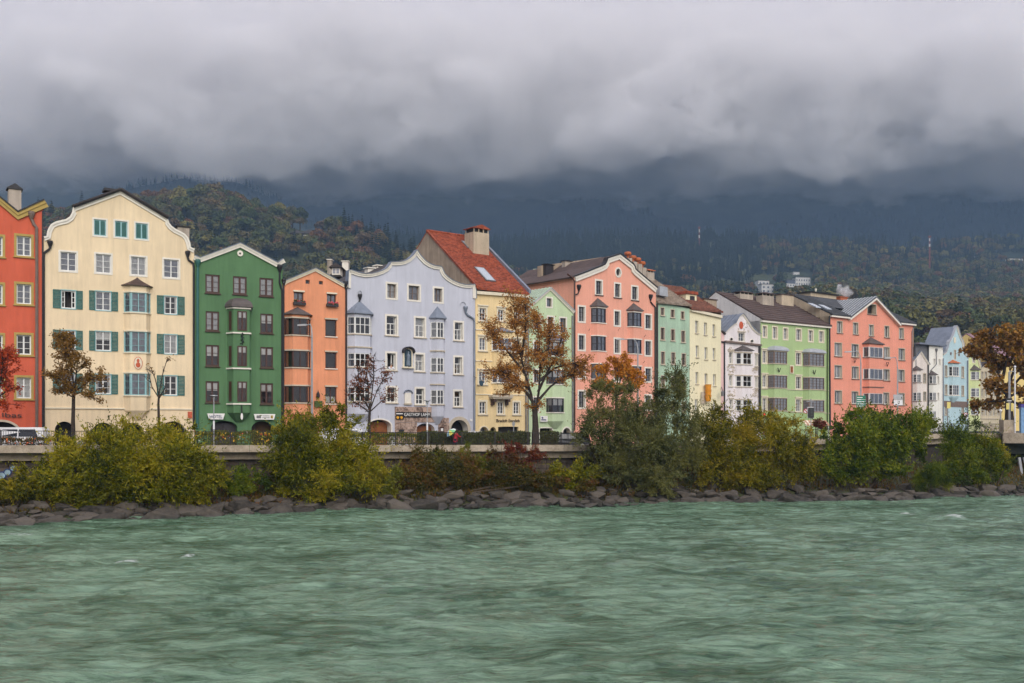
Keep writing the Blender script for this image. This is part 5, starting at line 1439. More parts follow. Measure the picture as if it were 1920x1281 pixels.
for i in (0, 1):
    n_ = Vector((-(p_[i+1]-p_[i]).y, (p_[i+1]-p_[i]).x)).normalized()*.16; q.prism_xz([p_[i], p_[i+1], p_[i+1]+n_, p_[i]+n_], -.45, 6.6)
    y = -.35
    while y < 6.5: se.prism_xz([p_[i]+n_, p_[i+1]+n_, p_[i+1]+n_*1.7, p_[i]+n_*1.7], y, y+.13); y += .55
C['seam_roof'] = plain('seam_roof', srgb(92, 96, 102), .5, .2, var=.15)
o_ = q.build('cross_roof', C['seam_roof'], h.root); se.build('roof_seams', C['zinc_light'], o_)
q = MB()
for i in (0, 1):
    dn = Vector((0, -.28)); q.prism_xz([p_[i]+dn, p_[i+1]+dn, p_[i+1], p_[i]], -.47, 0)
q.build('bargeboard', C['white_trim'], h.root)
u0, _ = h.uz(1592, 595); u1, _ = h.uz(1683, 608); MB().box(-.1, u0, -.42, 0, ze-.22, ze-.02).build('eaves_board', C['white_trim'], h.root); MB().box(u1, h.W+.2, -.42, 0, ze-.22, ze-.02).build('eaves_board', C['white_trim'], h.root)
h.bay(1621, 1653, 645, 777, [(651, 670), (691.7, 711), (737.7, 757)], p=.9, chamfer=.22, frame='white_frame', sill='taupe_frame', panes=(1, 3, 1), rows=1, roof=(631, 'hip'), cur='grey', bottom='taper', ledges=(726,), post=.16, mat=WS)
q = MB(); u0, u1, z0, z1 = h.rect(1520, 551, 1568, 566, 7.5); q.box(u0, u1, 7.5, 9.5, z0-2, z1); o_ = q.build('stair_tower', C['beige_render'], h.root); MB().box(u0-.25, u1+.25, 7.2, 9.8, z1, z1+.12).build('tower_roof', C['dark_metal'], o_); u, z = h.uz(1529.5, 549, 8.5); MB().lathe((u, 8.5, z1+.1), [(.1, 0), (.1, .45), (.14, .45), (.14, .7), (0, .75)], 8).build('vent_pipe', C['white_trim'], o_)
kk = (zr-ze)/7.0
for x, y in ((1527, 574), (1547, 577)):
    d_ = h.ray(x, y); k0 = ze+kk*.4+.22; k = (k0+kk*h.o.y-h.o.z)/(d_.z-kk*d_.y); c_ = Vector((h.o.x+k*d_.x, h.o.y+k*d_.y, h.o.z+k*d_.z)); t_ = Vector((0, 1, kk)).normalized()
    q = MB(); q.add([c_+Vector((a*.55, 0, 0))+t_*e*.75+Vector((0, 0, zz)) for zz in (0, .14) for a, e in ((-1,-1),(1,-1),(1,1),(-1,1))], [(3,2,1,0),(4,5,6,7),(0,1,5,4),(1,2,6,5),(2,3,7,6),(3,0,4,7)]); q.build('skylight', C['sky_pane'], h.root)
h.chimney(1576, 1589, 555, 566, 8.0, .8, cap='terracotta', mat='terracotta', holes=0, style='flat'); CHIM = h.root.matrix_basis @ Vector((h.uz(1582, 556, 8.4)[0], 8.4, h.uz(1582, 556, 8.4)[1]))
for x, y in ((1603, 676), (1664, 683)): MB().tube([h.p3(x, y+4, 0), h.p3(x-2, y-3, -.5), h.p3(x+2.5, y-3, -.5), h.p3(x, y+4, 0)], .04, 4).build('wall_bracket', C['dark_metal'], h.root)
h.pipe([(1555.5, 592), (1556.6, 806)], .12); h.pipe([(1714, 612), (1710.5, 622), (1710.5, 806)], .08, 'grey_metal')

# 14-18 -- the far end of the row
h = house('beige_gable_house', 'narrow beige house with pointed gable beside the salmon house', 1712, 1742, stucco('beige_plaster', srgb(220, 210, 202), .10))
h.reveal = C['stone_trim']; h.cur = ('dark', 'grey'); S = dict(frame='white_frame', sur='stone_trim', sw=.10, fw=.06)
top = [(1712, 676), (1725.5, 658), (1742, 684)]
for y0, y1 in ((701, 718.6), (735.5, 752), (772, 786)): h.win(1731.5, y0, 1736, y1, cols=1, rows=3, **S)
h.build_wall(top); h.band(top, .25, .12, 'white_trim', cap='zinc', capt=.06); h.gable_roof(top, 'zinc', dz=-.1, y0=0, back=8, seams=.6)
h.bay(1712.8, 1727.5, 694, 785, [(702, 717), (736, 752), (771, 784)], p=.5, chamfer=.3, frame='white_frame', sill='taupe_frame', panes=(1, 2, 1), rows=3, roof=(685, 'hip'), cur='dark', bottom=None); h.pipe([(1740.5, 684), (1740.6, 806)], .10)
h = house('white_flat_house', 'plain white house with flat eaves between beige and pale blue houses', 1742, 1768, stucco('offwhite_plaster', srgb(234, 227, 218), .07), side=C['grey_metal'])
h.cur = ('dark', 'grey'); S = dict(frame='white_frame', sur='white_trim', sw=.08, fw=.06)
top = [(1742, 647.5), (1768, 651.5)]
for r_ in ((1750, 673, 1753, 683.5), (1760, 674, 1763, 684.5), (1757.5, 706, 1760.5, 720), (1757.5, 737, 1760.5, 751)): h.win(*r_, cols=1, rows=2, **S)
h.build_wall(top); q = MB().box(-3.2, h.W+.3, -.5, 5, h.zl, h.zl+.25); q.build('roof', C['zinc'], h.root); MB().box(-3.0, -.02, .3, 5, h.zl-3.5, h.zl-.002).build('set_back_wall', C['grey_metal'], h.root)
h.bay(1743, 1755, 703, 785, [(705, 719.5), (736, 751), (771, 784)], p=.5, chamfer=.3, frame='white_frame', sill='taupe_frame', panes=(1, 2, 1), rows=2, roof=(694, 'hip'), cur='dark', bottom=None); h.pipe([(1756, 660), (1756, 683), (1744, 696)], .06, 'grey_metal', hopper=(1756, 657, .6))
h = house('pale_blue_house', 'slender pale blue house with tall pointed scrolled gable', 1768, 1816, stucco('pale_blue_plaster', srgb(176, 204, 211), .07))
h.reveal = C['stone_trim']; h.cur = ('dark', 'grey'); S = dict(frame='white_frame', sur='stone_trim', sw=.08, fw=.06)
top = [(1768, 664), (1773, 660), (1776.5, 650), (1778, 642), (1782, 636), (1786, 628), (1789, 619), (1792, 611), (1795, 615), (1797, 624), (1800, 632), (1804, 640), (1806, 650), (1808, 658), (1811, 665), (1816, 670)]
h.win(1789, 657, 1791.8, 673, cols=1, rows=3, **S)
for x0, x1 in ((1771.5, 1775.7), (1803, 1807)):
    for y0, y1 in ((686, 706), (722, 740), (760, 778)): h.win(x0, y0 + (2 if x0 > 1790 else 0), x1, y1 + (2 if x0 > 1790 else 0), cols=1, rows=3, sill='stone_trim', **S)
h.build_wall(top); h.band(top, .22, .12, 'white_trim', cap='zinc_light', capt=.08); h.gable_roof([(1768, 666), (1778, 645), (1792, 612), (1806, 652), (1816, 672)], 'zinc', dz=-.1, y0=0.1, back=4)
h.disc(1790, 638, 2.0, 6, 'cream_trim'); h.disc(1782.7, 663, 1.3, 3, 'taupe_frame', name='scroll'); h.disc(1798, 665, 1.3, 3, 'taupe_frame', name='scroll')
h.bay(1780, 1798, 681, 745, [(687.6, 705), (722, 741)], p=.5, chamfer=.35, frame='white_frame', sill='white_trim', panes=(1, 3, 1), rows=3, roof=(674, 'hip'), roof_mat='terracotta', cur='dark', bottom='taper'); h.ledge(1768.3, 1815.7, 757, .9, .05, 'taupe_frame', y2=759, name='plinth_band'); h.pipe([(1768.9, 672), (1768.9, 806)], .08, 'zinc'); h.pipe([(1814.6, 676), (1814.6, 806)], .12, 'zinc')
h = house('pistachio_house', 'pale pistachio house with lobed gable next to the pale blue house', 1816, 1838, stucco('pistachio_plaster', srgb(204, 214, 156), .12))
h.cur = ('grey', 'net'); h.reveal = C['stone_trim']
top = [(1816, 662), (1819, 655), (1821, 647), (1824, 644), (1827, 648), (1829, 656), (1832, 664), (1834, 674), (1838, 690)]
h.win(1823, 668, 1828, 680, frame='white_frame', sur='cream_trim', sw=.1, cols=2, rows=2)
h.build_wall(top); h.band(top, .25, .12, 'cream_trim', cap='zinc_light', capt=.08); h.gable_roof([(1816, 668), (1824, 648), (1838, 692)], 'terracotta', dz=-.1, y0=.1, back=9)
h.bay(1822, 1836.5, 694, 790, [(697, 712), (728, 744), (763, 778)], p=.6, chamfer=.5, frame='white_frame', sill='cream_trim', panes=(1, 2, 1), rows=2, transom=.6, roof=(683, 'hip'), cur='grey', bottom=None)
h = house('tan_house', 'tan house with many narrow windows behind the old chestnut', 1838, 1878, stucco('tan_plaster', srgb(196, 184, 158), .12))
h.cur = ('dark', 'grey'); top = [(1838, 690), (1848, 680), (1858, 690), (1868, 684), (1878, 694)]
for y0 in (697, 729, 764):
    for x0 in (1840, 1846.5, 1855, 1862, 1870): h.win(x0, y0, x0+3.6, y0+15, frame='white_frame', cols=1, rows=2, sur='stone_trim', sw=.08)
h.build_wall(top); h.gable_roof(top, 'dark_roof', back=9)
for yy in (716, 750, 785): h.ledge(1838.3, 1877.7, yy, .12, .12, 'stone_trim', name='string_course')
h = house('ochre_house', 'ochre yellow house with purple brown roof behind the chestnut', 1878, 1926, stucco('ochre_plaster', srgb(234, 204, 128), .08))
h.cur = ('dark', 'grey')
for y0 in (690, 722, 755):
    for x0 in (1883, 1892, 1901, 1910, 1918): h.win(x0, y0, x0+4, y0+14, frame='white_frame', cols=2, rows=2)
h.build_wall([(1878, 672), (1926, 674)]); ze = h.uz(1900, 672, -.3)[1]; C['purple_roof'] = plain('purple_roof', srgb(140, 108, 116), .8, var=.2); h.eave_roof(ze, ze, 6, ze+4.2, ze+4.2, 'purple_roof')

# roofs of two houses standing behind the row
rt = empty('rear_house', P(628, 540, 108)); tag(rt, 'dark roofed rear house with white dormer between orange house and blue inn', 'house'); o0 = rt.location
def rel(x, y, D_): return P(x, y, D_) - o0
a_, b_ = rel(606, 545, 108), rel(668, 497, 108)
MB().prism_xz([(a_.x, a_.z-3), (b_.x, a_.z-3), (b_.x, a_.z+1.0), ((a_.x+b_.x)/2, b_.z), (a_.x, a_.z+1.0)], 0, 8).build('roof', C['dark_roof'], rt)
c0, c1 = rel(624, 517, 107), rel(639.5, 503.5, 107); w = MB().box(c0.x, c1.x, -1.6, 3, c0.z, c1.z).build('dormer', C['white_trim'], rt)
MB().box(c0.x+.12, (c0.x+c1.x)/2-.06, -1.64, -1.6, c0.z+.15, c1.z-.12).build('window', C['grey_curtain'], w); MB().box((c0.x+c1.x)/2+.06, c1.x-.12, -1.64, -1.6, c0.z+.15, c1.z-.12).build('window', C['grey_curtain'], w)
MB().prism_xz([(c0.x-.3, c1.z), (c1.x+.3, c1.z), ((c0.x+c1.x)/2, c1.z+.5)], -1.9, 3).build('dormer_roof', C['dark_roof'], w)
for x0, x1, y0 in ((640, 651.5, 489), (612, 620, 486)):
    c0, c1 = rel(x0, 510, 110), rel(x1, y0, 110); o = MB().box(c0.x, c1.x, 2.5, 3.3, c0.z-1, c1.z).build('chimney', C['white_trim'] if x0 > 630 else C['chimney_render'], rt)
    MB().box(c0.x-.08, c1.x+.08, 2.4, 3.4, c1.z, c1.z+.08).build('cap', C['white_trim'], o)
rt = empty('rear_house', P(1000, 530, 135)); tag(rt, 'low dark roof with pale attic box between yellow and pink houses', 'house'); o0 = rt.location
a_, b_ = rel(968, 530, 135), rel(1034, 508, 135); MB().prism_xz([(a_.x, a_.z-4), (b_.x, a_.z-4), (b_.x, b_.z-.8), (a_.x+(b_.x-a_.x)*.5, b_.z), (a_.x, b_.z-.9)], 0, 9).build('roof', C['dark_roof'], rt)
c0, c1 = rel(1000, 512, 135), rel(1022, 502, 135); MB().box(c0.x, c1.x, 1, 5, c0.z-1, c1.z).build('attic_box', C['mint_metal'], rt); MB().box(c0.x+.4, c1.x-.5, .96, 1, c0.z, c1.z-.2).build('attic_window', C['dark_frame'], rt)
# ------------------------------------------------------------------ river, bank, quay wall, street, railings
LED = [(-260, 62.5, 835.5), (0, 66, 835.5), (600, 74.5, 835), (1080, 80, 834.5), (1260, 85, 831), (1400, 90, 826), (1520, 94, 825), (1640, 97, 818), (1740, 100, 812.5), (1920, 104, 812.5), (2150, 109, 812.5)]
lx = [p[0] for p in LED]
led_D = lambda x: float(np.interp(x, lx, [p[1] for p in LED]))
led_y = lambda x: float(np.interp(x, lx, [p[2] for p in LED]))
def led_P(x, back=0.0, dz=0.0):
    p = P(x, led_y(x), led_D(x)); return Vector((p.x * (1 + back / p.y), p.y + back, p.z + dz))
WAT = [(-320, 54.5), (-200, 56.5), (0, 60), (300, 65.3), (600, 70.2), (1000, 74.4), (1300, 76.6), (1600, 80.5), (1900, 85), (2200, 90)]
wat_D = lambda x: float(np.interp(x, [p[0] for p in WAT], [p[1] for p in WAT]))
def street_z(x): return led_P(x).z - float(np.interp(x, [0, 1100, 1600, 1740], [.62, .62, .35, .12]))

# water: a displaced sheet, rows closer together near the viewer
m, nt, out = new_mat('river_water'); L = nt.links.new
b = N(nt, 'ShaderNodeBsdfPrincipled', Roughness=0.09, IOR=1.33); b.inputs['Specular IOR Level'].default_value = 0.5
g = N(nt, 'ShaderNodeNewGeometry')
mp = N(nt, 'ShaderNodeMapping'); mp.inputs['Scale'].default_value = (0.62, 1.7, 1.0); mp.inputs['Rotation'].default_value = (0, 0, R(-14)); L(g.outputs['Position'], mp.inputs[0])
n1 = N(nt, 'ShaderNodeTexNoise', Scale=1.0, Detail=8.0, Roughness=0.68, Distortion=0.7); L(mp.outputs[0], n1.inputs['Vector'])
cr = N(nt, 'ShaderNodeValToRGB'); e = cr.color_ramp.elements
e[0].position = 0.36; e[0].color = (0.038, 0.090, 0.044, 1); e[1].position = 0.64; e[1].color = (0.212, 0.335, 0.230, 1)  # light crests and dark troughs of the ripples put into the water colour
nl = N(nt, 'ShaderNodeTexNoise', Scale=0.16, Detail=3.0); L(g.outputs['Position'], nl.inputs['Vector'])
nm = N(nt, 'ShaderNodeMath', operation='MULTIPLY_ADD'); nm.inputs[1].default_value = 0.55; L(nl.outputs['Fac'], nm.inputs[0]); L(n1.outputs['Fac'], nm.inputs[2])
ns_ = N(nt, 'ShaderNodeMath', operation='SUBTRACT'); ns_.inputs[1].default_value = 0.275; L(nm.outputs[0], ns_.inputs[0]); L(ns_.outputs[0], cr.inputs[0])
# a few sandy-brown swirls of silt
mp3 = N(nt, 'ShaderNodeMapping'); mp3.inputs['Scale'].default_value = (0.16, 0.42, 1.0); mp3.inputs['Location'].default_value = (7, 3, 0); L(g.outputs['Position'], mp3.inputs[0])
n3 = N(nt, 'ShaderNodeTexNoise', Scale=1.0, Detail=4.0, Distortion=0.8); L(mp3.outputs[0], n3.inputs['Vector'])
mr3 = N(nt, 'ShaderNodeMapRange'); mr3.inputs[1].default_value = .60; mr3.inputs[2].default_value = .78; mr3.inputs[4].default_value = .35; L(n3.outputs['Fac'], mr3.inputs[0])
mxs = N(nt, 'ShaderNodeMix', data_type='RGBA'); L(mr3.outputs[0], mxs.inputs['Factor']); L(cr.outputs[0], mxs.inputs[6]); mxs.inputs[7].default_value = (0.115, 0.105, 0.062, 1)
# foam on the breaking crests, where the sheet stores it
fa = N(nt, 'ShaderNodeAttribute', attribute_name='foam')
fn = N(nt, 'ShaderNodeTexNoise', Scale=5.0, Detail=5.0); L(g.outputs['Position'], fn.inputs['Vector'])
fm = N(nt, 'ShaderNodeMath', operation='MULTIPLY'); L(fa.outputs['Fac'], fm.inputs[0]); L(fn.outputs['Fac'], fm.inputs[1])
fr = N(nt, 'ShaderNodeMapRange', clamp=True); fr.inputs[1].default_value = .22; fr.inputs[2].default_value = .5; L(fm.outputs[0], fr.inputs[0])
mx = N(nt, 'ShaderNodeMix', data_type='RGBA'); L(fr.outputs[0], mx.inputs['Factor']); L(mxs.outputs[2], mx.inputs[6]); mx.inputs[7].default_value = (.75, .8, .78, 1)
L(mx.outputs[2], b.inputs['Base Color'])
mp2 = N(nt, 'ShaderNodeMapping'); mp2.inputs['Scale'].default_value = (2.4, 5.6, 1.0); mp2.inputs['Rotation'].default_value = (0, 0, R(-10)); L(g.outputs['Position'], mp2.inputs[0])
n2 = N(nt, 'ShaderNodeTexNoise', Scale=1.0, Detail=5.0, Roughness=0.6, Distortion=0.4); L(mp2.outputs[0], n2.inputs['Vector'])
bp = N(nt, 'ShaderNodeBump', Strength=1.0, Distance=0.2); L(n2.outputs['Fac'], bp.inputs['Height']); L(bp.outputs[0], b.inputs['Normal'])
L(b.outputs[0], out.inputs['Surface'])
ny, nx = 620, 640
yy = 3.0 + (100.0 - 3.0) * (np.linspace(0, 1, ny) ** 1.7)
t = np.linspace(-1, 1, nx)
Yg = np.repeat(yy, nx); Xg = np.tile(t, ny) * (Yg * 0.62 + 14)
rot = R(-12); U = Xg * math.cos(rot) - Yg * math.sin(rot); W_ = Xg * math.sin(rot) + Yg * math.cos(rot)
Zw = 0.17 * fbm(U / 4.2, W_ / 2.0, 4, 3) + 0.20 * fbm(U / 11, W_ / 5, 2, 14) + 0.10 * (1 - np.abs(fbm(U / 2.6, W_ / 1.0, 3, 40)) * 2)
foam = np.zeros_like(Xg)
for px, py, sx_, sy_, am in ((235, 1058, .55, .9, .22), (352, 1050, .4, .7, .10), (1785, 974, .8, 1.3, .26), (1700, 968, .6, 1.0, .1), (565, 958, 3.0, .4, .0), (40, 1008, 1.2, .5, .1), (1240, 1037, .7, .3, .06), (1500, 962, 1.4, .5, .08)):
    D_ = EYE * F / (py - HZ); X0 = (px - 960) / F * D_
    gss = np.exp(-((Xg - X0) / sx_) ** 2 - ((Yg - D_) / sy_) ** 2); Zw += am * gss; foam += gss * (1.0 if am >= .2 else .8)
verts = np.stack([Xg, Yg, Zw], 1)
i, j = np.meshgrid(np.arange(ny - 1), np.arange(nx - 1), indexing='ij'); a = (i * nx + j).ravel()
faces = np.stack([a, a + 1, a + nx + 1, a + nx], 1)
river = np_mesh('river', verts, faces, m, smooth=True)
at = river.data.attributes.new('foam', 'FLOAT', 'POINT'); at.data.foreach_set('value', foam.astype(np.float32))
tag(river, kind='structure')
MB().add([(-300, -60, -2.5), (300, -60, -2.5), (300, 140, -2.5), (-300, 140, -2.5)], [(0,1,2,3)]).build('river_bed', plain('silt', (.09, .1, .07, 1)))
tag(bpy.data.objects['river_bed'], kind='structure')
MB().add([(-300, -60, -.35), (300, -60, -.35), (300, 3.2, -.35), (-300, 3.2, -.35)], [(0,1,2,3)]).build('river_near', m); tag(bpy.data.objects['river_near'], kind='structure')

# bank of earth and grass between water and wall
m, nt, out = new_mat('bank_earth'); L = nt.links.new
b = N(nt, 'ShaderNodeBsdfPrincipled', Roughness=.95); g = N(nt, 'ShaderNodeNewGeometry'); n1 = N(nt, 'ShaderNodeTexNoise', Scale=.6, Detail=6.0, Roughness=.65); L(g.outputs['Position'], n1.inputs['Vector'])
cr = N(nt, 'ShaderNodeValToRGB'); e = cr.color_ramp.elements; e[0].position = .35; e[0].color = (.030, .022, .014, 1); e[1].position = .62; e[1].color = (.058, .070, .018, 1); L(n1.outputs['Fac'], cr.inputs[0]); L(cr.outputs[0], b.inputs['Base Color'])
bp = N(nt, 'ShaderNodeBump', Strength=.8, Distance=.3); L(n1.outputs['Fac'], bp.inputs['Height']); L(bp.outputs[0], b.inputs['Normal']); L(b.outputs[0], out.inputs['Surface'])
def bank_pt(x, t):
    """t = 0 at the water's edge, 1 at the foot of the quay wall"""
    w = P(x, HZ, wat_D(x)); q = led_P(x, 1.5)
    X = w.x + (q.x - w.x) * t; Y = w.y + (q.y - w.y) * t
    return Vector((X, Y, -0.25 + 2.25 * max(0, min(1, t * 1.05)) ** .8))
xs = np.linspace(-300, 2150, 150); ts = np.linspace(-.25, 1.06, 16)
verts = []
for x in xs:
    for t in ts:
        p = bank_pt(x, max(t, 0)) if t >= 0 else bank_pt(x, 0) + (bank_pt(x, 0) - bank_pt(x, .1)) * (-t * 10)
        p.z += .16 * float(fbm(np.array([p.x / 2.0]), np.array([p.y / 2.0]), 3, 6)[0]) if 0 <= t < 1 else 0
        verts.append(tuple(p))
nt_ = len(ts); i, j = np.meshgrid(np.arange(len(xs) - 1), np.arange(nt_ - 1), indexing='ij'); a = (i * nt_ + j).ravel()
bank = np_mesh('river_bank', np.array(verts), np.stack([a, a + nt_, a + nt_ + 1, a + 1], 1), m, smooth=True); tag(bank, kind='structure')

# rip-rap boulders
m, nt, out = new_mat('boulder_rock'); L = nt.links.new
b = N(nt, 'ShaderNodeBsdfPrincipled', Roughness=.85); oi = N(nt, 'ShaderNodeObjectInfo'); g = N(nt, 'ShaderNodeNewGeometry'); n1 = N(nt, 'ShaderNodeTexNoise', Scale=3.0, Detail=7.0, Roughness=.65); L(g.outputs['Position'], n1.inputs['Vector'])
ad = N(nt, 'ShaderNodeMath', operation='MULTIPLY_ADD'); ad.inputs[1].default_value = .55; L(oi.outputs['Random'], ad.inputs[0]); L(n1.outputs['Fac'], ad.inputs[2])
cr = N(nt, 'ShaderNodeValToRGB'); e = cr.color_ramp.elements; e[0].position = .35; e[0].color = (.016, .014, .011, 1); e[1].position = 1.1; e[1].color = (.112, .094, .078, 1); L(ad.outputs[0], cr.inputs[0])
spz = N(nt, 'ShaderNodeSeparateXYZ'); L(g.outputs['Position'], spz.inputs[0]); wz = N(nt, 'ShaderNodeMapRange', clamp=True); wz.inputs[1].default_value = .12; wz.inputs[2].default_value = .42; wz.inputs[3].default_value = .35; wz.inputs[4].default_value = 1.0
wn_ = N(nt, 'ShaderNodeMath', operation='MULTIPLY_ADD'); wn_.inputs[1].default_value = .3; L(n1.outputs['Fac'], wn_.inputs[0]); L(spz.outputs['Z'], wn_.inputs[2]); L(wn_.outputs[0], wz.inputs[0])
wet = N(nt, 'ShaderNodeVectorMath', operation='SCALE'); L(cr.outputs[0], wet.inputs[0]); L(wz.outputs[0], wet.inputs['Scale']); L(wet.outputs[0], b.inputs['Base Color']); L(wz.outputs[0], b.inputs['Roughness'])
bp = N(nt, 'ShaderNodeBump', Strength=.7, Distance=.08); L(n1.outputs['Fac'], bp.inputs['Height']); L(bp.outputs[0], b.inputs['Normal']); L(b.outputs[0], out.inputs['Surface'])
ROCK = m
rk = random.Random(3)
def rock_mesh(k):
    bm = bmesh.new(); rr = random.Random(k)
    for _ in range(17):
        v_ = Vector((rr.gauss(0, 1), rr.gauss(0, 1), rr.gauss(0, 1))).normalized(); s_ = .52 * rr.uniform(.82, 1.0)
        bm.verts.new((max(-.44, min(.44, v_.x * s_ * 1.15)), max(-.42, min(.42, v_.y * s_ * 1.1)), max(-.36, min(.34, v_.z * s_))))
    r_ = bmesh.ops.convex_hull(bm, input=bm.verts); bmesh.ops.delete(bm, geom=[g_ for g_ in r_['geom_interior'] if isinstance(g_, bmesh.types.BMVert)], context='VERTS')
    bmesh.ops.bevel(bm, geom=list(bm.edges), offset=.018, segments=1, affect='EDGES'); bmesh.ops.triangulate(bm, faces=bm.faces)
    me = bpy.data.meshes.new('boulder'); bm.to_mesh(me); bm.free(); me.materials.append(ROCK); return me
RM = [rock_mesh(40 + k) for k in range(9)]
spots = []
x = -30.0
while x < 1950:
    dens = wat_D(x) / F                      # metres per photo pixel here
    for row in range(5):
        t = (-.04, .05, .14, .23, .32)[row] * (1.0 if x < 1500 else .55) + rk.uniform(-.05, .05)
        s_ = rk.choice((.55, .8, 1.0, 1.25, 1.7)) * rk.uniform(.8, 1.15) * (1.0, 1.0, .9, .75, .6)[row]
        if row >= 4 and rk.random() < .4: continue
        p = bank_pt(x + rk.uniform(-9, 9), max(t, -.02)); p.y += min(t, 0) * 8
        p.z = max(p.z, -.1) + s_ * .08 + row * .04
        spots.append((p, s_))
    x += rk.uniform(19, 29) * (1.0 if x < 1300 else .9)
spots.sort(key=lambda q: -q[1] / q[0].y)
for p, s_ in spots[:300]:
    o = link('boulder', rk.choice(RM), bank); o.location = p
    o.rotation_euler = (rk.uniform(-.3, .3), rk.uniform(-.3, .3), rk.choice((0, 3.14)) + rk.uniform(-.5, .5)); o.scale = (s_ * rk.uniform(1.1, 1.8), s_ * rk.uniform(.9, 1.2), s_ * rk.uniform(.6, .95))
V_, F_ = [], []; base = RM[0]; bv = np.array([v.co for v in base.vertices]); bf = np.array([list(p.vertices) for p in base.polygons])
small = [(p, s_) for p, s_ in spots[300:]]
for k in range(1100):
    xx = rk.uniform(-40, 1950); p = bank_pt(xx, rk.uniform(-.03, .42)); small.append((p + Vector((0, 0, .06)), rk.uniform(.16, .5)))
for p, s_ in small:
    th = rk.uniform(0, 6.28); c_, s2 = math.cos(th), math.sin(th); q = bv * np.array([s_ * 1.2, s_, s_ * .75]); q = np.stack([q[:, 0] * c_ - q[:, 1] * s2, q[:, 0] * s2 + q[:, 1] * c_, q[:, 2]], 1) + np.array(p)
    F_.append(bf + len(V_) * len(bv)); V_.append(q)
o = np_mesh('rubble', np.concatenate(V_), np.concatenate(F_), ROCK, parent=bank); tag(o, kind='stuff')

# quay wall: concrete coping over a beam, rough stone blocks below
m, nt, out = new_mat('coping_concrete'); L = nt.links.new
b = N(nt, 'ShaderNodeBsdfPrincipled', Roughness=.9); g = N(nt, 'ShaderNodeNewGeometry'); n1 = N(nt, 'ShaderNodeTexNoise', Scale=1.2, Detail=7.0, Roughness=.7); n2 = N(nt, 'ShaderNodeTexNoise', Scale=14.0, Detail=3.0)
L(g.outputs['Position'], n1.inputs['Vector']); L(g.outputs['Position'], n2.inputs['Vector']); ad = N(nt, 'ShaderNodeMath', operation='MULTIPLY_ADD'); ad.inputs[1].default_value = .35; L(n2.outputs['Fac'], ad.inputs[0]); L(n1.outputs['Fac'], ad.inputs[2])
cr = N(nt, 'ShaderNodeValToRGB'); e = cr.color_ramp.elements; e[0].position = .45; e[0].color = srgb(128, 114, 98); e[1].position = .85; e[1].color = srgb(194, 180, 160); L(ad.outputs[0], cr.inputs[0]); L(cr.outputs[0], b.inputs['Base Color'])
bp = N(nt, 'ShaderNodeBump', Strength=.4, Distance=.04); L(n2.outputs['Fac'], bp.inputs['Height']); L(bp.outputs[0], b.inputs['Normal']); L(b.outputs[0], out.inputs['Surface']); CON = m
C['concrete'] = CON
BLK = plain('quay_stone', srgb(96, 84, 76), .9, var=.35, scale=1.5, bump=.6, bscale=9)
JOINT = plain('quay_joint', srgb(52, 46, 40), .95, var=.3)
quay = empty('quay_wall', led_P(600)); tag(quay, 'long riverside quay wall with concrete coping over dark stone blocks', 'quay wall')
def child(b, name, mat, parent, **k):
    o = b.build(name, mat, parent, **k); o.matrix_parent_inverse = Matrix.Translation(-parent.location) if parent.rotation_euler.z == 0 else parent.matrix_basis.inverted(); return o
def hull(b, pts_top, pts_bot):
    """box between four upper and four lower points (front-left, front-right, back-right, back-left)"""
    return b.add(list(pts_bot) + list(pts_top), [(3,2,1,0),(4,5,6,7),(0,1,5,4),(1,2,6,5),(2,3,7,6),(3,0,4,7)])
xs = list(np.arange(-240, 1100, 118)) + [1090] + list(np.arange(1190, 2150, 100))
for x0, x1 in zip(xs[:-1], xs[1:]):
    e = .35; T = .50
    A, B = led_P(x0 + e), led_P(x1 - e); A2, B2 = led_P(x0 + e, .7), led_P(x1 - e, .7); dz = Vector((0, 0, T))
    child(hull(MB(), [A, B, B2, A2], [A - dz, B - dz, B2 - dz, A2 - dz]), 'coping_slab', CON, quay)
    A, B = led_P(x0, .9, -T - .004), led_P(x1, .9, -T - .004); A2, B2 = led_P(x0, 2.6, -T - .004), led_P(x1, 2.6, -T - .004); dz = Vector((0, 0, .55))
    child(hull(MB(), [A, B, B2, A2], [A - dz, B - dz, B2 - dz, A2 - dz]), 'beam', CON, quay)
q = MB()
for x0, x1 in zip(xs[:-1], xs[1:]):
    A, B = led_P(x0, 1.62, -1.06), led_P(x1, 1.62, -1.06); A2, B2 = led_P(x0, 2.6, -1.06), led_P(x1, 2.6, -1.06); lo = lambda v_: Vector((v_.x, v_.y, .8))
    q.add([lo(A), lo(B), B, A, lo(A2), lo(B2), B2, A2], [(0,1,2,3), (3,2,6,7)])
child(q, 'wall_core', JOINT, quay)
bq = random.Random(9)
for xa, xb in ((-30, 60), (365, 510), (705, 800), (985, 1110)):      # where the stones can be made out
    for row in range(6):
        x = xa + bq.uniform(-8, 0)
        while x < xb:
            wpx = bq.uniform(16, 30); A, B = led_P(x + .5, 1.5), led_P(x + wpx - .5, 1.5); z1 = A.z - 1.1 - row * .42; z0 = z1 - .385; j_ = bq.uniform(-.03, .05)
            pts = [Vector((A.x, A.y + j_, 0)), Vector((B.x, B.y + j_, 0)), Vector((B.x, B.y + .18, 0)), Vector((A.x, A.y + .18, 0))]
            child(hull(MB(), [p + Vector((0, 0, z1)) for p in pts], [p + Vector((0, 0, z0)) for p in pts]), 'stone_block', BLK, quay); x += wpx
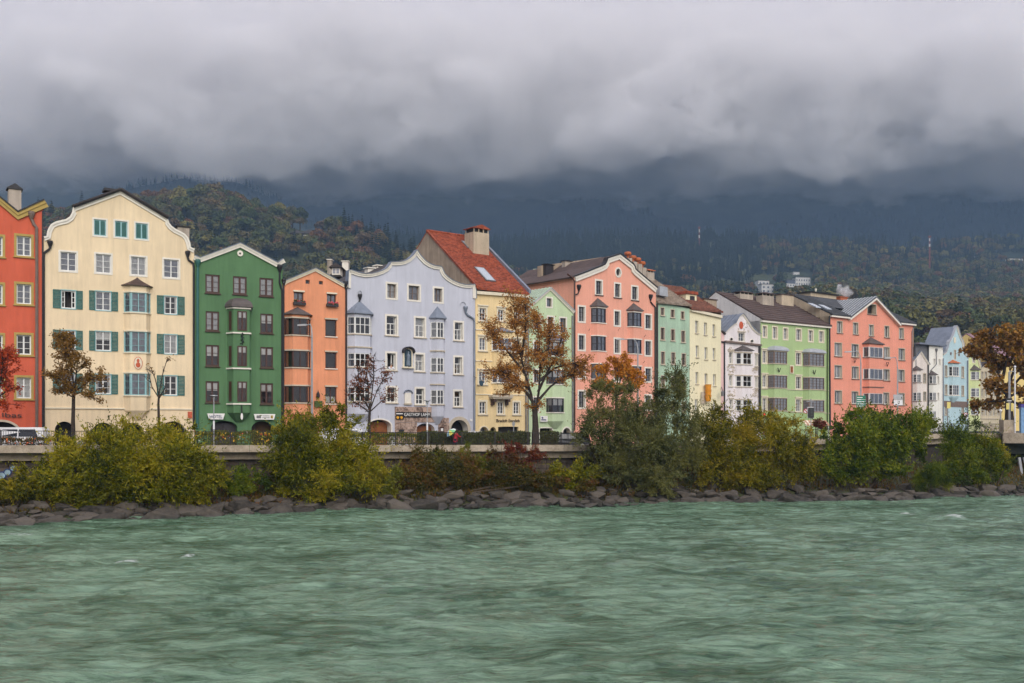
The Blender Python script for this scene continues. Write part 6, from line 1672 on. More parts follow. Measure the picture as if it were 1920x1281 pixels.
# painted tags on the wall at the left
tm = plain('spray_paint', srgb(150, 176, 190), .7, var=.25, scale=4); tm2 = plain('spray_paint_blue', srgb(42, 58, 112), .7, var=.2)
for cx, cy_, rr_ in ((3, 892, 9), (14, 886, 8), (24, 878, 7)):
    for rad, mt_, off in ((rr_, tm2, 0), (rr_ * .72, tm, .012)):
        pts = []
        for k in range(14):
            an = 2 * math.pi * k / 14; x_ = cx + rad * math.cos(an); D_ = led_D(x_) + 1.42 - off; pts.append(P(x_, cy_ + rad * .9 * math.sin(an), D_))
        child(MB().add(pts, [tuple(range(13, -1, -1))]), 'graffiti', mt_, quay)

# street and footway behind the coping
m = plain('asphalt', (.055, .055, .058, 1), .9, var=.2, scale=.8)
verts = []; xs2 = np.linspace(-260, 2150, 60)
for x in xs2:
    for bk, dz in ((.6, .12), (4.0, .12), (4.02, 0.0), (14, 0.0), (34, 0.0), (80, 0)):
        p = led_P(x, bk); verts.append((p.x, p.y, street_z(x) + dz))
i, j = np.meshgrid(np.arange(len(xs2) - 1), np.arange(5), indexing='ij'); a = (i * 6 + j).ravel()
o = np_mesh('street', np.array(verts), np.stack([a, a + 6, a + 7, a + 1], 1), m); tag(o, kind='structure')

# railings, one section between each pair of posts
RAIL = plain('rail_iron', srgb(44, 40, 42), .5, .3, var=.2)
barm = MB().box(-.011, .011, -.011, .011, 0, .86).build('bar', RAIL); bar_me = barm.data; bpy.data.objects.remove(barm)
nbar = 0
ROW = [(-80, 81, 'red house'), (81, 364, 'cream house'), (364, 530, 'green hotel'), (530, 651, 'orange house'), (651, 891, 'blue inn'), (891, 989, 'yellow house'), (989, 1076, 'mint house'), (1076, 1230, 'pink house'), (1230, 1293, 'teal house')]
ORD = ['first', 'second', 'third', 'fourth', 'fifth', 'sixth', 'seventh', 'eighth', 'ninth', 'tenth', 'eleventh', 'twelfth', 'thirteenth', 'fourteenth', 'fifteenth', 'sixteenth']
seen_ = {}
def which(x):
    nm = next((n_ for a_, b_, n_ in ROW if a_ <= x < b_), 'red house'); seen_[nm] = seen_.get(nm, 0) + 1; return ORD[seen_[nm] - 1], nm
def railing(x0, x1, single, label, group, hgt=1.02, back=.12, step=.15):
    global nbar
    A, B = led_P(x0, back), led_P(x1, back); rt = empty('railing', A, math.atan2(B.y - A.y, B.x - A.x)); tag(rt, label, 'railing', group)
    d = B - A; ln = math.hypot(d.x, d.y); sl = d.z / ln
    up = lambda s_, z: (s_, 0, sl * s_ + z)
    for s_ in (0.0, ln - .05): MB().add([(s_ + a_, b_, sl * s_ + c_) for c_ in (0, hgt) for a_, b_ in ((0, -.025), (.05, -.025), (.05, .025), (0, .025))], [(3,2,1,0),(4,5,6,7),(0,1,5,4),(1,2,6,5),(2,3,7,6),(3,0,4,7)]).build('post', RAIL, rt)
    for z_, nm in ((hgt - .05, 'top_rail'), (.10, 'bottom_rail')): MB().tube([up(0, z_), up(ln, z_)], .024, 5).build(nm, RAIL, rt)
    n = int(ln / step); q = MB()
    for k in range(1, n):
        s_ = ln * k / n
        if single and nbar < 300:
            o = link('bar', bar_me, rt); o.location = up(s_, .10); nbar += 1
        else: q.box(s_ - .011, s_ + .011, -.011, .011, sl * s_ + .1, sl * s_ + hgt - .06)
    if q.f: tag(q.build('bars', RAIL, rt), kind='stuff')
x = 370
while x < 1085: railing(x, min(x + 62, 1090), True, '%s black railing section from the left on the quay below the %s' % which(x + 31), 'railing sections on the quay'); x += 62
x = -60
while x < 365: railing(x, min(x + 61.5, 370), False, '%s black railing section from the left on the quay below the %s' % which(x + 30), 'railing sections on the quay'); x += 61.5
railing(1500, 1566, False, 'short railing section showing between the bushes under the traffic light', None, 1.0)
for x0, x1, w_ in ((1738, 1784, 'beside the left group of bicycles'), (1784, 1830, 'behind the bush top'), (1830, 1876, 'next to the concrete pier')): railing(x0, x1, False, 'thin bridge railing section ' + w_, 'bridge railing sections')
# ------------------------------------------------------------------ shrubs on the bank, street trees, hedges, flowers
lf = {}
lf['willow_yellow'] = leafmat('willow_yellow', [srgb(58, 66, 10), srgb(100, 106, 16), srgb(142, 138, 24), srgb(176, 160, 38)], trans=.35)
lf['willow_grey'] = leafmat('willow_grey', [srgb(60, 66, 34), srgb(94, 98, 54), srgb(126, 126, 74), srgb(118, 114, 52)], trans=.3)
lf['green'] = leafmat('shrub_green', [srgb(48, 64, 12), srgb(78, 98, 18), srgb(112, 126, 26), srgb(146, 146, 36)], trans=.35)
lf['olive'] = leafmat('shrub_olive', [srgb(62, 66, 12), srgb(102, 102, 18), srgb(142, 132, 26), srgb(172, 150, 38)], trans=.35)
lf['red'] = leafmat('shrub_red', [srgb(96, 44, 34), srgb(130, 58, 40), srgb(112, 70, 40), srgb(84, 66, 34)], trans=.3)
lf['bramble'] = leafmat('bramble', [srgb(58, 60, 24), srgb(88, 82, 30), srgb(110, 92, 34), srgb(120, 74, 38)], trans=.3)
lf['rust'] = leafmat('rust_leaves', [srgb(140, 92, 40), srgb(178, 120, 52), srgb(198, 140, 66), srgb(158, 114, 54)], trans=.35, big=.5)
lf['brown'] = leafmat('brown_leaves', [srgb(104, 78, 32), srgb(134, 98, 42), srgb(154, 114, 52), srgb(122, 104, 46)], trans=.35, big=.9)
lf['redbrown'] = leafmat('redbrown_leaves', [srgb(120, 66, 44), srgb(146, 88, 60), srgb(128, 80, 50)], trans=.35)
lf['orange'] = leafmat('orange_leaves', [srgb(188, 118, 30), srgb(214, 146, 46), srgb(172, 110, 36), srgb(224, 164, 64)], trans=.35, big=.9)
lf['scarlet'] = leafmat('scarlet_leaves', [srgb(176, 66, 40), srgb(196, 84, 46), srgb(150, 60, 34)], trans=.35)
lf['hedge'] = leafmat('hedge_leaves', [srgb(56, 66, 32), srgb(78, 86, 42), srgb(98, 98, 50)], trans=.2)
lf['hedge_light'] = leafmat('hedge_light', [srgb(78, 88, 28), srgb(106, 112, 34), srgb(132, 126, 44)], trans=.3)
lf['chestnut'] = leafmat('chestnut_leaves', [srgb(104, 80, 30), srgb(146, 104, 40), srgb(174, 126, 50), srgb(120, 108, 44)], trans=.3, big=.4)
STEM = plain('stem_bark', srgb(78, 66, 54), .95, var=.3, scale=5)
DBARK = plain('dark_bark', srgb(58, 48, 42), .95, var=.35, scale=5, bump=.6, bscale=14)

def shrub(name, label, cat, blobs, mat, shoots, ls=(.26, .085), per=13, base=None, group=None, seed=1, droop=.25, up=.35, spread=.9, stems=7, fuzz=.75, wispy=.10, boost=1.45):
    """blobs: (x, y, rx, ry, D, depth radius) photo ellipses at a depth; leaves sit along shoots that leave the inside of each blob"""
    rg = np.random.default_rng(seed); shoots = int(shoots * boost); ls = (ls[0] * .88, ls[1] * .92)
    bx = [(np.array(P(x, y, D_)), np.array([rx * D_ / F, rd, ry * D_ / F])) for x, y, rx, ry, D_, rd in blobs]
    # break every mass into many uneven clumps
    sub = []
    for c_, r_ in bx:
        m_ = max(5, int(7 * (r_[0] * r_[2]) ** .6))
        for _ in range(m_):
            d_ = rg.normal(size=3); d_ /= np.linalg.norm(d_); d_[1] = -abs(d_[1]) * .9; q_ = rg.uniform(.45, .95); s_ = rg.uniform(.26, .52)
            sub.append((c_ + d_ * r_ * q_, np.array([min(r_) * .5 + r_[0] * .5, r_[1], min(r_) * .5 + r_[2] * .5]) * s_, rg.normal(0, .24)))
    wts = np.array([b_[1][0] * b_[1][2] for b_ in sub]); k = rg.choice(len(sub), shoots, p=wts / wts.sum())
    cen = np.array([b_[0] for b_ in sub])[k]; rad = np.array([b_[1] for b_ in sub])[k]; tn = np.array([b_[2] for b_ in sub])[k]
    d = rg.normal(size=(shoots, 3)); d[:, 2] += up; d[:, 1] -= .3; d /= np.linalg.norm(d, axis=1, keepdims=True)
    lump = .60 + fuzz * rg.uniform(0, 1.0, shoots) ** 1.5
    wisp = rg.uniform(0, 1, shoots) < wispy
    d = np.where(wisp[:, None], np.stack([rg.normal(0, .45, shoots), rg.normal(0, .4, shoots), np.ones(shoots)], 1), d); lump = np.where(wisp, rg.uniform(1.2, 2.3, shoots), lump)
    st = cen + d * rad * .25 * rg.uniform(.0, 1.0, (shoots, 1)) + rg.normal(0, .06, (shoots, 3))
    en = cen + d * rad * lump[:, None]
    L_, Dv, Rn = [], [], []
    tone = tn + rg.normal(0, .12, shoots)
    for q in np.linspace(.12, 1.0, per):
        p = st + (en - st) * q; p[:, 2] -= droop * (q ** 2) * rg.uniform(.2, 1.0, shoots) * .5
        p = p + rg.normal(0, .045, p.shape) * spread * 1.6
        L_.append(p); Dv.append((en - st) + rg.normal(0, .5, p.shape) * np.linalg.norm(en - st, axis=1, keepdims=True) + np.array([0, 0, -.3 * droop])); Rn.append(np.clip(.5 + tone + rg.normal(0, .18, shoots), 0, 1))
    c = np.concatenate(L_); dv = np.concatenate(Dv); rn = np.concatenate(Rn); n = len(c)
    ok = c[:, 2] > .15; c, dv, rn = c[ok], dv[ok], rn[ok]; n = len(c)
    v, f = leafquads(c, dv, rg.uniform(.65, 1.35, n) * ls[0], rg.uniform(.7, 1.3, n) * ls[1], rg)
    x0, y0 = base if base else (blobs[0][0], None)
    Db = blobs[0][4]; bp_ = P(x0, HZ, Db); t_ = min(max((Db - wat_D(x0)) / (led_D(x0) + 1.5 - wat_D(x0)), .05), 1); bp_.z = bank_pt(x0, t_).z if base is None else base[1]
    rt = empty(name, bp_); tag(rt, label, cat, group)
    cr = np_mesh('foliage', v - np.array(bp_), f, mat, parent=rt, attr={'rnd': rn})
    q = MB(); rs = random.Random(seed)
    for i in range(stems):
        c_, r_ = bx[rs.randrange(len(bx))]; e_ = Vector(c_) + Vector((rs.uniform(-.6, .6) * r_[0], rs.uniform(-.5, .5) * r_[1], rs.uniform(-.1, .75) * r_[2])) - bp_
        b0 = Vector((e_.x * .35 + rs.uniform(-.3, .3), e_.y * .2, -.3)); md_ = (b0 + e_) / 2 + Vector((e_.x * .08, 0, .25 * e_.z * .3))
        q.tube([b0, md_, e_], [.09, .05, .012], 5)
    q.build('stems', STEM, rt)
    return rt

shrub('willow_bush', 'broad yellow green willow bush at the water under the cream house', 'bush',
      [(150, 893, 98, 62, 65.5, 2.4), (255, 880, 120, 74, 66.5, 2.6), (345, 888, 88, 66, 68, 2.4), (95, 905, 62, 48, 64.5, 2.0), (200, 845, 70, 42, 67, 2.0), (300, 838, 70, 42, 68, 2.0), (390, 905, 50, 40, 68.5, 1.8), (215, 815, 40, 28, 67, 1.4), (330, 812, 40, 26, 68, 1.3), (130, 838, 44, 30, 66, 1.5)], lf['willow_yellow'], 3600, seed=3, stems=14)
shrub('willow_bush', 'round yellow green willow bush below the orange house', 'bush',
      [(570, 870, 78, 66, 71.5, 2.4), (650, 868, 74, 64, 72.5, 2.4), (600, 820, 80, 42, 72.5, 2.0), (520, 880, 42, 40, 71, 1.6), (690, 890, 44, 46, 73, 1.8), (640, 790, 38, 34, 72.5, 1.3), (540, 800, 42, 30, 72.5, 1.3), (600, 905, 100, 36, 71, 1.6)], lf['willow_yellow'], 2800, seed=5, stems=12)
shrub('bramble_thicket', 'low mixed bramble thicket on the bank below the blue inn', 'bush', [(770, 892, 46, 34, 75, 1.3), (800, 885, 50, 36, 75.6, 1.3), (860, 882, 60, 40, 75.8, 1.4), (935, 890, 70, 32, 76, 1.4), (1010, 905, 62, 20, 76.5, 1.2), (1080, 905, 40, 22, 77, 1.2), (820, 868, 22, 24, 76, .8)], lf['bramble'], 1900, seed=7, ls=(.2, .10), stems=5)
shrub('green_sapling', 'bright green sapling growing up the quay wall below the inn', 'shrub', [(842, 872, 30, 34, 76, 1.0), (905, 880, 26, 30, 76.3, .9), (872, 850, 14, 22, 76.3, .6)], lf['hedge_light'], 420, seed=8, ls=(.22, .10), stems=5)
shrub('sumac', 'reddish sumac bush growing against the quay wall below the yellow house', 'shrub', [(960, 862, 30, 26, 77, .9), (1000, 872, 26, 30, 77.2, .9), (928, 868, 22, 26, 76.8, .8), (975, 842, 14, 14, 77, .5), (1010, 850, 14, 16, 77.2, .5)], lf['red'], 520, seed=9, ls=(.26, .09), stems=6, fuzz=.8)
shrub('grey_willow', 'tall grey green willow leaning over the water before the pink house', 'tree',
      [(1150, 770, 52, 60, 79.5, 2.2), (1252, 742, 40, 58, 80.5, 2.2), (1200, 850, 82, 66, 79, 2.8), (1265, 830, 52, 70, 79.5, 2.5), (1120, 835, 48, 44, 79, 2.0), (1225, 900, 60, 34, 78, 2.0), (1160, 885, 52, 32, 78, 1.8), (1280, 780, 34, 50, 80.5, 1.8), (1205, 800, 52, 50, 80, 2.2), (1128, 735, 30, 36, 79.5, 1.4), (1285, 870, 30, 44, 79, 1.6), (1095, 800, 26, 26, 79.5, 1.1)], lf['willow_grey'], 4600, seed=11, ls=(.24, .07), stems=18)
shrub('yellow_willow', 'yellowing willow bush left of the traffic light on the bank', 'bush',
      [(1360, 845, 62, 66, 82, 2.6), (1430, 845, 66, 60, 83, 2.6), (1490, 850, 46, 52, 84, 2.2), (1340, 795, 42, 40, 83, 1.8), (1400, 800, 48, 36, 83.5, 1.8), (1455, 800, 44, 28, 84, 1.6), (1395, 890, 92, 34, 81.5, 2.0), (1500, 885, 40, 30, 83, 1.6), (1325, 870, 34, 44, 81, 1.6)], lf['olive'], 3200, seed=13, stems=12)
shrub('ailanthus_bush', 'dark green bush in front of the salmon house', 'bush',
      [(1590, 845, 56, 52, 85, 2.4), (1650, 835, 60, 56, 86, 2.5), (1560, 880, 50, 28, 84, 1.8), (1700, 830, 44, 54, 87, 2.2), (1610, 795, 44, 26, 87, 1.6), (1720, 790, 36, 26, 88, 1.5), (1660, 790, 40, 24, 88, 1.5), (1640, 880, 70, 24, 84.5, 1.6), (1560, 815, 26, 30, 86, 1.2)], lf['green'], 3000, seed=15, ls=(.30, .12), stems=10)
shrub('bank_bush', 'feathery green bush beside the bridge abutment', 'bush', [(1790, 850, 46, 52, 89, 2.4), (1840, 860, 46, 44, 90, 2.2), (1815, 815, 28, 34, 90, 1.6), (1760, 880, 40, 26, 88, 1.6), (1865, 872, 26, 28, 91, 1.4), (1805, 895, 56, 20, 87, 1.4)], lf['green'], 1900, seed=17, ls=(.24, .08), stems=8)
shrub('yellow_shrub', 'yellow leaved shrub at the right end of the bank', 'shrub', [(1850, 838, 34, 18, 89.5, 1.2), (1876, 862, 22, 14, 89.5, .9), (1838, 822, 22, 12, 90, .9)], lf['willow_yellow'], 520, seed=18, ls=(.24, .08), stems=3)
shrub('long_grass_tuft', 'arching tuft of long grass hanging over the boulders', 'grass tuft', [(1735, 892, 42, 20, 84.5, 1.2), (1765, 898, 26, 16, 84.5, 1.0)], lf['green'], 620, seed=19, ls=(.75, .035), per=6, droop=.9, up=.7, stems=2)
shrub('low_bush', 'low dark green bush in the gap between the two willow bushes', 'bush', [(440, 912, 34, 22, 70, 1.0), (475, 905, 36, 26, 70.5, 1.0), (455, 890, 16, 18, 71, .7)], lf['green'], 420, seed=71, stems=3)
shrub('low_bush', 'low olive bush at the left end of the bank below the graffiti', 'bush', [(20, 925, 40, 26, 62.5, 1.0), (50, 905, 26, 30, 63.5, .9), (-20, 915, 34, 26, 62.5, 1.0)], lf['olive'], 420, seed=72, stems=3)
shrub('low_bush', 'weedy yellow green bush below the stone blocks of the quay', 'bush', [(1060, 895, 40, 26, 77, 1.0), (1100, 890, 30, 30, 78, 1.0)], lf['willow_yellow'], 300, seed=73, stems=3)
shrub('low_bush', 'small green bush at the foot of the willow left of the bramble', 'bush', [(735, 905, 30, 26, 73.5, .9), (715, 915, 24, 20, 73, .8)], lf['hedge_light'], 260, seed=74, stems=3)
# ground cover on the bank
rg = np.random.default_rng(5); n = 22000
xx = rg.uniform(-40, 1930, n); tt = rg.uniform(.20, 1.0, n)
c = np.array([bank_pt(a, t) for a, t in zip(xx, tt)]); c[:, 2] += rg.uniform(.02, .35, n)
v, f = leafquads(c, rg.normal(size=(n, 3)) * .45 + np.array([0, 0, 1.0]), rg.uniform(.25, .6, n), rg.uniform(.05, .11, n), rg)
o = np_mesh('bank_undergrowth', v, f, lf['bramble'], attr={'rnd': rg.uniform(0, 1, n)}); tag(o, 'weedy grass and low growth covering the river bank', 'undergrowth', kind='stuff')

# ---- hedges and beds behind the railing
def hedge(name, label, cat, x0, x1, y0, mat, n, back=(2.3, 3.3), seed=1, ls=(.14, .09), flowers=None):
    rg = np.random.default_rng(seed); xs_ = rg.uniform(x0, x1, n); bk = rg.uniform(*back, n); face = rg.uniform(0, 1, n)
    bk = np.where(face < .55, back[0] + rg.normal(0, .05, n), bk); rt = empty(name, led_P((x0 + x1) / 2, sum(back) / 2)); tag(rt, label, cat)
    pts = np.array([led_P(a, b_) for a, b_ in zip(xs_, bk)]); D_ = pts[:, 1]
    zt = EYE - (y0 - HZ) / F * D_ + .10 * np.sin(xs_ / 9.0) * .6 + rg.normal(0, .06, n); lo = pts[:, 2] - .55
    pts[:, 2] = np.where(face < .55, lo + (zt - lo) * rg.uniform(0, 1, n), zt + rg.normal(0, .03, n))
    v, f = leafquads(pts, rg.normal(size=(n, 3)) + np.array([0, 0, .5]), rg.uniform(.7, 1.4, n) * ls[0], rg.uniform(.7, 1.3, n) * ls[1], rg)
    np_mesh('foliage', v - np.array(rt.location), f, mat, parent=rt, attr={'rnd': rg.uniform(0, 1, n)})
    core = MB(); st_ = 10.0; xa = x0 + 2
    while xa < x1 - 2:
        xb = min(xa + st_, x1 - 2); q_ = [led_P(a_, b_) for a_, b_ in ((xa, back[0] + .12), (xb, back[0] + .12), (xb, back[1]), (xa, back[1]))]
        hull(core, [Vector((v_.x, v_.y, EYE - (y0 + 2.5 - HZ) / F * v_.y)) - rt.location for v_ in q_], [v_ - Vector((0, 0, .6)) - rt.location for v_ in q_]); xa = xb
    if cat == 'hedge': core.build('branches', STEM, rt)
    if flowers:
        for fm, cnt in flowers:
            k = rg.integers(0, n, cnt); q = pts[k] + np.array([0, -.1, .08]); q[:, 2] = zt[k] - rg.uniform(-.12, .55, cnt)
            v, f = leafquads(q, rg.normal(size=(cnt, 3)), rg.uniform(.12, .2, cnt), rg.uniform(.12, .2, cnt), rg); o_ = np_mesh('blossoms', v - np.array(rt.location), f, fm, parent=rt); o_['kind'] = 'stuff'
YEL = plain('yellow_petal', srgb(226, 176, 50), .7, var=.2, scale=9); ORA = plain('orange_petal', srgb(206, 100, 44), .7, var=.25, scale=9); WHI = plain('white_petal', srgb(232, 226, 214), .7)
MAG = plain('magenta_petal', srgb(176, 74, 150), .7, var=.2, scale=9)
hedge('flower_bed', 'yellow and orange flower bed behind the railing before the green hotel', 'flower bed', 366, 520, 812, lf['hedge_light'], 5200, seed=31, ls=(.2, .05), flowers=((YEL, 60), (ORA, 40), (WHI, 12)))
hedge('flower_bed', 'orange flower bed in front of the white van', 'flower bed', -30, 92, 824, lf['bramble'], 2600, seed=32, ls=(.16, .06), flowers=((ORA, 40), (YEL, 20), (WHI, 14)))
hedge('flower_bed', 'bright green planting behind the railing left of the lamp post', 'flower bed', 655, 782, 815, lf['hedge_light'], 4200, seed=33, ls=(.18, .07), flowers=((YEL, 14),))
hedge('clipped_hedge', 'long dark clipped hedge behind the railing before the inn and yellow house', 'hedge', 782, 994, 813, lf['hedge'], 12000, seed=34, ls=(.14, .10))
hedge('clipped_hedge', 'short dark clipped hedge right of the big tree trunk', 'hedge', 1012, 1048, 812.5, lf['hedge'], 1900, seed=35, ls=(.11, .08))
hedge('flower_bed', 'magenta and red flowers on the railing left of the traffic light', 'flower bed', 1430, 1462, 806, lf['green'], 900, seed=36, ls=(.16, .08), flowers=((MAG, 90), (ORA, 50)))

# ---- street trees
def street_tree(name, label, limbs, D_, mat, seed, r0=.2, side=9, twl=1.6, sub=4, per=9, ls=(.17, .11), start=.35, dsp=1.2, group=None, bare=0.0, gz_=None, bark=None, lump=.30):
    """limbs: photo polylines, the first one is the trunk; twigs and leaves grow from them in all directions"""
    rs = random.Random(seed); rg = np.random.default_rng(seed); wood = MB(); lp, ld = [], []
    b0 = P(*limbs[0][0], D_); b0.z = street_z(limbs[0][0][0]) - .1 if gz_ is None else gz_
    rt = empty(name, b0); tag(rt, label, 'tree', group)
    for li, lm in enumerate(limbs):
        yo = 0.0 if li == 0 else rs.uniform(-dsp, dsp); n = len(lm)
        pts = [P(x, y, D_) + Vector((0, yo * i / max(n - 1, 1), 0)) for i, (x, y) in enumerate(lm)]
        if li == 0: pts[0].z = b0.z - .1
        ra, rb = (r0, r0 * .62) if li == 0 else (r0 * .42, .02)
        rads = [ra + (rb - ra) * i / max(n - 1, 1) for i in range(n)]
        if li == 0: rads[0] *= 1.35
        wood.tube([p - b0 for p in pts], rads, 8 if li == 0 else 6)
        tot = sum((pts[i + 1] - pts[i]).length for i in range(n - 1))
        ns = int(side * (tot / 4.0)) if li else int(side * .25)
        for _ in range(max(ns, 2)):
            t = rs.uniform(start if li else .8, 1.0) * (n - 1); i = min(int(t), n - 2); p = pts[i].lerp(pts[i + 1], t - i); ax = (pts[i + 1] - pts[i]).normalized()
            d = Vector((rs.gauss(0, 1), rs.gauss(0, 1), rs.gauss(.25, .5))).normalized(); d = (d + ax * .55).normalized(); ln = twl * rs.uniform(.5, 1.15) * (1.15 - .45 * t / (n - 1))
            m1 = p + d * ln * .5 + Vector((0, 0, rs.uniform(-.05, .12) * ln)); e_ = p + d * ln + Vector((0, 0, rs.uniform(-.1, .2) * ln)); wood.tube([p - b0, m1 - b0, e_ - b0], [.032, .02, .008], 4, cap=False)
            lush = rs.random() > bare
            for _s in range(sub):
                q0 = p.lerp(e_, rs.uniform(.3, 1.0)); d2 = (d + Vector((rs.gauss(0, .8), rs.gauss(0, .8), rs.gauss(0, .6)))).normalized(); q1 = q0 + d2 * rs.uniform(.25, .6) * twl * .55
                wood.tube([q0 - b0, q1 - b0], [.012, .005], 3, cap=False)
                if lush:
                    for _k in range(per):
                        lp.append(q0.lerp(q1, rs.uniform(.1, 1.1)) + Vector((rs.gauss(0, lump * .5), rs.gauss(0, lump * .5), rs.gauss(-.03, lump * .4)))); ld.append(d2 + Vector((rs.gauss(0, .7), rs.gauss(0, .7), rs.gauss(-.4, .5))))
    wood.build('trunk', bark or DBARK, rt)
    if lp:
        c = np.array(lp); n = len(c); v, f = leafquads(c, np.array(ld), rg.uniform(.7, 1.3, n) * ls[0], rg.uniform(.7, 1.3, n) * ls[1], rg)
        np_mesh('crown', v - np.array(b0), f, mat, parent=rt, attr={'rnd': np.clip(rg.normal(.5, .25, n), 0, 1)})
    return rt
street_tree('street_tree', 'young brown leaved street tree before the cream house', [[(138, 833), (137, 790), (138, 745), (140, 725)], [(139, 730), (150, 700), (160, 675)], [(138, 735), (128, 705), (122, 660), (118, 635)], [(139, 735), (165, 715), (185, 700)], [(138, 740), (112, 715), (95, 702)], [(139, 728), (140, 690), (138, 650)], [(139, 740), (160, 735), (182, 748)], [(138, 745), (118, 738), (104, 730)]], 69.5, lf['brown'], 41, r0=.15, side=21, twl=1.15, per=11, sub=6, ls=(.16, .10))
street_tree('street_tree', 'thin almost bare young tree right of the oriel of the cream house', [[(298, 833), (298, 790), (297, 758), (298, 740)], [(298, 748), (310, 730), (318, 712)], [(298, 740), (300, 700), (303, 672)], [(297, 745), (285, 725), (280, 700)], [(298, 742), (296, 712), (292, 690)]], 71.5, lf['brown'], 42, r0=.11, side=9, twl=.75, per=4, sub=3, bare=.55)
street_tree('street_tree', 'sparse reddish street tree before the blue inn', [[(692, 833), (692, 795), (693, 775), (694, 765)], [(694, 770), (675, 740), (665, 700)], [(694, 768), (705, 735), (722, 700)], [(693, 770), (690, 720), (684, 680)], [(694, 766), (700, 715), (700, 672)], [(694, 772), (715, 752), (736, 742)], [(693, 774), (672, 758), (656, 748)], [(693, 772), (676, 726), (668, 686)]], 76.5, lf['redbrown'], 43, r0=.13, side=18, twl=1.1, per=5, sub=6, bare=.4, ls=(.15, .10))
street_tree('street_tree', 'tall forked street tree with rusty leaves before the mint house', [[(1004, 834), (1004, 800), (1003, 775), (1003, 765)], [(1001, 775), (996, 740), (984, 700), (975, 660), (966, 610), (962, 560)], [(1005, 772), (1011, 730), (1013, 690), (1012, 640), (1006, 590)], [(1009, 735), (1025, 700), (1042, 670), (1050, 640)], [(1010, 750), (1032, 725), (1060, 705), (1088, 700)], [(992, 730), (970, 710), (942, 700), (915, 702)], [(984, 700), (960, 670), (935, 640), (920, 610)], [(996, 745), (975, 725), (950, 728)], [(1012, 690), (1030, 650), (1032, 610)], [(978, 670), (985, 620), (985, 575)], [(1011, 715), (1040, 690), (1075, 680), (1094, 690)], [(1000, 755), (985, 735), (960, 715), (935, 690)]], 80.8, lf['rust'], 44, r0=.30, side=24, twl=1.5, per=10, sub=6, bare=.14, ls=(.16, .10), dsp=1.8)
street_tree('street_tree', 'bright orange tree rising behind the grey willow', [[(1156, 832), (1156, 780), (1156, 745), (1156, 735)], [(1156, 740), (1140, 712), (1128, 695)], [(1156, 738), (1158, 700), (1156, 672)], [(1156, 740), (1175, 712), (1188, 700)], [(1156, 742), (1185, 728), (1200, 720)], [(1156, 742), (1130, 728), (1116, 722)], [(1156, 736), (1168, 700), (1172, 685)]], 92, lf['orange'], 45, r0=.2, side=15, twl=1.3, per=13, sub=6, ls=(.24, .16))
street_tree('street_tree', 'scarlet leaved tree at the picture edge before the red house', [[(-14, 833), (-14, 790), (-13, 760), (-12, 750)], [(-12, 755), (5, 720), (16, 690), (20, 660)], [(-13, 755), (-15, 700), (-12, 650)], [(-12, 750), (10, 735), (26, 725)], [(-12, 752), (4, 700), (6, 655)], [(-12, 758), (8, 755), (24, 762)]], 69, lf['scarlet'], 46, r0=.16, side=18, twl=1.1, per=9, sub=5)
street_tree('chestnut_tree', 'old chestnut with brown crown at the far end of the row', [[(1893, 800), (1892, 765), (1890, 740), (1888, 725)], [(1888, 735), (1876, 705), (1862, 680), (1852, 655)], [(1889, 728), (1898, 690), (1896, 650), (1888, 620)], [(1888, 740), (1870, 728), (1856, 722)], [(1890, 735), (1910, 705), (1922, 680)], [(1890, 745), (1908, 738), (1920, 735)], [(1880, 710), (1880, 670), (1870, 630)], [(1862, 680), (1845, 668), (1834, 655)], [(1893, 680), (1905, 650), (1908, 628)], [(1888, 750), (1868, 752), (1856, 760)], [(1891, 750), (1912, 762), (1922, 768)], [(1876, 690), (1858, 650), (1850, 628)]], 122, lf['chestnut'], 47, r0=.5, side=15, twl=1.8, per=9, sub=6, ls=(.42, .30), dsp=2.5, lump=.5)
# ------------------------------------------------------------------ bridge head, street furniture, vehicles, people
GALV = plain('galvanised', srgb(168, 170, 174), .45, .3, var=.08); BLACK = plain('black_enamel', srgb(26, 26, 28), .45, var=.1); WPAINT = plain('car_white', srgb(232, 232, 234), .3, var=.03); DGLASS = plain('car_glass', srgb(44, 48, 56), .1, var=.1, spec=.7)
TYRE = plain('tyre_rubber', srgb(30, 30, 30), .9); REDP = plain('red_paint', srgb(186, 40, 40), .5); BLUEP = plain('blue_paint', srgb(46, 74, 150), .5); GREENP = plain('green_paint', srgb(24, 122, 96), .5); YELP = plain('yellow_paint', srgb(222, 206, 120), .6); PURP = plain('indigo_paint', srgb(60, 50, 140), .5); CARD = plain('car_dark', srgb(38, 40, 46), .3)
def sidept(x, y, D_): return P(x, y, D_)
# bridge deck leaving the bank to the right
A, B = P(1880, 812.5, 100.5), P(2200, 812.5, 92.0); A2, B2 = P(1880, 812.5, 107), P(2200, 812.5, 104); zt = 5.22
br = empty('bridge', (A.x, A.y, 0)); tag(br, 'concrete bridge deck reaching in from the right edge', 'bridge')
fl = lambda p, z: Vector((p.x, p.y, z))
child(hull(MB(), [fl(p, zt) for p in (A, B, B2, A2)], [fl(p, zt - 1.0) for p in (A, B, B2, A2)]), 'deck', CON, br)
A3, B3 = A.lerp(A2, .3), B.lerp(B2, .3)
child(hull(MB(), [fl(p, zt - 1.004) for p in (A3, B3, B2, A2)], [fl(p, zt - 2.1) for p in (A3, B3, B2, A2)]), 'girder', plain('girder_steel', srgb(86, 90, 84), .7, var=.15), br)
for k in (0, 1):
    p0, p1 = P(1911 + k * 9, 858, 97), P(1918 + k * 12, 905, 96.5); child(MB().tube([p0, p1], .14, 6), 'strut', GALV, br)
q0, q1 = P(1882, 812, 101.5), P(1901, 787.5, 101.5)
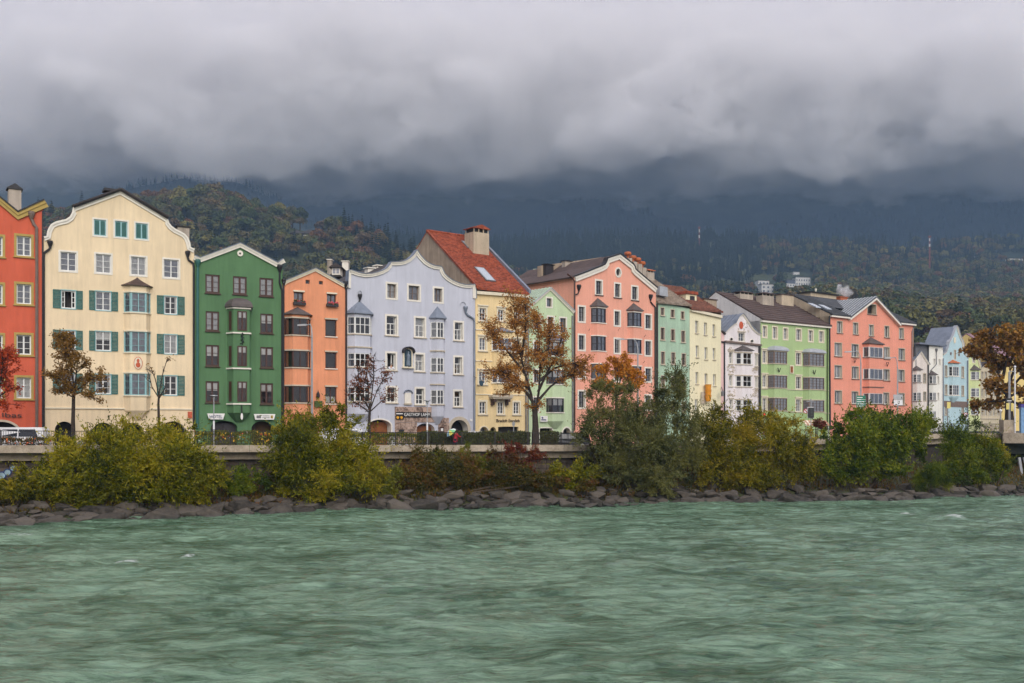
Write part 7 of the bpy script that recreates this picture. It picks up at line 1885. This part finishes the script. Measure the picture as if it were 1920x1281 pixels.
child(hull(MB(), [fl(q0, q1.z), fl(q1, q1.z), fl(q1, q1.z) + Vector((.1, 1.2, 0)), fl(q0, q1.z) + Vector((.1, 1.2, 0))], [fl(q0, q0.z), fl(q1, q0.z), fl(q1, q0.z) + Vector((.1, 1.2, 0)), fl(q0, q0.z) + Vector((.1, 1.2, 0))]), 'parapet_pier', CON, br)

def post_thing(name, label, cat, x, D_, z0=None):
    rt = empty(name, P(x, HZ, D_)); rt.location.z = street_z(x) if z0 is None else z0; tag(rt, label, cat); return rt
def loc(rt, x, y, D_): return P(x, y, D_) - rt.location
def lamp(x, ytop, xh, yh, D_, label, group='curved arm street lamps'):
    rt = post_thing('street_lamp', label, 'street lamp', x, D_); rt['group'] = group
    top = loc(rt, x, ytop + 22, D_); hd = loc(rt, xh, yh, D_); cr_ = loc(rt, x + (xh - x) * .08, ytop + 9, D_); md_ = loc(rt, x + (xh - x) * .32, ytop + 2, D_)
    MB().tube([(0, 0, 0), top], [.10, .07], 8).build('pole', GALV, rt); MB().tube([top, cr_, md_, hd], [.06, .05, .05, .045], 6).build('arm', GALV, rt)
    sg_ = 1 if xh > x else -1; MB().prism_xz([(hd.x, hd.z - .05), (hd.x + sg_ * .75, hd.z - .06), (hd.x + sg_ * .7, hd.z + .06), (hd.x, hd.z + .10)][::sg_], hd.y - .14, hd.y + .14).build('lamp_head', GALV, rt)
lamp(585, 606, 575, 610, 80.5, 'tall curved street lamp in front of the orange house'); lamp(1196, 634, 1170, 636.5, 95, 'tall curved street lamp in front of the pink house')
lamp(1614, 657, 1596, 660, 110, 'street lamp behind the green direction sign'); lamp(1683, 668, 1670, 671.5, 112, 'street lamp carrying sign backs at the right of the salmon house')
def post_lamp(x, y0, D_, label):
    rt = post_thing('post_lamp', label, 'post lamp', x, D_, led_P(x).z); hgt = loc(rt, x, y0, D_).z
    MB().tube([(0, 0, 0), (0, 0, hgt)], [.045, .035], 6).build('pole', GALV, rt); MB().lathe((0, 0, hgt), [(0, .05), (.26, .03), (.28, -.02), (.10, -.07), (.06, -.28), (0, -.3)], 12).build('lamp_head', GALV, rt)
    MB().lathe((0, 0, 1.45), [(0, .3), (.07, .3), (.07, -.3), (0, -.3)], 8).build('label_sleeve', WPAINT, rt)
post_lamp(801, 751, 77.1, 'slim post lamp on the quay before the stone front of the inn'); post_lamp(401, 742, 72.1, 'slim post lamp on the quay before the green hotel')
def disc_part(rt, x, y, r_px, D_, mat, name, dy=0.0, th=.03, ry=None):
    c_ = loc(rt, x, y, D_); r_ = r_px * D_ / F; ry = (ry or r_px) * D_ / F
    return MB().prism_xz([(c_.x + r_ * math.cos(2 * math.pi * i / 18), c_.z + ry * math.sin(2 * math.pi * i / 18)) for i in range(18)], c_.y + dy - th, c_.y + dy).build(name, mat, rt)
def plate_part(rt, x0, y0, x1, y1, D_, mat, name, dy=0.0, th=.04):
    a, c_ = loc(rt, x0, y1, D_), loc(rt, x1, y0, D_); return MB().box(a.x, c_.x, a.y + dy - th, a.y + dy, a.z, c_.z).build(name, mat, rt)
def pole_part(rt, x, y0, D_, r_=.05, mat=None):
    return MB().tube([(0, 0, -.2), (0, 0, loc(rt, x, y0, D_).z)], r_, 6).build('pole', mat or GALV, rt)
# traffic lights
D_ = 97; rt = post_thing('traffic_light', 'black traffic light with a round no turn sign above the bushes', 'traffic light', 1520.5, D_); pole_part(rt, 1520.5, 748, D_)
plate_part(rt, 1514.8, 764.5, 1524.6, 783.5, D_, BLACK, 'signal_head', -.05, .25); plate_part(rt, 1513.8, 763.3, 1525.6, 784.6, D_, WPAINT, 'backboard', -.02, .02)
LENS = plain('dark_lens', srgb(70, 76, 74), .2)
for yy_ in (768, 774, 780): disc_part(rt, 1519.7, yy_, 2.1, D_, LENS, 'lens', -.31)
disc_part(rt, 1510.8, 771, 4.6, D_, REDP, 'no_turn_sign'); disc_part(rt, 1510.8, 771, 3.5, D_, WPAINT, 'sign_face', -.035, .01); c_ = loc(rt, 1510.8, 771, D_)
MB().prism_xz([(c_.x - .16, c_.z + .10), (c_.x - .10, c_.z + .16), (c_.x + .16, c_.z - .10), (c_.x + .10, c_.z - .16)][::-1], c_.y - .06, c_.y - .05).build('sign_bar', REDP, rt)
MB().tube([loc(rt, 1512, 753, D_), loc(rt, 1526, 752.6, D_)], .06, 5).build('cross_arm', GALV, rt)
rt = post_thing('traffic_light', 'small traffic light showing red before the lime house', 'traffic light', 1432.5, D_); pole_part(rt, 1432.5, 774, D_); plate_part(rt, 1430, 774.5, 1434.8, 784, D_, BLACK, 'signal_head', -.05, .2)
m, nt, out = new_mat('red_signal'); em = N(nt, 'ShaderNodeEmission', Strength=1.2); em.inputs['Color'].default_value = (.9, .03, .03, 1); nt.links.new(em.outputs[0], out.inputs['Surface']); disc_part(rt, 1431.9, 777, 1.6, D_, m, 'red_lens', -.26)
# signs
D_ = 99; rt = post_thing('direction_sign', 'green direction sign board with white arrows before the salmon house', 'sign', 1614, D_)
plate_part(rt, 1605.5, 742, 1623.2, 764.5, D_, GREENP, 'sign_board')
for k, (a_, b_) in enumerate(((1607, 1617), (1607, 1614), (1607, 1620), (1608, 1619), (1607, 1618))): plate_part(rt, a_, 744.8 + k * 4.0, b_, 746.2 + k * 4.0, D_, WPAINT, 'sign_line', -.045, .006)
for yy_ in (749.5, 753.5, 757.5, 761.5): plate_part(rt, 1605.8, yy_ - .3, 1622.8, yy_ + .3, D_, WPAINT, 'sign_divider', -.045, .004)
for xx_ in (1611, 1617.5): MB().tube([loc(rt, xx_, 764, D_), loc(rt, xx_, 806, D_)], .06, 6).build('post', GALV, rt)
disc_part(rt, 1613.6, 777.3, 4.0, D_, PURP, 'round_sign', -.08); 
D_ = 111; rt = post_thing('sign_backs', 'pair of grey sign backs fixed to the lamp post', 'sign', 1683, D_); plate_part(rt, 1675, 740, 1692.5, 750, D_, GALV, 'sign_back'); plate_part(rt, 1675.5, 750.5, 1692, 760, D_, WPAINT, 'sign_back'); disc_part(rt, 1682, 779.5, 3.8, D_, WPAINT, 'round_sign'); disc_part(rt, 1682, 779.5, 2.2, D_, BLUEP, 'round_sign_face', -.04, .01)
MB().tube([loc(rt, 1683.2, 740, D_), loc(rt, 1683.2, 806, D_)], .05, 5).build('bracket_pole', GALV, rt)
D_ = 96; rt = post_thing('bus_stop_sign', 'blue stop sign on a pole beside the white stucco house', 'sign', 1410, D_); pole_part(rt, 1410, 757, D_); plate_part(rt, 1406, 766.5, 1413, 772, D_, WPAINT, 'sign_head'); plate_part(rt, 1406, 772, 1413, 780, D_, BLUEP, 'timetable'); MB().tube([loc(rt, 1410, 757.5, D_), loc(rt, 1417, 756.8, D_)], .035, 5).build('arm', GALV, rt); plate_part(rt, 1406.5, 788, 1412.5, 797, D_, GREENP, 'lower_plate')
D_ = 78.5 + 14; rt = post_thing('road_sign', 'grey round sign back on a post before the yellow house', 'sign', 963, D_); pole_part(rt, 963, 790, D_); disc_part(rt, 963, 795, 3.0, D_, GALV, 'sign_disc', -.06, ry=4.4)
D_ = 104; rt = post_thing('no_entry_sign', 'round red ringed sign above the parked bicycles', 'sign', 1810, D_); pole_part(rt, 1810, 774, D_, .04); disc_part(rt, 1810, 777.5, 3.8, D_, REDP, 'ring', -.04); disc_part(rt, 1810, 777.5, 2.6, D_, WPAINT, 'sign_face', -.075, .01); disc_part(rt, 1810, 777.5, 1.0, D_, BLACK, 'sign_symbol', -.09, .01); plate_part(rt, 1806, 782, 1814, 785.5, D_, WPAINT, 'sub_plate', -.04)
D_ = 103; rt = post_thing('flagpole', 'tall white flagpole with a ball on top by the bridge pier', 'flagpole', 1903, D_); pole_part(rt, 1903, 689, D_, .075, WPAINT); c_ = loc(rt, 1903, 688, D_); MB().lathe((0, 0, c_.z), [(0, .14), (.10, .08), (.13, 0), (.1, -.08), (0, -.12)], 10).build('ball', WPAINT, rt); MB().tube([loc(rt, 1893, 696.5, D_), loc(rt, 1903, 696.5, D_)], .05, 5).build('arm', GALV, rt)
rt = post_thing('stop_pole', 'bus stop pole with a dark plate and pale timetable boards', 'sign', 1892.5, D_); pole_part(rt, 1892.5, 698, D_, .11, GALV); plate_part(rt, 1885, 747, 1896.5, 753.5, D_, BLACK, 'route_plate', -.12); plate_part(rt, 1887, 751, 1895, 752.4, D_, WPAINT, 'route_text', -.165, .005); plate_part(rt, 1885.5, 756, 1891, 768, D_, YELP, 'timetable', -.12); plate_part(rt, 1894.5, 756, 1897.5, 771, D_, YELP, 'timetable', -.12)
rt = post_thing('lane_sign', 'pale yellow sign on a post before the pale blue house', 'sign', 1777, D_); pole_part(rt, 1777, 754, D_, .06); plate_part(rt, 1775, 754, 1781.5, 766, D_, YELP, 'sign_board', -.06)
rt = post_thing('globe_lamp', 'low white globe lamp near the bus stop pole', 'lamp', 1876, D_); pole_part(rt, 1876, 772, D_, .04); c_ = loc(rt, 1876, 770, D_); MB().lathe((0, 0, c_.z), [(0, .16), (.11, .11), (.16, 0), (.11, -.11), (0, -.16)], 10).build('globe', WPAINT, rt)
D_ = 101; rt = post_thing('info_kiosk', 'blue grey information pillar cut by the right edge', 'kiosk', 1916, D_, 5.2); plate_part(rt, 1911, 763, 1924, 812, D_, plain('kiosk_blue', srgb(110, 150, 190), .5, var=.15), 'pillar', 0, .4); plate_part(rt, 1910, 758, 1926, 764, D_, PURP, 'pillar_cap', .05, .5)

# cafe front with awning and potted shrubs before the lime house
rt = post_thing('cafe_awning', 'beige striped cafe awning before the lime house', 'awning', 1527, 101); a_, b_ = loc(rt, 1505, 796, 101), loc(rt, 1550, 788, 101)
n_ = 12
for k in range(n_):
    u0, u1 = a_.x + (b_.x - a_.x) * k / n_, a_.x + (b_.x - a_.x) * (k + 1) / n_; MB().add([(u0, -.9, a_.z), (u1 - .005, -.9, a_.z), (u1 - .005, .4, b_.z), (u0, .4, b_.z), (u0, -.9, a_.z - .12), (u1 - .005, -.9, a_.z - .12)], [(0,1,2,3), (4,5,1,0)]).build('awning_strip', (C['cream_trim'], plain('awning_tan', srgb(188, 140, 112), .8))[k % 2] if k < 2 else (C['cream_trim'], MATS['awning_tan'])[k % 2], rt)
for u in (a_.x + .1, b_.x - .1): MB().tube([(u, -.8, a_.z), (u, -.8, -.1)], .04, 5).build('leg', GALV, rt)
shrub('potted_shrub', 'dark red brown potted shrub under the cafe awning', 'shrub', [(1534, 799, 16, 9, 98, .8)], lf['red'], 170, base=(1534, street_z(1534)), seed=61, ls=(.2, .12), stems=3)

# vehicles
def car(name, label, x_c, D_, ln, ht, wd, paint, van=False, face=1, rz=None, z=None):
    rt = empty(name, P(x_c, HZ, D_), 0.12 if rz is None else rz); rt.location.z = street_z(x_c) if z is None else z; tag(rt, label, 'van' if van else 'car')
    l, c_ = ln / 2, .32
    if van: prof = [(-l, .35), (l, .35), (l, ht * .60), (l * .96, ht * .93), (l * .90, ht), (-l * .62, ht), (-l * .86, ht * .62), (-l, ht * .52)]
    else: prof = [(-l, .3), (l, .3), (l, ht * .58), (l * .86, ht * .66), (l * .58, ht * .97), (l * .44, ht), (-l * .12, ht), (-l * .22, ht * .97), (-l * .52, ht * .64), (-l * .96, ht * .54)]
    prof = [(a_ * face, b_) for a_, b_ in prof]
    if face < 0: prof = prof[::-1]
    bm = bmesh.new(); vs_ = [bm.verts.new((a_, -wd / 2, b_)) for a_, b_ in prof]; f_ = bm.faces.new(vs_); r_ = bmesh.ops.extrude_face_region(bm, geom=[f_])
    bmesh.ops.translate(bm, verts=[v_ for v_ in r_['geom'] if isinstance(v_, bmesh.types.BMVert)], vec=(0, wd, 0))
    for v_ in bm.verts:
        if v_.co.z > ht * .62: v_.co.y *= .86
    bmesh.ops.recalc_face_normals(bm, faces=bm.faces); bmesh.ops.bevel(bm, geom=list(bm.edges), offset=.06, segments=2, affect='EDGES'); me = bpy.data.meshes.new('body'); bm.to_mesh(me); bm.free(); me.materials.append(paint); link('body', me, rt)
    zb, zt_ = ht * .635, ht * .92; yy_ = -wd / 2 * .955
    bands = ((-.55, -.18), (-.14, .28), (.32, .86)) if van else ((-.40, -.02), (.02, .36), (.40, .60))
    for k, (a_, b_) in enumerate(bands):
        e0 = .12 if k == 0 else 0; e1 = .10 if k == 2 else 0
        for sg_ in (-1, 1):
            yb = sg_ * (wd / 2 * .985 + .004); yt = sg_ * (wd / 2 * .875 + .012); pts = [(a_ * l * face, yb, zb), (b_ * l * face, yb, zb), ((b_ - e1) * l * face, yt, zt_), ((a_ + e0) * l * face, yt, zt_)]
            MB().add(pts, [(0, 1, 2, 3) if sg_ * face < 0 else (3, 2, 1, 0)]).build('side_window', DGLASS, rt)
    for a_ in (-.62, .62):
        for sg_ in (-1, 1):
            w_ = MB(); cx_, y0 = a_ * l, sg_ * (wd / 2 - .1); pl = [(cx_ + c_ * math.cos(2 * math.pi * i / 16), c_ + c_ * math.sin(2 * math.pi * i / 16)) for i in range(16)]; w_.prism_xz(pl, y0 - .11, y0 + .11); o = w_.build('wheel', TYRE, rt)
            pl = [(cx_ + .19 * math.cos(2 * math.pi * i / 12), c_ + .19 * math.sin(2 * math.pi * i / 12)) for i in range(12)]; MB().prism_xz(pl, y0 - .125, y0 + .125).build('rim', GALV, o)
    for sg_ in (-.36, .36):
        MB().box(-l * face - .02, -l * face + .02, sg_ * wd - .14, sg_ * wd + .14, ht * .40, ht * .48).build('headlight', WPAINT, rt); MB().box(l * face - .02, l * face + .02, sg_ * wd - .1, sg_ * wd + .1, ht * .42, ht * .55).build('tail_light', REDP, rt)
    return rt
car('parked_van', 'white van with dark windows parked before the red house', 22, 71.8, 4.9, 1.82, 1.85, WPAINT, van=True)
car('parked_van', 'small white van behind the bush before the orange house', 634, 83, 4.2, 1.85, 1.8, WPAINT, van=True)
car('parked_car', 'white car parked before the orange house bow window', 560, 82, 4.2, 1.5, 1.75, WPAINT)
car('parked_car', 'white car just showing over the hedge beside the inn gateway', 884, 88, 4.2, 1.62, 1.75, WPAINT)
car('parked_car', 'dark car parked at the arched door of the mint house', 1062, 93, 4.3, 1.5, 1.75, CARD)
car('parked_car', 'grey car in front of the cream arcade behind the willow', 205, 74.5, 4.2, 1.52, 1.75, plain('car_silver', srgb(170, 174, 178), .3))

# bicycles leaning at the bridge railing
def torus(b, c_, r_, t_, n=18):
    pts = [(c_[0] + r_ * math.cos(2 * math.pi * i / n), c_[1], c_[2] + r_ * math.sin(2 * math.pi * i / n)) for i in range(n + 1)]; b.tube(pts, t_, 4, cap=False)
def make_bike(label, x, D_, rz, paint):
    rt = empty('bicycle', P(x, HZ, D_), rz); rt.location.z = led_P(x).z + .0; tag(rt, label, 'bicycle', 'bicycles parked along the bridge railing')
    for cx_ in (-.52, .52):
        b = MB(); torus(b, (cx_, 0, .34), .33, .022); 
        o = b.build('wheel', TYRE, rt); s_ = MB()
        for k in range(8): s_.tube([(cx_, 0, .34), (cx_ + .32 * math.cos(k * .785), 0, .34 + .32 * math.sin(k * .785))], .005, 3, cap=False)
        tag(s_.build('spokes', GALV, o), kind='stuff')
    MB().tube([(-.52, 0, .34), (-.08, 0, .30), (-.2, 0, .80), (-.52, 0, .34)], .018, 5).tube([(-.08, 0, .30), (.36, 0, .72), (-.18, 0, .72)], .020, 5).tube([(.52, 0, .34), (.40, 0, .72), (.36, 0, .92)], .018, 5).build('frame', paint, rt)
    MB().tube([(.28, -.28, .97), (.36, -.12, .96), (.36, .12, .96), (.28, .28, .97)], .016, 5).build('handlebar', BLACK, rt); MB().prism_xy([(-.34, -.07), (-.08, -.02), (-.08, .02), (-.34, .07)], .80, .86).build('saddle', BLACK, rt)
pcs = [plain('bike_black', srgb(36, 36, 40), .4), plain('bike_grey', srgb(96, 98, 104), .4), plain('bike_red', srgb(150, 50, 60), .4), plain('bike_pale', srgb(190, 190, 186), .4)]
for k, (x, rz, pc_, lb) in enumerate(((1746, .3, 0, 'first dark bicycle at the left end of the bridge railing'), (1756, .15, 1, 'grey bicycle second from the left on the bridge railing'), (1765, .35, 0, 'black bicycle third from the left on the bridge railing'), (1774, .2, 3, 'pale bicycle in the middle of the left bicycle group'), (1784, .3, 0, 'black bicycle left of the bush top on the bridge'), (1793, .1, 1, 'grey bicycle partly behind the bush top on the bridge'), (1824, .3, 0, 'dark bicycle right of the bush top on the bridge'), (1843, .2, 1, 'grey bicycle below the tan house on the bridge'), (1861, .25, 2, 'red bicycle nearest the concrete pier'))):
    make_bike(lb, x, led_D(x) + .75, rz, pcs[pc_])

# people: one continuous body grown over a skeleton, clothes as parts
def grow(name, pts, edges, rad, mat, parent, root=0, sub=1):
    me = bpy.data.meshes.new(name); me.from_pydata([tuple(p) for p in pts], edges, []); o = bpy.data.objects.new(name, me); COL.objects.link(o)
    md_ = o.modifiers.new('skin', 'SKIN'); md_.use_smooth_shade = True
    for i, sv in enumerate(me.skin_vertices[0].data):
        r_ = rad[i]; sv.radius = (r_, r_) if not isinstance(r_, tuple) else r_; sv.use_root = i == root
    o.modifiers.new('sub', 'SUBSURF').levels = sub; o.modifiers['sub'].render_levels = sub
    bpy.context.view_layer.update(); m2 = bpy.data.meshes.new_from_object(o.evaluated_get(bpy.context.evaluated_depsgraph_get())); m2.materials.clear(); m2.materials.append(mat); bpy.data.objects.remove(o)
    return link(name, m2, parent)
SKIN = plain('skin', srgb(206, 160, 132), .6, var=.04); COAT = plain('red_coat', srgb(178, 34, 52), .75, var=.15, scale=6); TROU = plain('dark_trousers', srgb(40, 44, 56), .8, var=.1); HAIR = plain('dark_hair', srgb(54, 42, 36), .7); SHOE = plain('grey_shoe', srgb(176, 168, 158), .6); SHIRT = plain('white_shirt', srgb(222, 224, 232), .8, var=.06); GREYH = plain('grey_hair', srgb(150, 142, 136), .8)
x = 853.5; bk = 1.5; base = led_P(x, bk); base.z = street_z(x) + .12
rt = empty('person', base, R(20)); tag(rt, 'person in a red coat walking with a coloured umbrella behind the railing', 'person')
# walking to the right, leaning a little forward, right arm out, left hand holding the umbrella
J = [(0, 0, .92), (.03, 0, 1.12), (.06, 0, 1.36), (.08, 0, 1.47), (.10, 0, 1.56), (.11, 0, 1.66),
     (-.02, -.09, .88), (.10, -.10, .50), (.04, -.10, .09), (.18, -.10, .04), (-.02, .09, .88), (-.10, .10, .50), (-.34, .10, .16), (-.24, .10, .06),
     (.05, -.19, 1.38), (.20, -.23, 1.16), (.42, -.20, 1.12), (.05, .19, 1.38), (-.02, .25, 1.14), (.16, .20, 1.22)]
EDG = [(0, 1), (1, 2), (2, 3), (3, 4), (4, 5), (0, 6), (6, 7), (7, 8), (8, 9), (0, 10), (10, 11), (11, 12), (12, 13), (2, 14), (14, 15), (15, 16), (2, 17), (17, 18), (18, 19)]
RAD = [.13, .13, .12, .05, .095, .085, .09, .06, .04, .035, .09, .06, .04, .035, .06, .045, .03, .06, .045, .03]
grow('body', J, EDG, RAD, SKIN, rt)
grow('coat', [J[k] for k in (0, 1, 2, 14, 15, 16, 17, 18, 19)] + [(.0, 0, .66)], [(0, 1), (1, 2), (2, 3), (3, 4), (4, 5), (2, 6), (6, 7), (7, 8), (0, 9)], [.185, .17, .155, .085, .07, .05, .085, .07, .05, .20], COAT, rt)
grow('trousers', [J[0]] + [J[k] for k in (6, 7, 8, 10, 11, 12)], [(0, 1), (1, 2), (2, 3), (0, 4), (4, 5), (5, 6)], [.12, .10, .075, .06, .10, .075, .06], TROU, rt)
for a_, b_ in ((8, 9), (12, 13)): grow('shoe', [J[a_], J[b_]], [(0, 1)], [.06, .05], SHOE, rt)
MB().lathe((.085, 0, 1.60), [(0, .16), (.07, .14), (.115, .07), (.12, 0), (.10, -.08), (.07, -.10)], 10).build('hair', HAIR, rt, smooth=True)
# fingers of the reaching hand
for k in range(4): MB().tube([(.42, -.225 + k * .017, 1.115), (.47, -.228 + k * .018, 1.108), (.50 + .01 * (k in (1, 2)), -.228 + k * .018, 1.09)], [.010, .009, .007], 5).build('finger', SKIN, rt)
MB().tube([(.40, -.175, 1.12), (.44, -.155, 1.115), (.465, -.155, 1.10)], [.011, .010, .008], 5).build('thumb', SKIN, rt)
um = empty('umbrella', base + Vector((-.12, -.02, 1.22))); tag(um, 'tilted umbrella in pale blue, yellow and green panels held by the walker', 'umbrella'); um.rotation_euler = (R(8), R(-42), R(20))
MB().tube([(0, 0, -.25), (0, 0, .62)], .012, 5).build('shaft', BLACK, um); UC = [plain('umb_blue', srgb(150, 196, 222), .6), plain('umb_yellow', srgb(222, 214, 96), .6), plain('umb_green', srgb(120, 186, 130), .6), plain('umb_white', srgb(226, 230, 228), .6)]
for k in range(8):
    b = MB(); a0, a1 = k * math.pi / 4, (k + 1) * math.pi / 4; rows_u = [(.0, .58), (.18, .55), (.34, .46), (.46, .32)]
    for i in range(3):
        (r0, z0), (r1, z1) = rows_u[i], rows_u[i + 1]; b.add([(r0 * math.cos(a0), r0 * math.sin(a0), z0), (r1 * math.cos(a0), r1 * math.sin(a0), z1), (r1 * math.cos(a1), r1 * math.sin(a1), z1), (r0 * math.cos(a1), r0 * math.sin(a1), z0)], [(0, 1, 2, 3)])
    b.build('panel', UC[k % 4], um)
# guest leaning out of the inn window
pw = P(733.5, 692.5, DQ(733.5, .75, 100.4) + .05); rt = empty('person', pw, R(36)); tag(rt, 'person in a white shirt leaning out of the open inn window', 'person')
J2 = [(0, .35, -.45), (.02, .28, -.1), (.03, .12, .2), (.03, .04, .30), (.03, -.02, .40), (.03, -.03, .49), (-.18, .10, .18), (-.26, -.06, .02), (-.08, -.14, .02), (.24, .10, .18), (.31, -.06, .02), (.14, -.15, .02)]
grow('body', J2, [(0, 1), (1, 2), (2, 3), (3, 4), (4, 5), (2, 6), (6, 7), (7, 8), (2, 9), (9, 10), (10, 11)], [.13, .14, .12, .05, .095, .08, .06, .04, .03, .06, .04, .03], SKIN, rt)
grow('shirt', [J2[k] for k in (0, 1, 2, 6, 7, 8, 9, 10, 11)], [(0, 1), (1, 2), (2, 3), (3, 4), (4, 5), (2, 6), (6, 7), (7, 8)], [.16, .17, .15, .08, .06, .035, .08, .06, .035], SHIRT, rt)
MB().lathe((.03, 0, .44), [(0, .13), (.06, .11), (.10, .05), (.105, 0), (.08, -.05)], 10).build('hair', GREYH, rt, smooth=True)
HAZE = 1.85e-4
CLX, CLY = 2500.0, 100.0
# ------------------------------------------------------------------ air: haze over the valley, cloud lying on the mountain
def extrude_x(name, prof, x0, x1, mat):
    """closed prism from a profile in (y, z), counter-clockwise seen from +x"""
    n = len(prof)
    b = MB()
    vs_ = [(x0, p[0], p[1]) for p in prof] + [(x1, p[0], p[1]) for p in prof]
    fs = [tuple(range(n-1, -1, -1)), tuple(range(n, 2*n))]
    fs += [(i, (i+1) % n, n+(i+1) % n, n+i) for i in range(n)]
    b.add(vs_, fs)
    return b.build(name, mat)
m, nt, out = new_mat('valley_haze')
v = N(nt, 'ShaderNodeVolumePrincipled', Density=HAZE, Anisotropy=0.0)
v.inputs['Color'].default_value = (0.45, 0.68, 1.0, 1)
nt.links.new(v.outputs[0], out.inputs['Volume'])
ZT = lambda Y: MTNZ + (Y - MTN0) * MTNS + 22
haze = extrude_x('haze', [(-60, -7), (3060, -7), (3060, ZT(3060)), (1810, ZT(1810)), (-60, ZT(1810))], -2900, 2900, m)
tag(haze, 'pale blue haze filling the valley air', 'haze', kind='stuff')

m, nt, out = new_mat('cloud_vapour')
L = nt.links.new
v = N(nt, 'ShaderNodeVolumePrincipled', Anisotropy=0.0)
v.inputs['Color'].default_value = (0.995, 0.988, 1.0, 1)
g = N(nt, 'ShaderNodeTexCoord')
mp = N(nt, 'ShaderNodeMapping'); mp.inputs['Scale'].default_value = (1, 1, 1.35); mp.inputs['Location'].default_value = (CLX, CLY, 0)
L(g.outputs['Object'], mp.inputs[0])
n = N(nt, 'ShaderNodeTexNoise', Scale=0.0072, Detail=8.0, Roughness=0.62)
L(mp.outputs[0], n.inputs['Vector'])
sp = N(nt, 'ShaderNodeSeparateXYZ'); L(g.outputs['Object'], sp.inputs[0])
# fuller with height above the cloud base, thinner over the side valley on the left
zr = N(nt, 'ShaderNodeMapRange', clamp=True)
zr.inputs[1].default_value = 400; zr.inputs[2].default_value = 530; zr.inputs[3].default_value = 0.03; zr.inputs[4].default_value = 0.15
L(sp.outputs['Z'], zr.inputs[0])
xr = N(nt, 'ShaderNodeMapRange', clamp=True)
xr.inputs[1].default_value = -860; xr.inputs[2].default_value = -600; xr.inputs[3].default_value = -0.15; xr.inputs[4].default_value = 0.0
L(sp.outputs['X'], xr.inputs[0])
a1 = N(nt, 'ShaderNodeMath', operation='ADD'); L(n.outputs['Fac'], a1.inputs[0]); L(zr.outputs[0], a1.inputs[1])
a2 = N(nt, 'ShaderNodeMath', operation='ADD'); L(a1.outputs[0], a2.inputs[0]); L(xr.outputs[0], a2.inputs[1])
bf = N(nt, 'ShaderNodeMapRange', clamp=True)      # ragged underside and front, well inside the volume's own faces
bf.inputs[1].default_value = 388; bf.inputs[2].default_value = 450; bf.inputs[3].default_value = -0.26; bf.inputs[4].default_value = 0.0
L(sp.outputs['Z'], bf.inputs[0])
yf = N(nt, 'ShaderNodeMapRange', clamp=True)
yf.inputs[1].default_value = 1500; yf.inputs[2].default_value = 1620; yf.inputs[3].default_value = -0.22; yf.inputs[4].default_value = 0.0
L(sp.outputs['Y'], yf.inputs[0])
b1 = N(nt, 'ShaderNodeMath', operation='ADD'); L(bf.outputs[0], b1.inputs[0]); L(yf.outputs[0], b1.inputs[1])
b2 = N(nt, 'ShaderNodeMath', operation='ADD'); L(b1.outputs[0], b2.inputs[0]); L(a2.outputs[0], b2.inputs[1])
zf = N(nt, 'ShaderNodeMapRange', clamp=True)
zf.inputs[1].default_value = 610; zf.inputs[2].default_value = 730; zf.inputs[3].default_value = 0.0; zf.inputs[4].default_value = -0.28
L(sp.outputs['Z'], zf.inputs[0])
a3 = N(nt, 'ShaderNodeMath', operation='ADD'); L(b2.outputs[0], a3.inputs[0]); L(zf.outputs[0], a3.inputs[1])
dr = N(nt, 'ShaderNodeMapRange', clamp=True)
dr.inputs[1].default_value = 0.455; dr.inputs[2].default_value = 0.54; dr.inputs[3].default_value = 0.0; dr.inputs[4].default_value = 0.032
L(a3.outputs[0], dr.inputs[0])
mi = N(nt, 'ShaderNodeMapRange', clamp=True)      # thin mist between the puffs
mi.inputs[1].default_value = 405; mi.inputs[2].default_value = 560; mi.inputs[4].default_value = 0.0052
L(sp.outputs['Z'], mi.inputs[0])
a4 = N(nt, 'ShaderNodeMath', operation='ADD'); L(dr.outputs[0], a4.inputs[0]); L(mi.outputs[0], a4.inputs[1])
L(a4.outputs[0], v.inputs['Density'])
L(v.outputs[0], out.inputs['Volume'])
ZC = lambda Y: ZT(Y) + 4
cloud = extrude_x('cloud', [(1500, 386), (1794, 386), (2300, ZC(2300)), (2300, 770), (1500, 770)], -1900, 1900, m)
tag(cloud, 'low grey cloud bank hiding the top of the mountain', 'cloud', kind='stuff')
try:
    m.cycles.volume_sampling = 'MULTIPLE_IMPORTANCE'
except Exception: pass
try: m.cycles.volume_step_rate = 1.0
except Exception: pass

# steam from a chimney behind the cross gable
m, nt, out = new_mat('chimney_steam'); L = nt.links.new
v = N(nt, 'ShaderNodeVolumePrincipled', Anisotropy=0.2); v.inputs['Color'].default_value = (.98, .98, .99, 1)
tc = N(nt, 'ShaderNodeTexCoord'); n = N(nt, 'ShaderNodeTexNoise', Scale=.9, Detail=4.0); L(tc.outputs['Object'], n.inputs['Vector'])
mr = N(nt, 'ShaderNodeMapRange', clamp=True); mr.inputs[1].default_value = .36; mr.inputs[2].default_value = .60; mr.inputs[4].default_value = 1.6; L(n.outputs['Fac'], mr.inputs[0]); L(mr.outputs[0], v.inputs['Density']); L(v.outputs[0], out.inputs['Volume'])
bm = bmesh.new(); bmesh.ops.create_icosphere(bm, subdivisions=3, radius=1.0)
for q in bm.verts:
    c_ = q.co.copy(); k = 1 + .22 * math.sin(c_.x * 4 + 1) * math.sin(c_.z * 5) + .15 * math.sin(c_.y * 6 + c_.x * 3)
    q.co = Vector((c_.x * 1.15 * k - .25 * c_.z, c_.y * .8 * k, c_.z * 1.0 * k + .9))
me = bpy.data.meshes.new('steam'); bm.to_mesh(me); bm.free(); me.materials.append(m)
o = link('steam', me); o.location = CHIM; tag(o, 'white puff of steam rising above the salmon house roof', 'steam', kind='stuff')
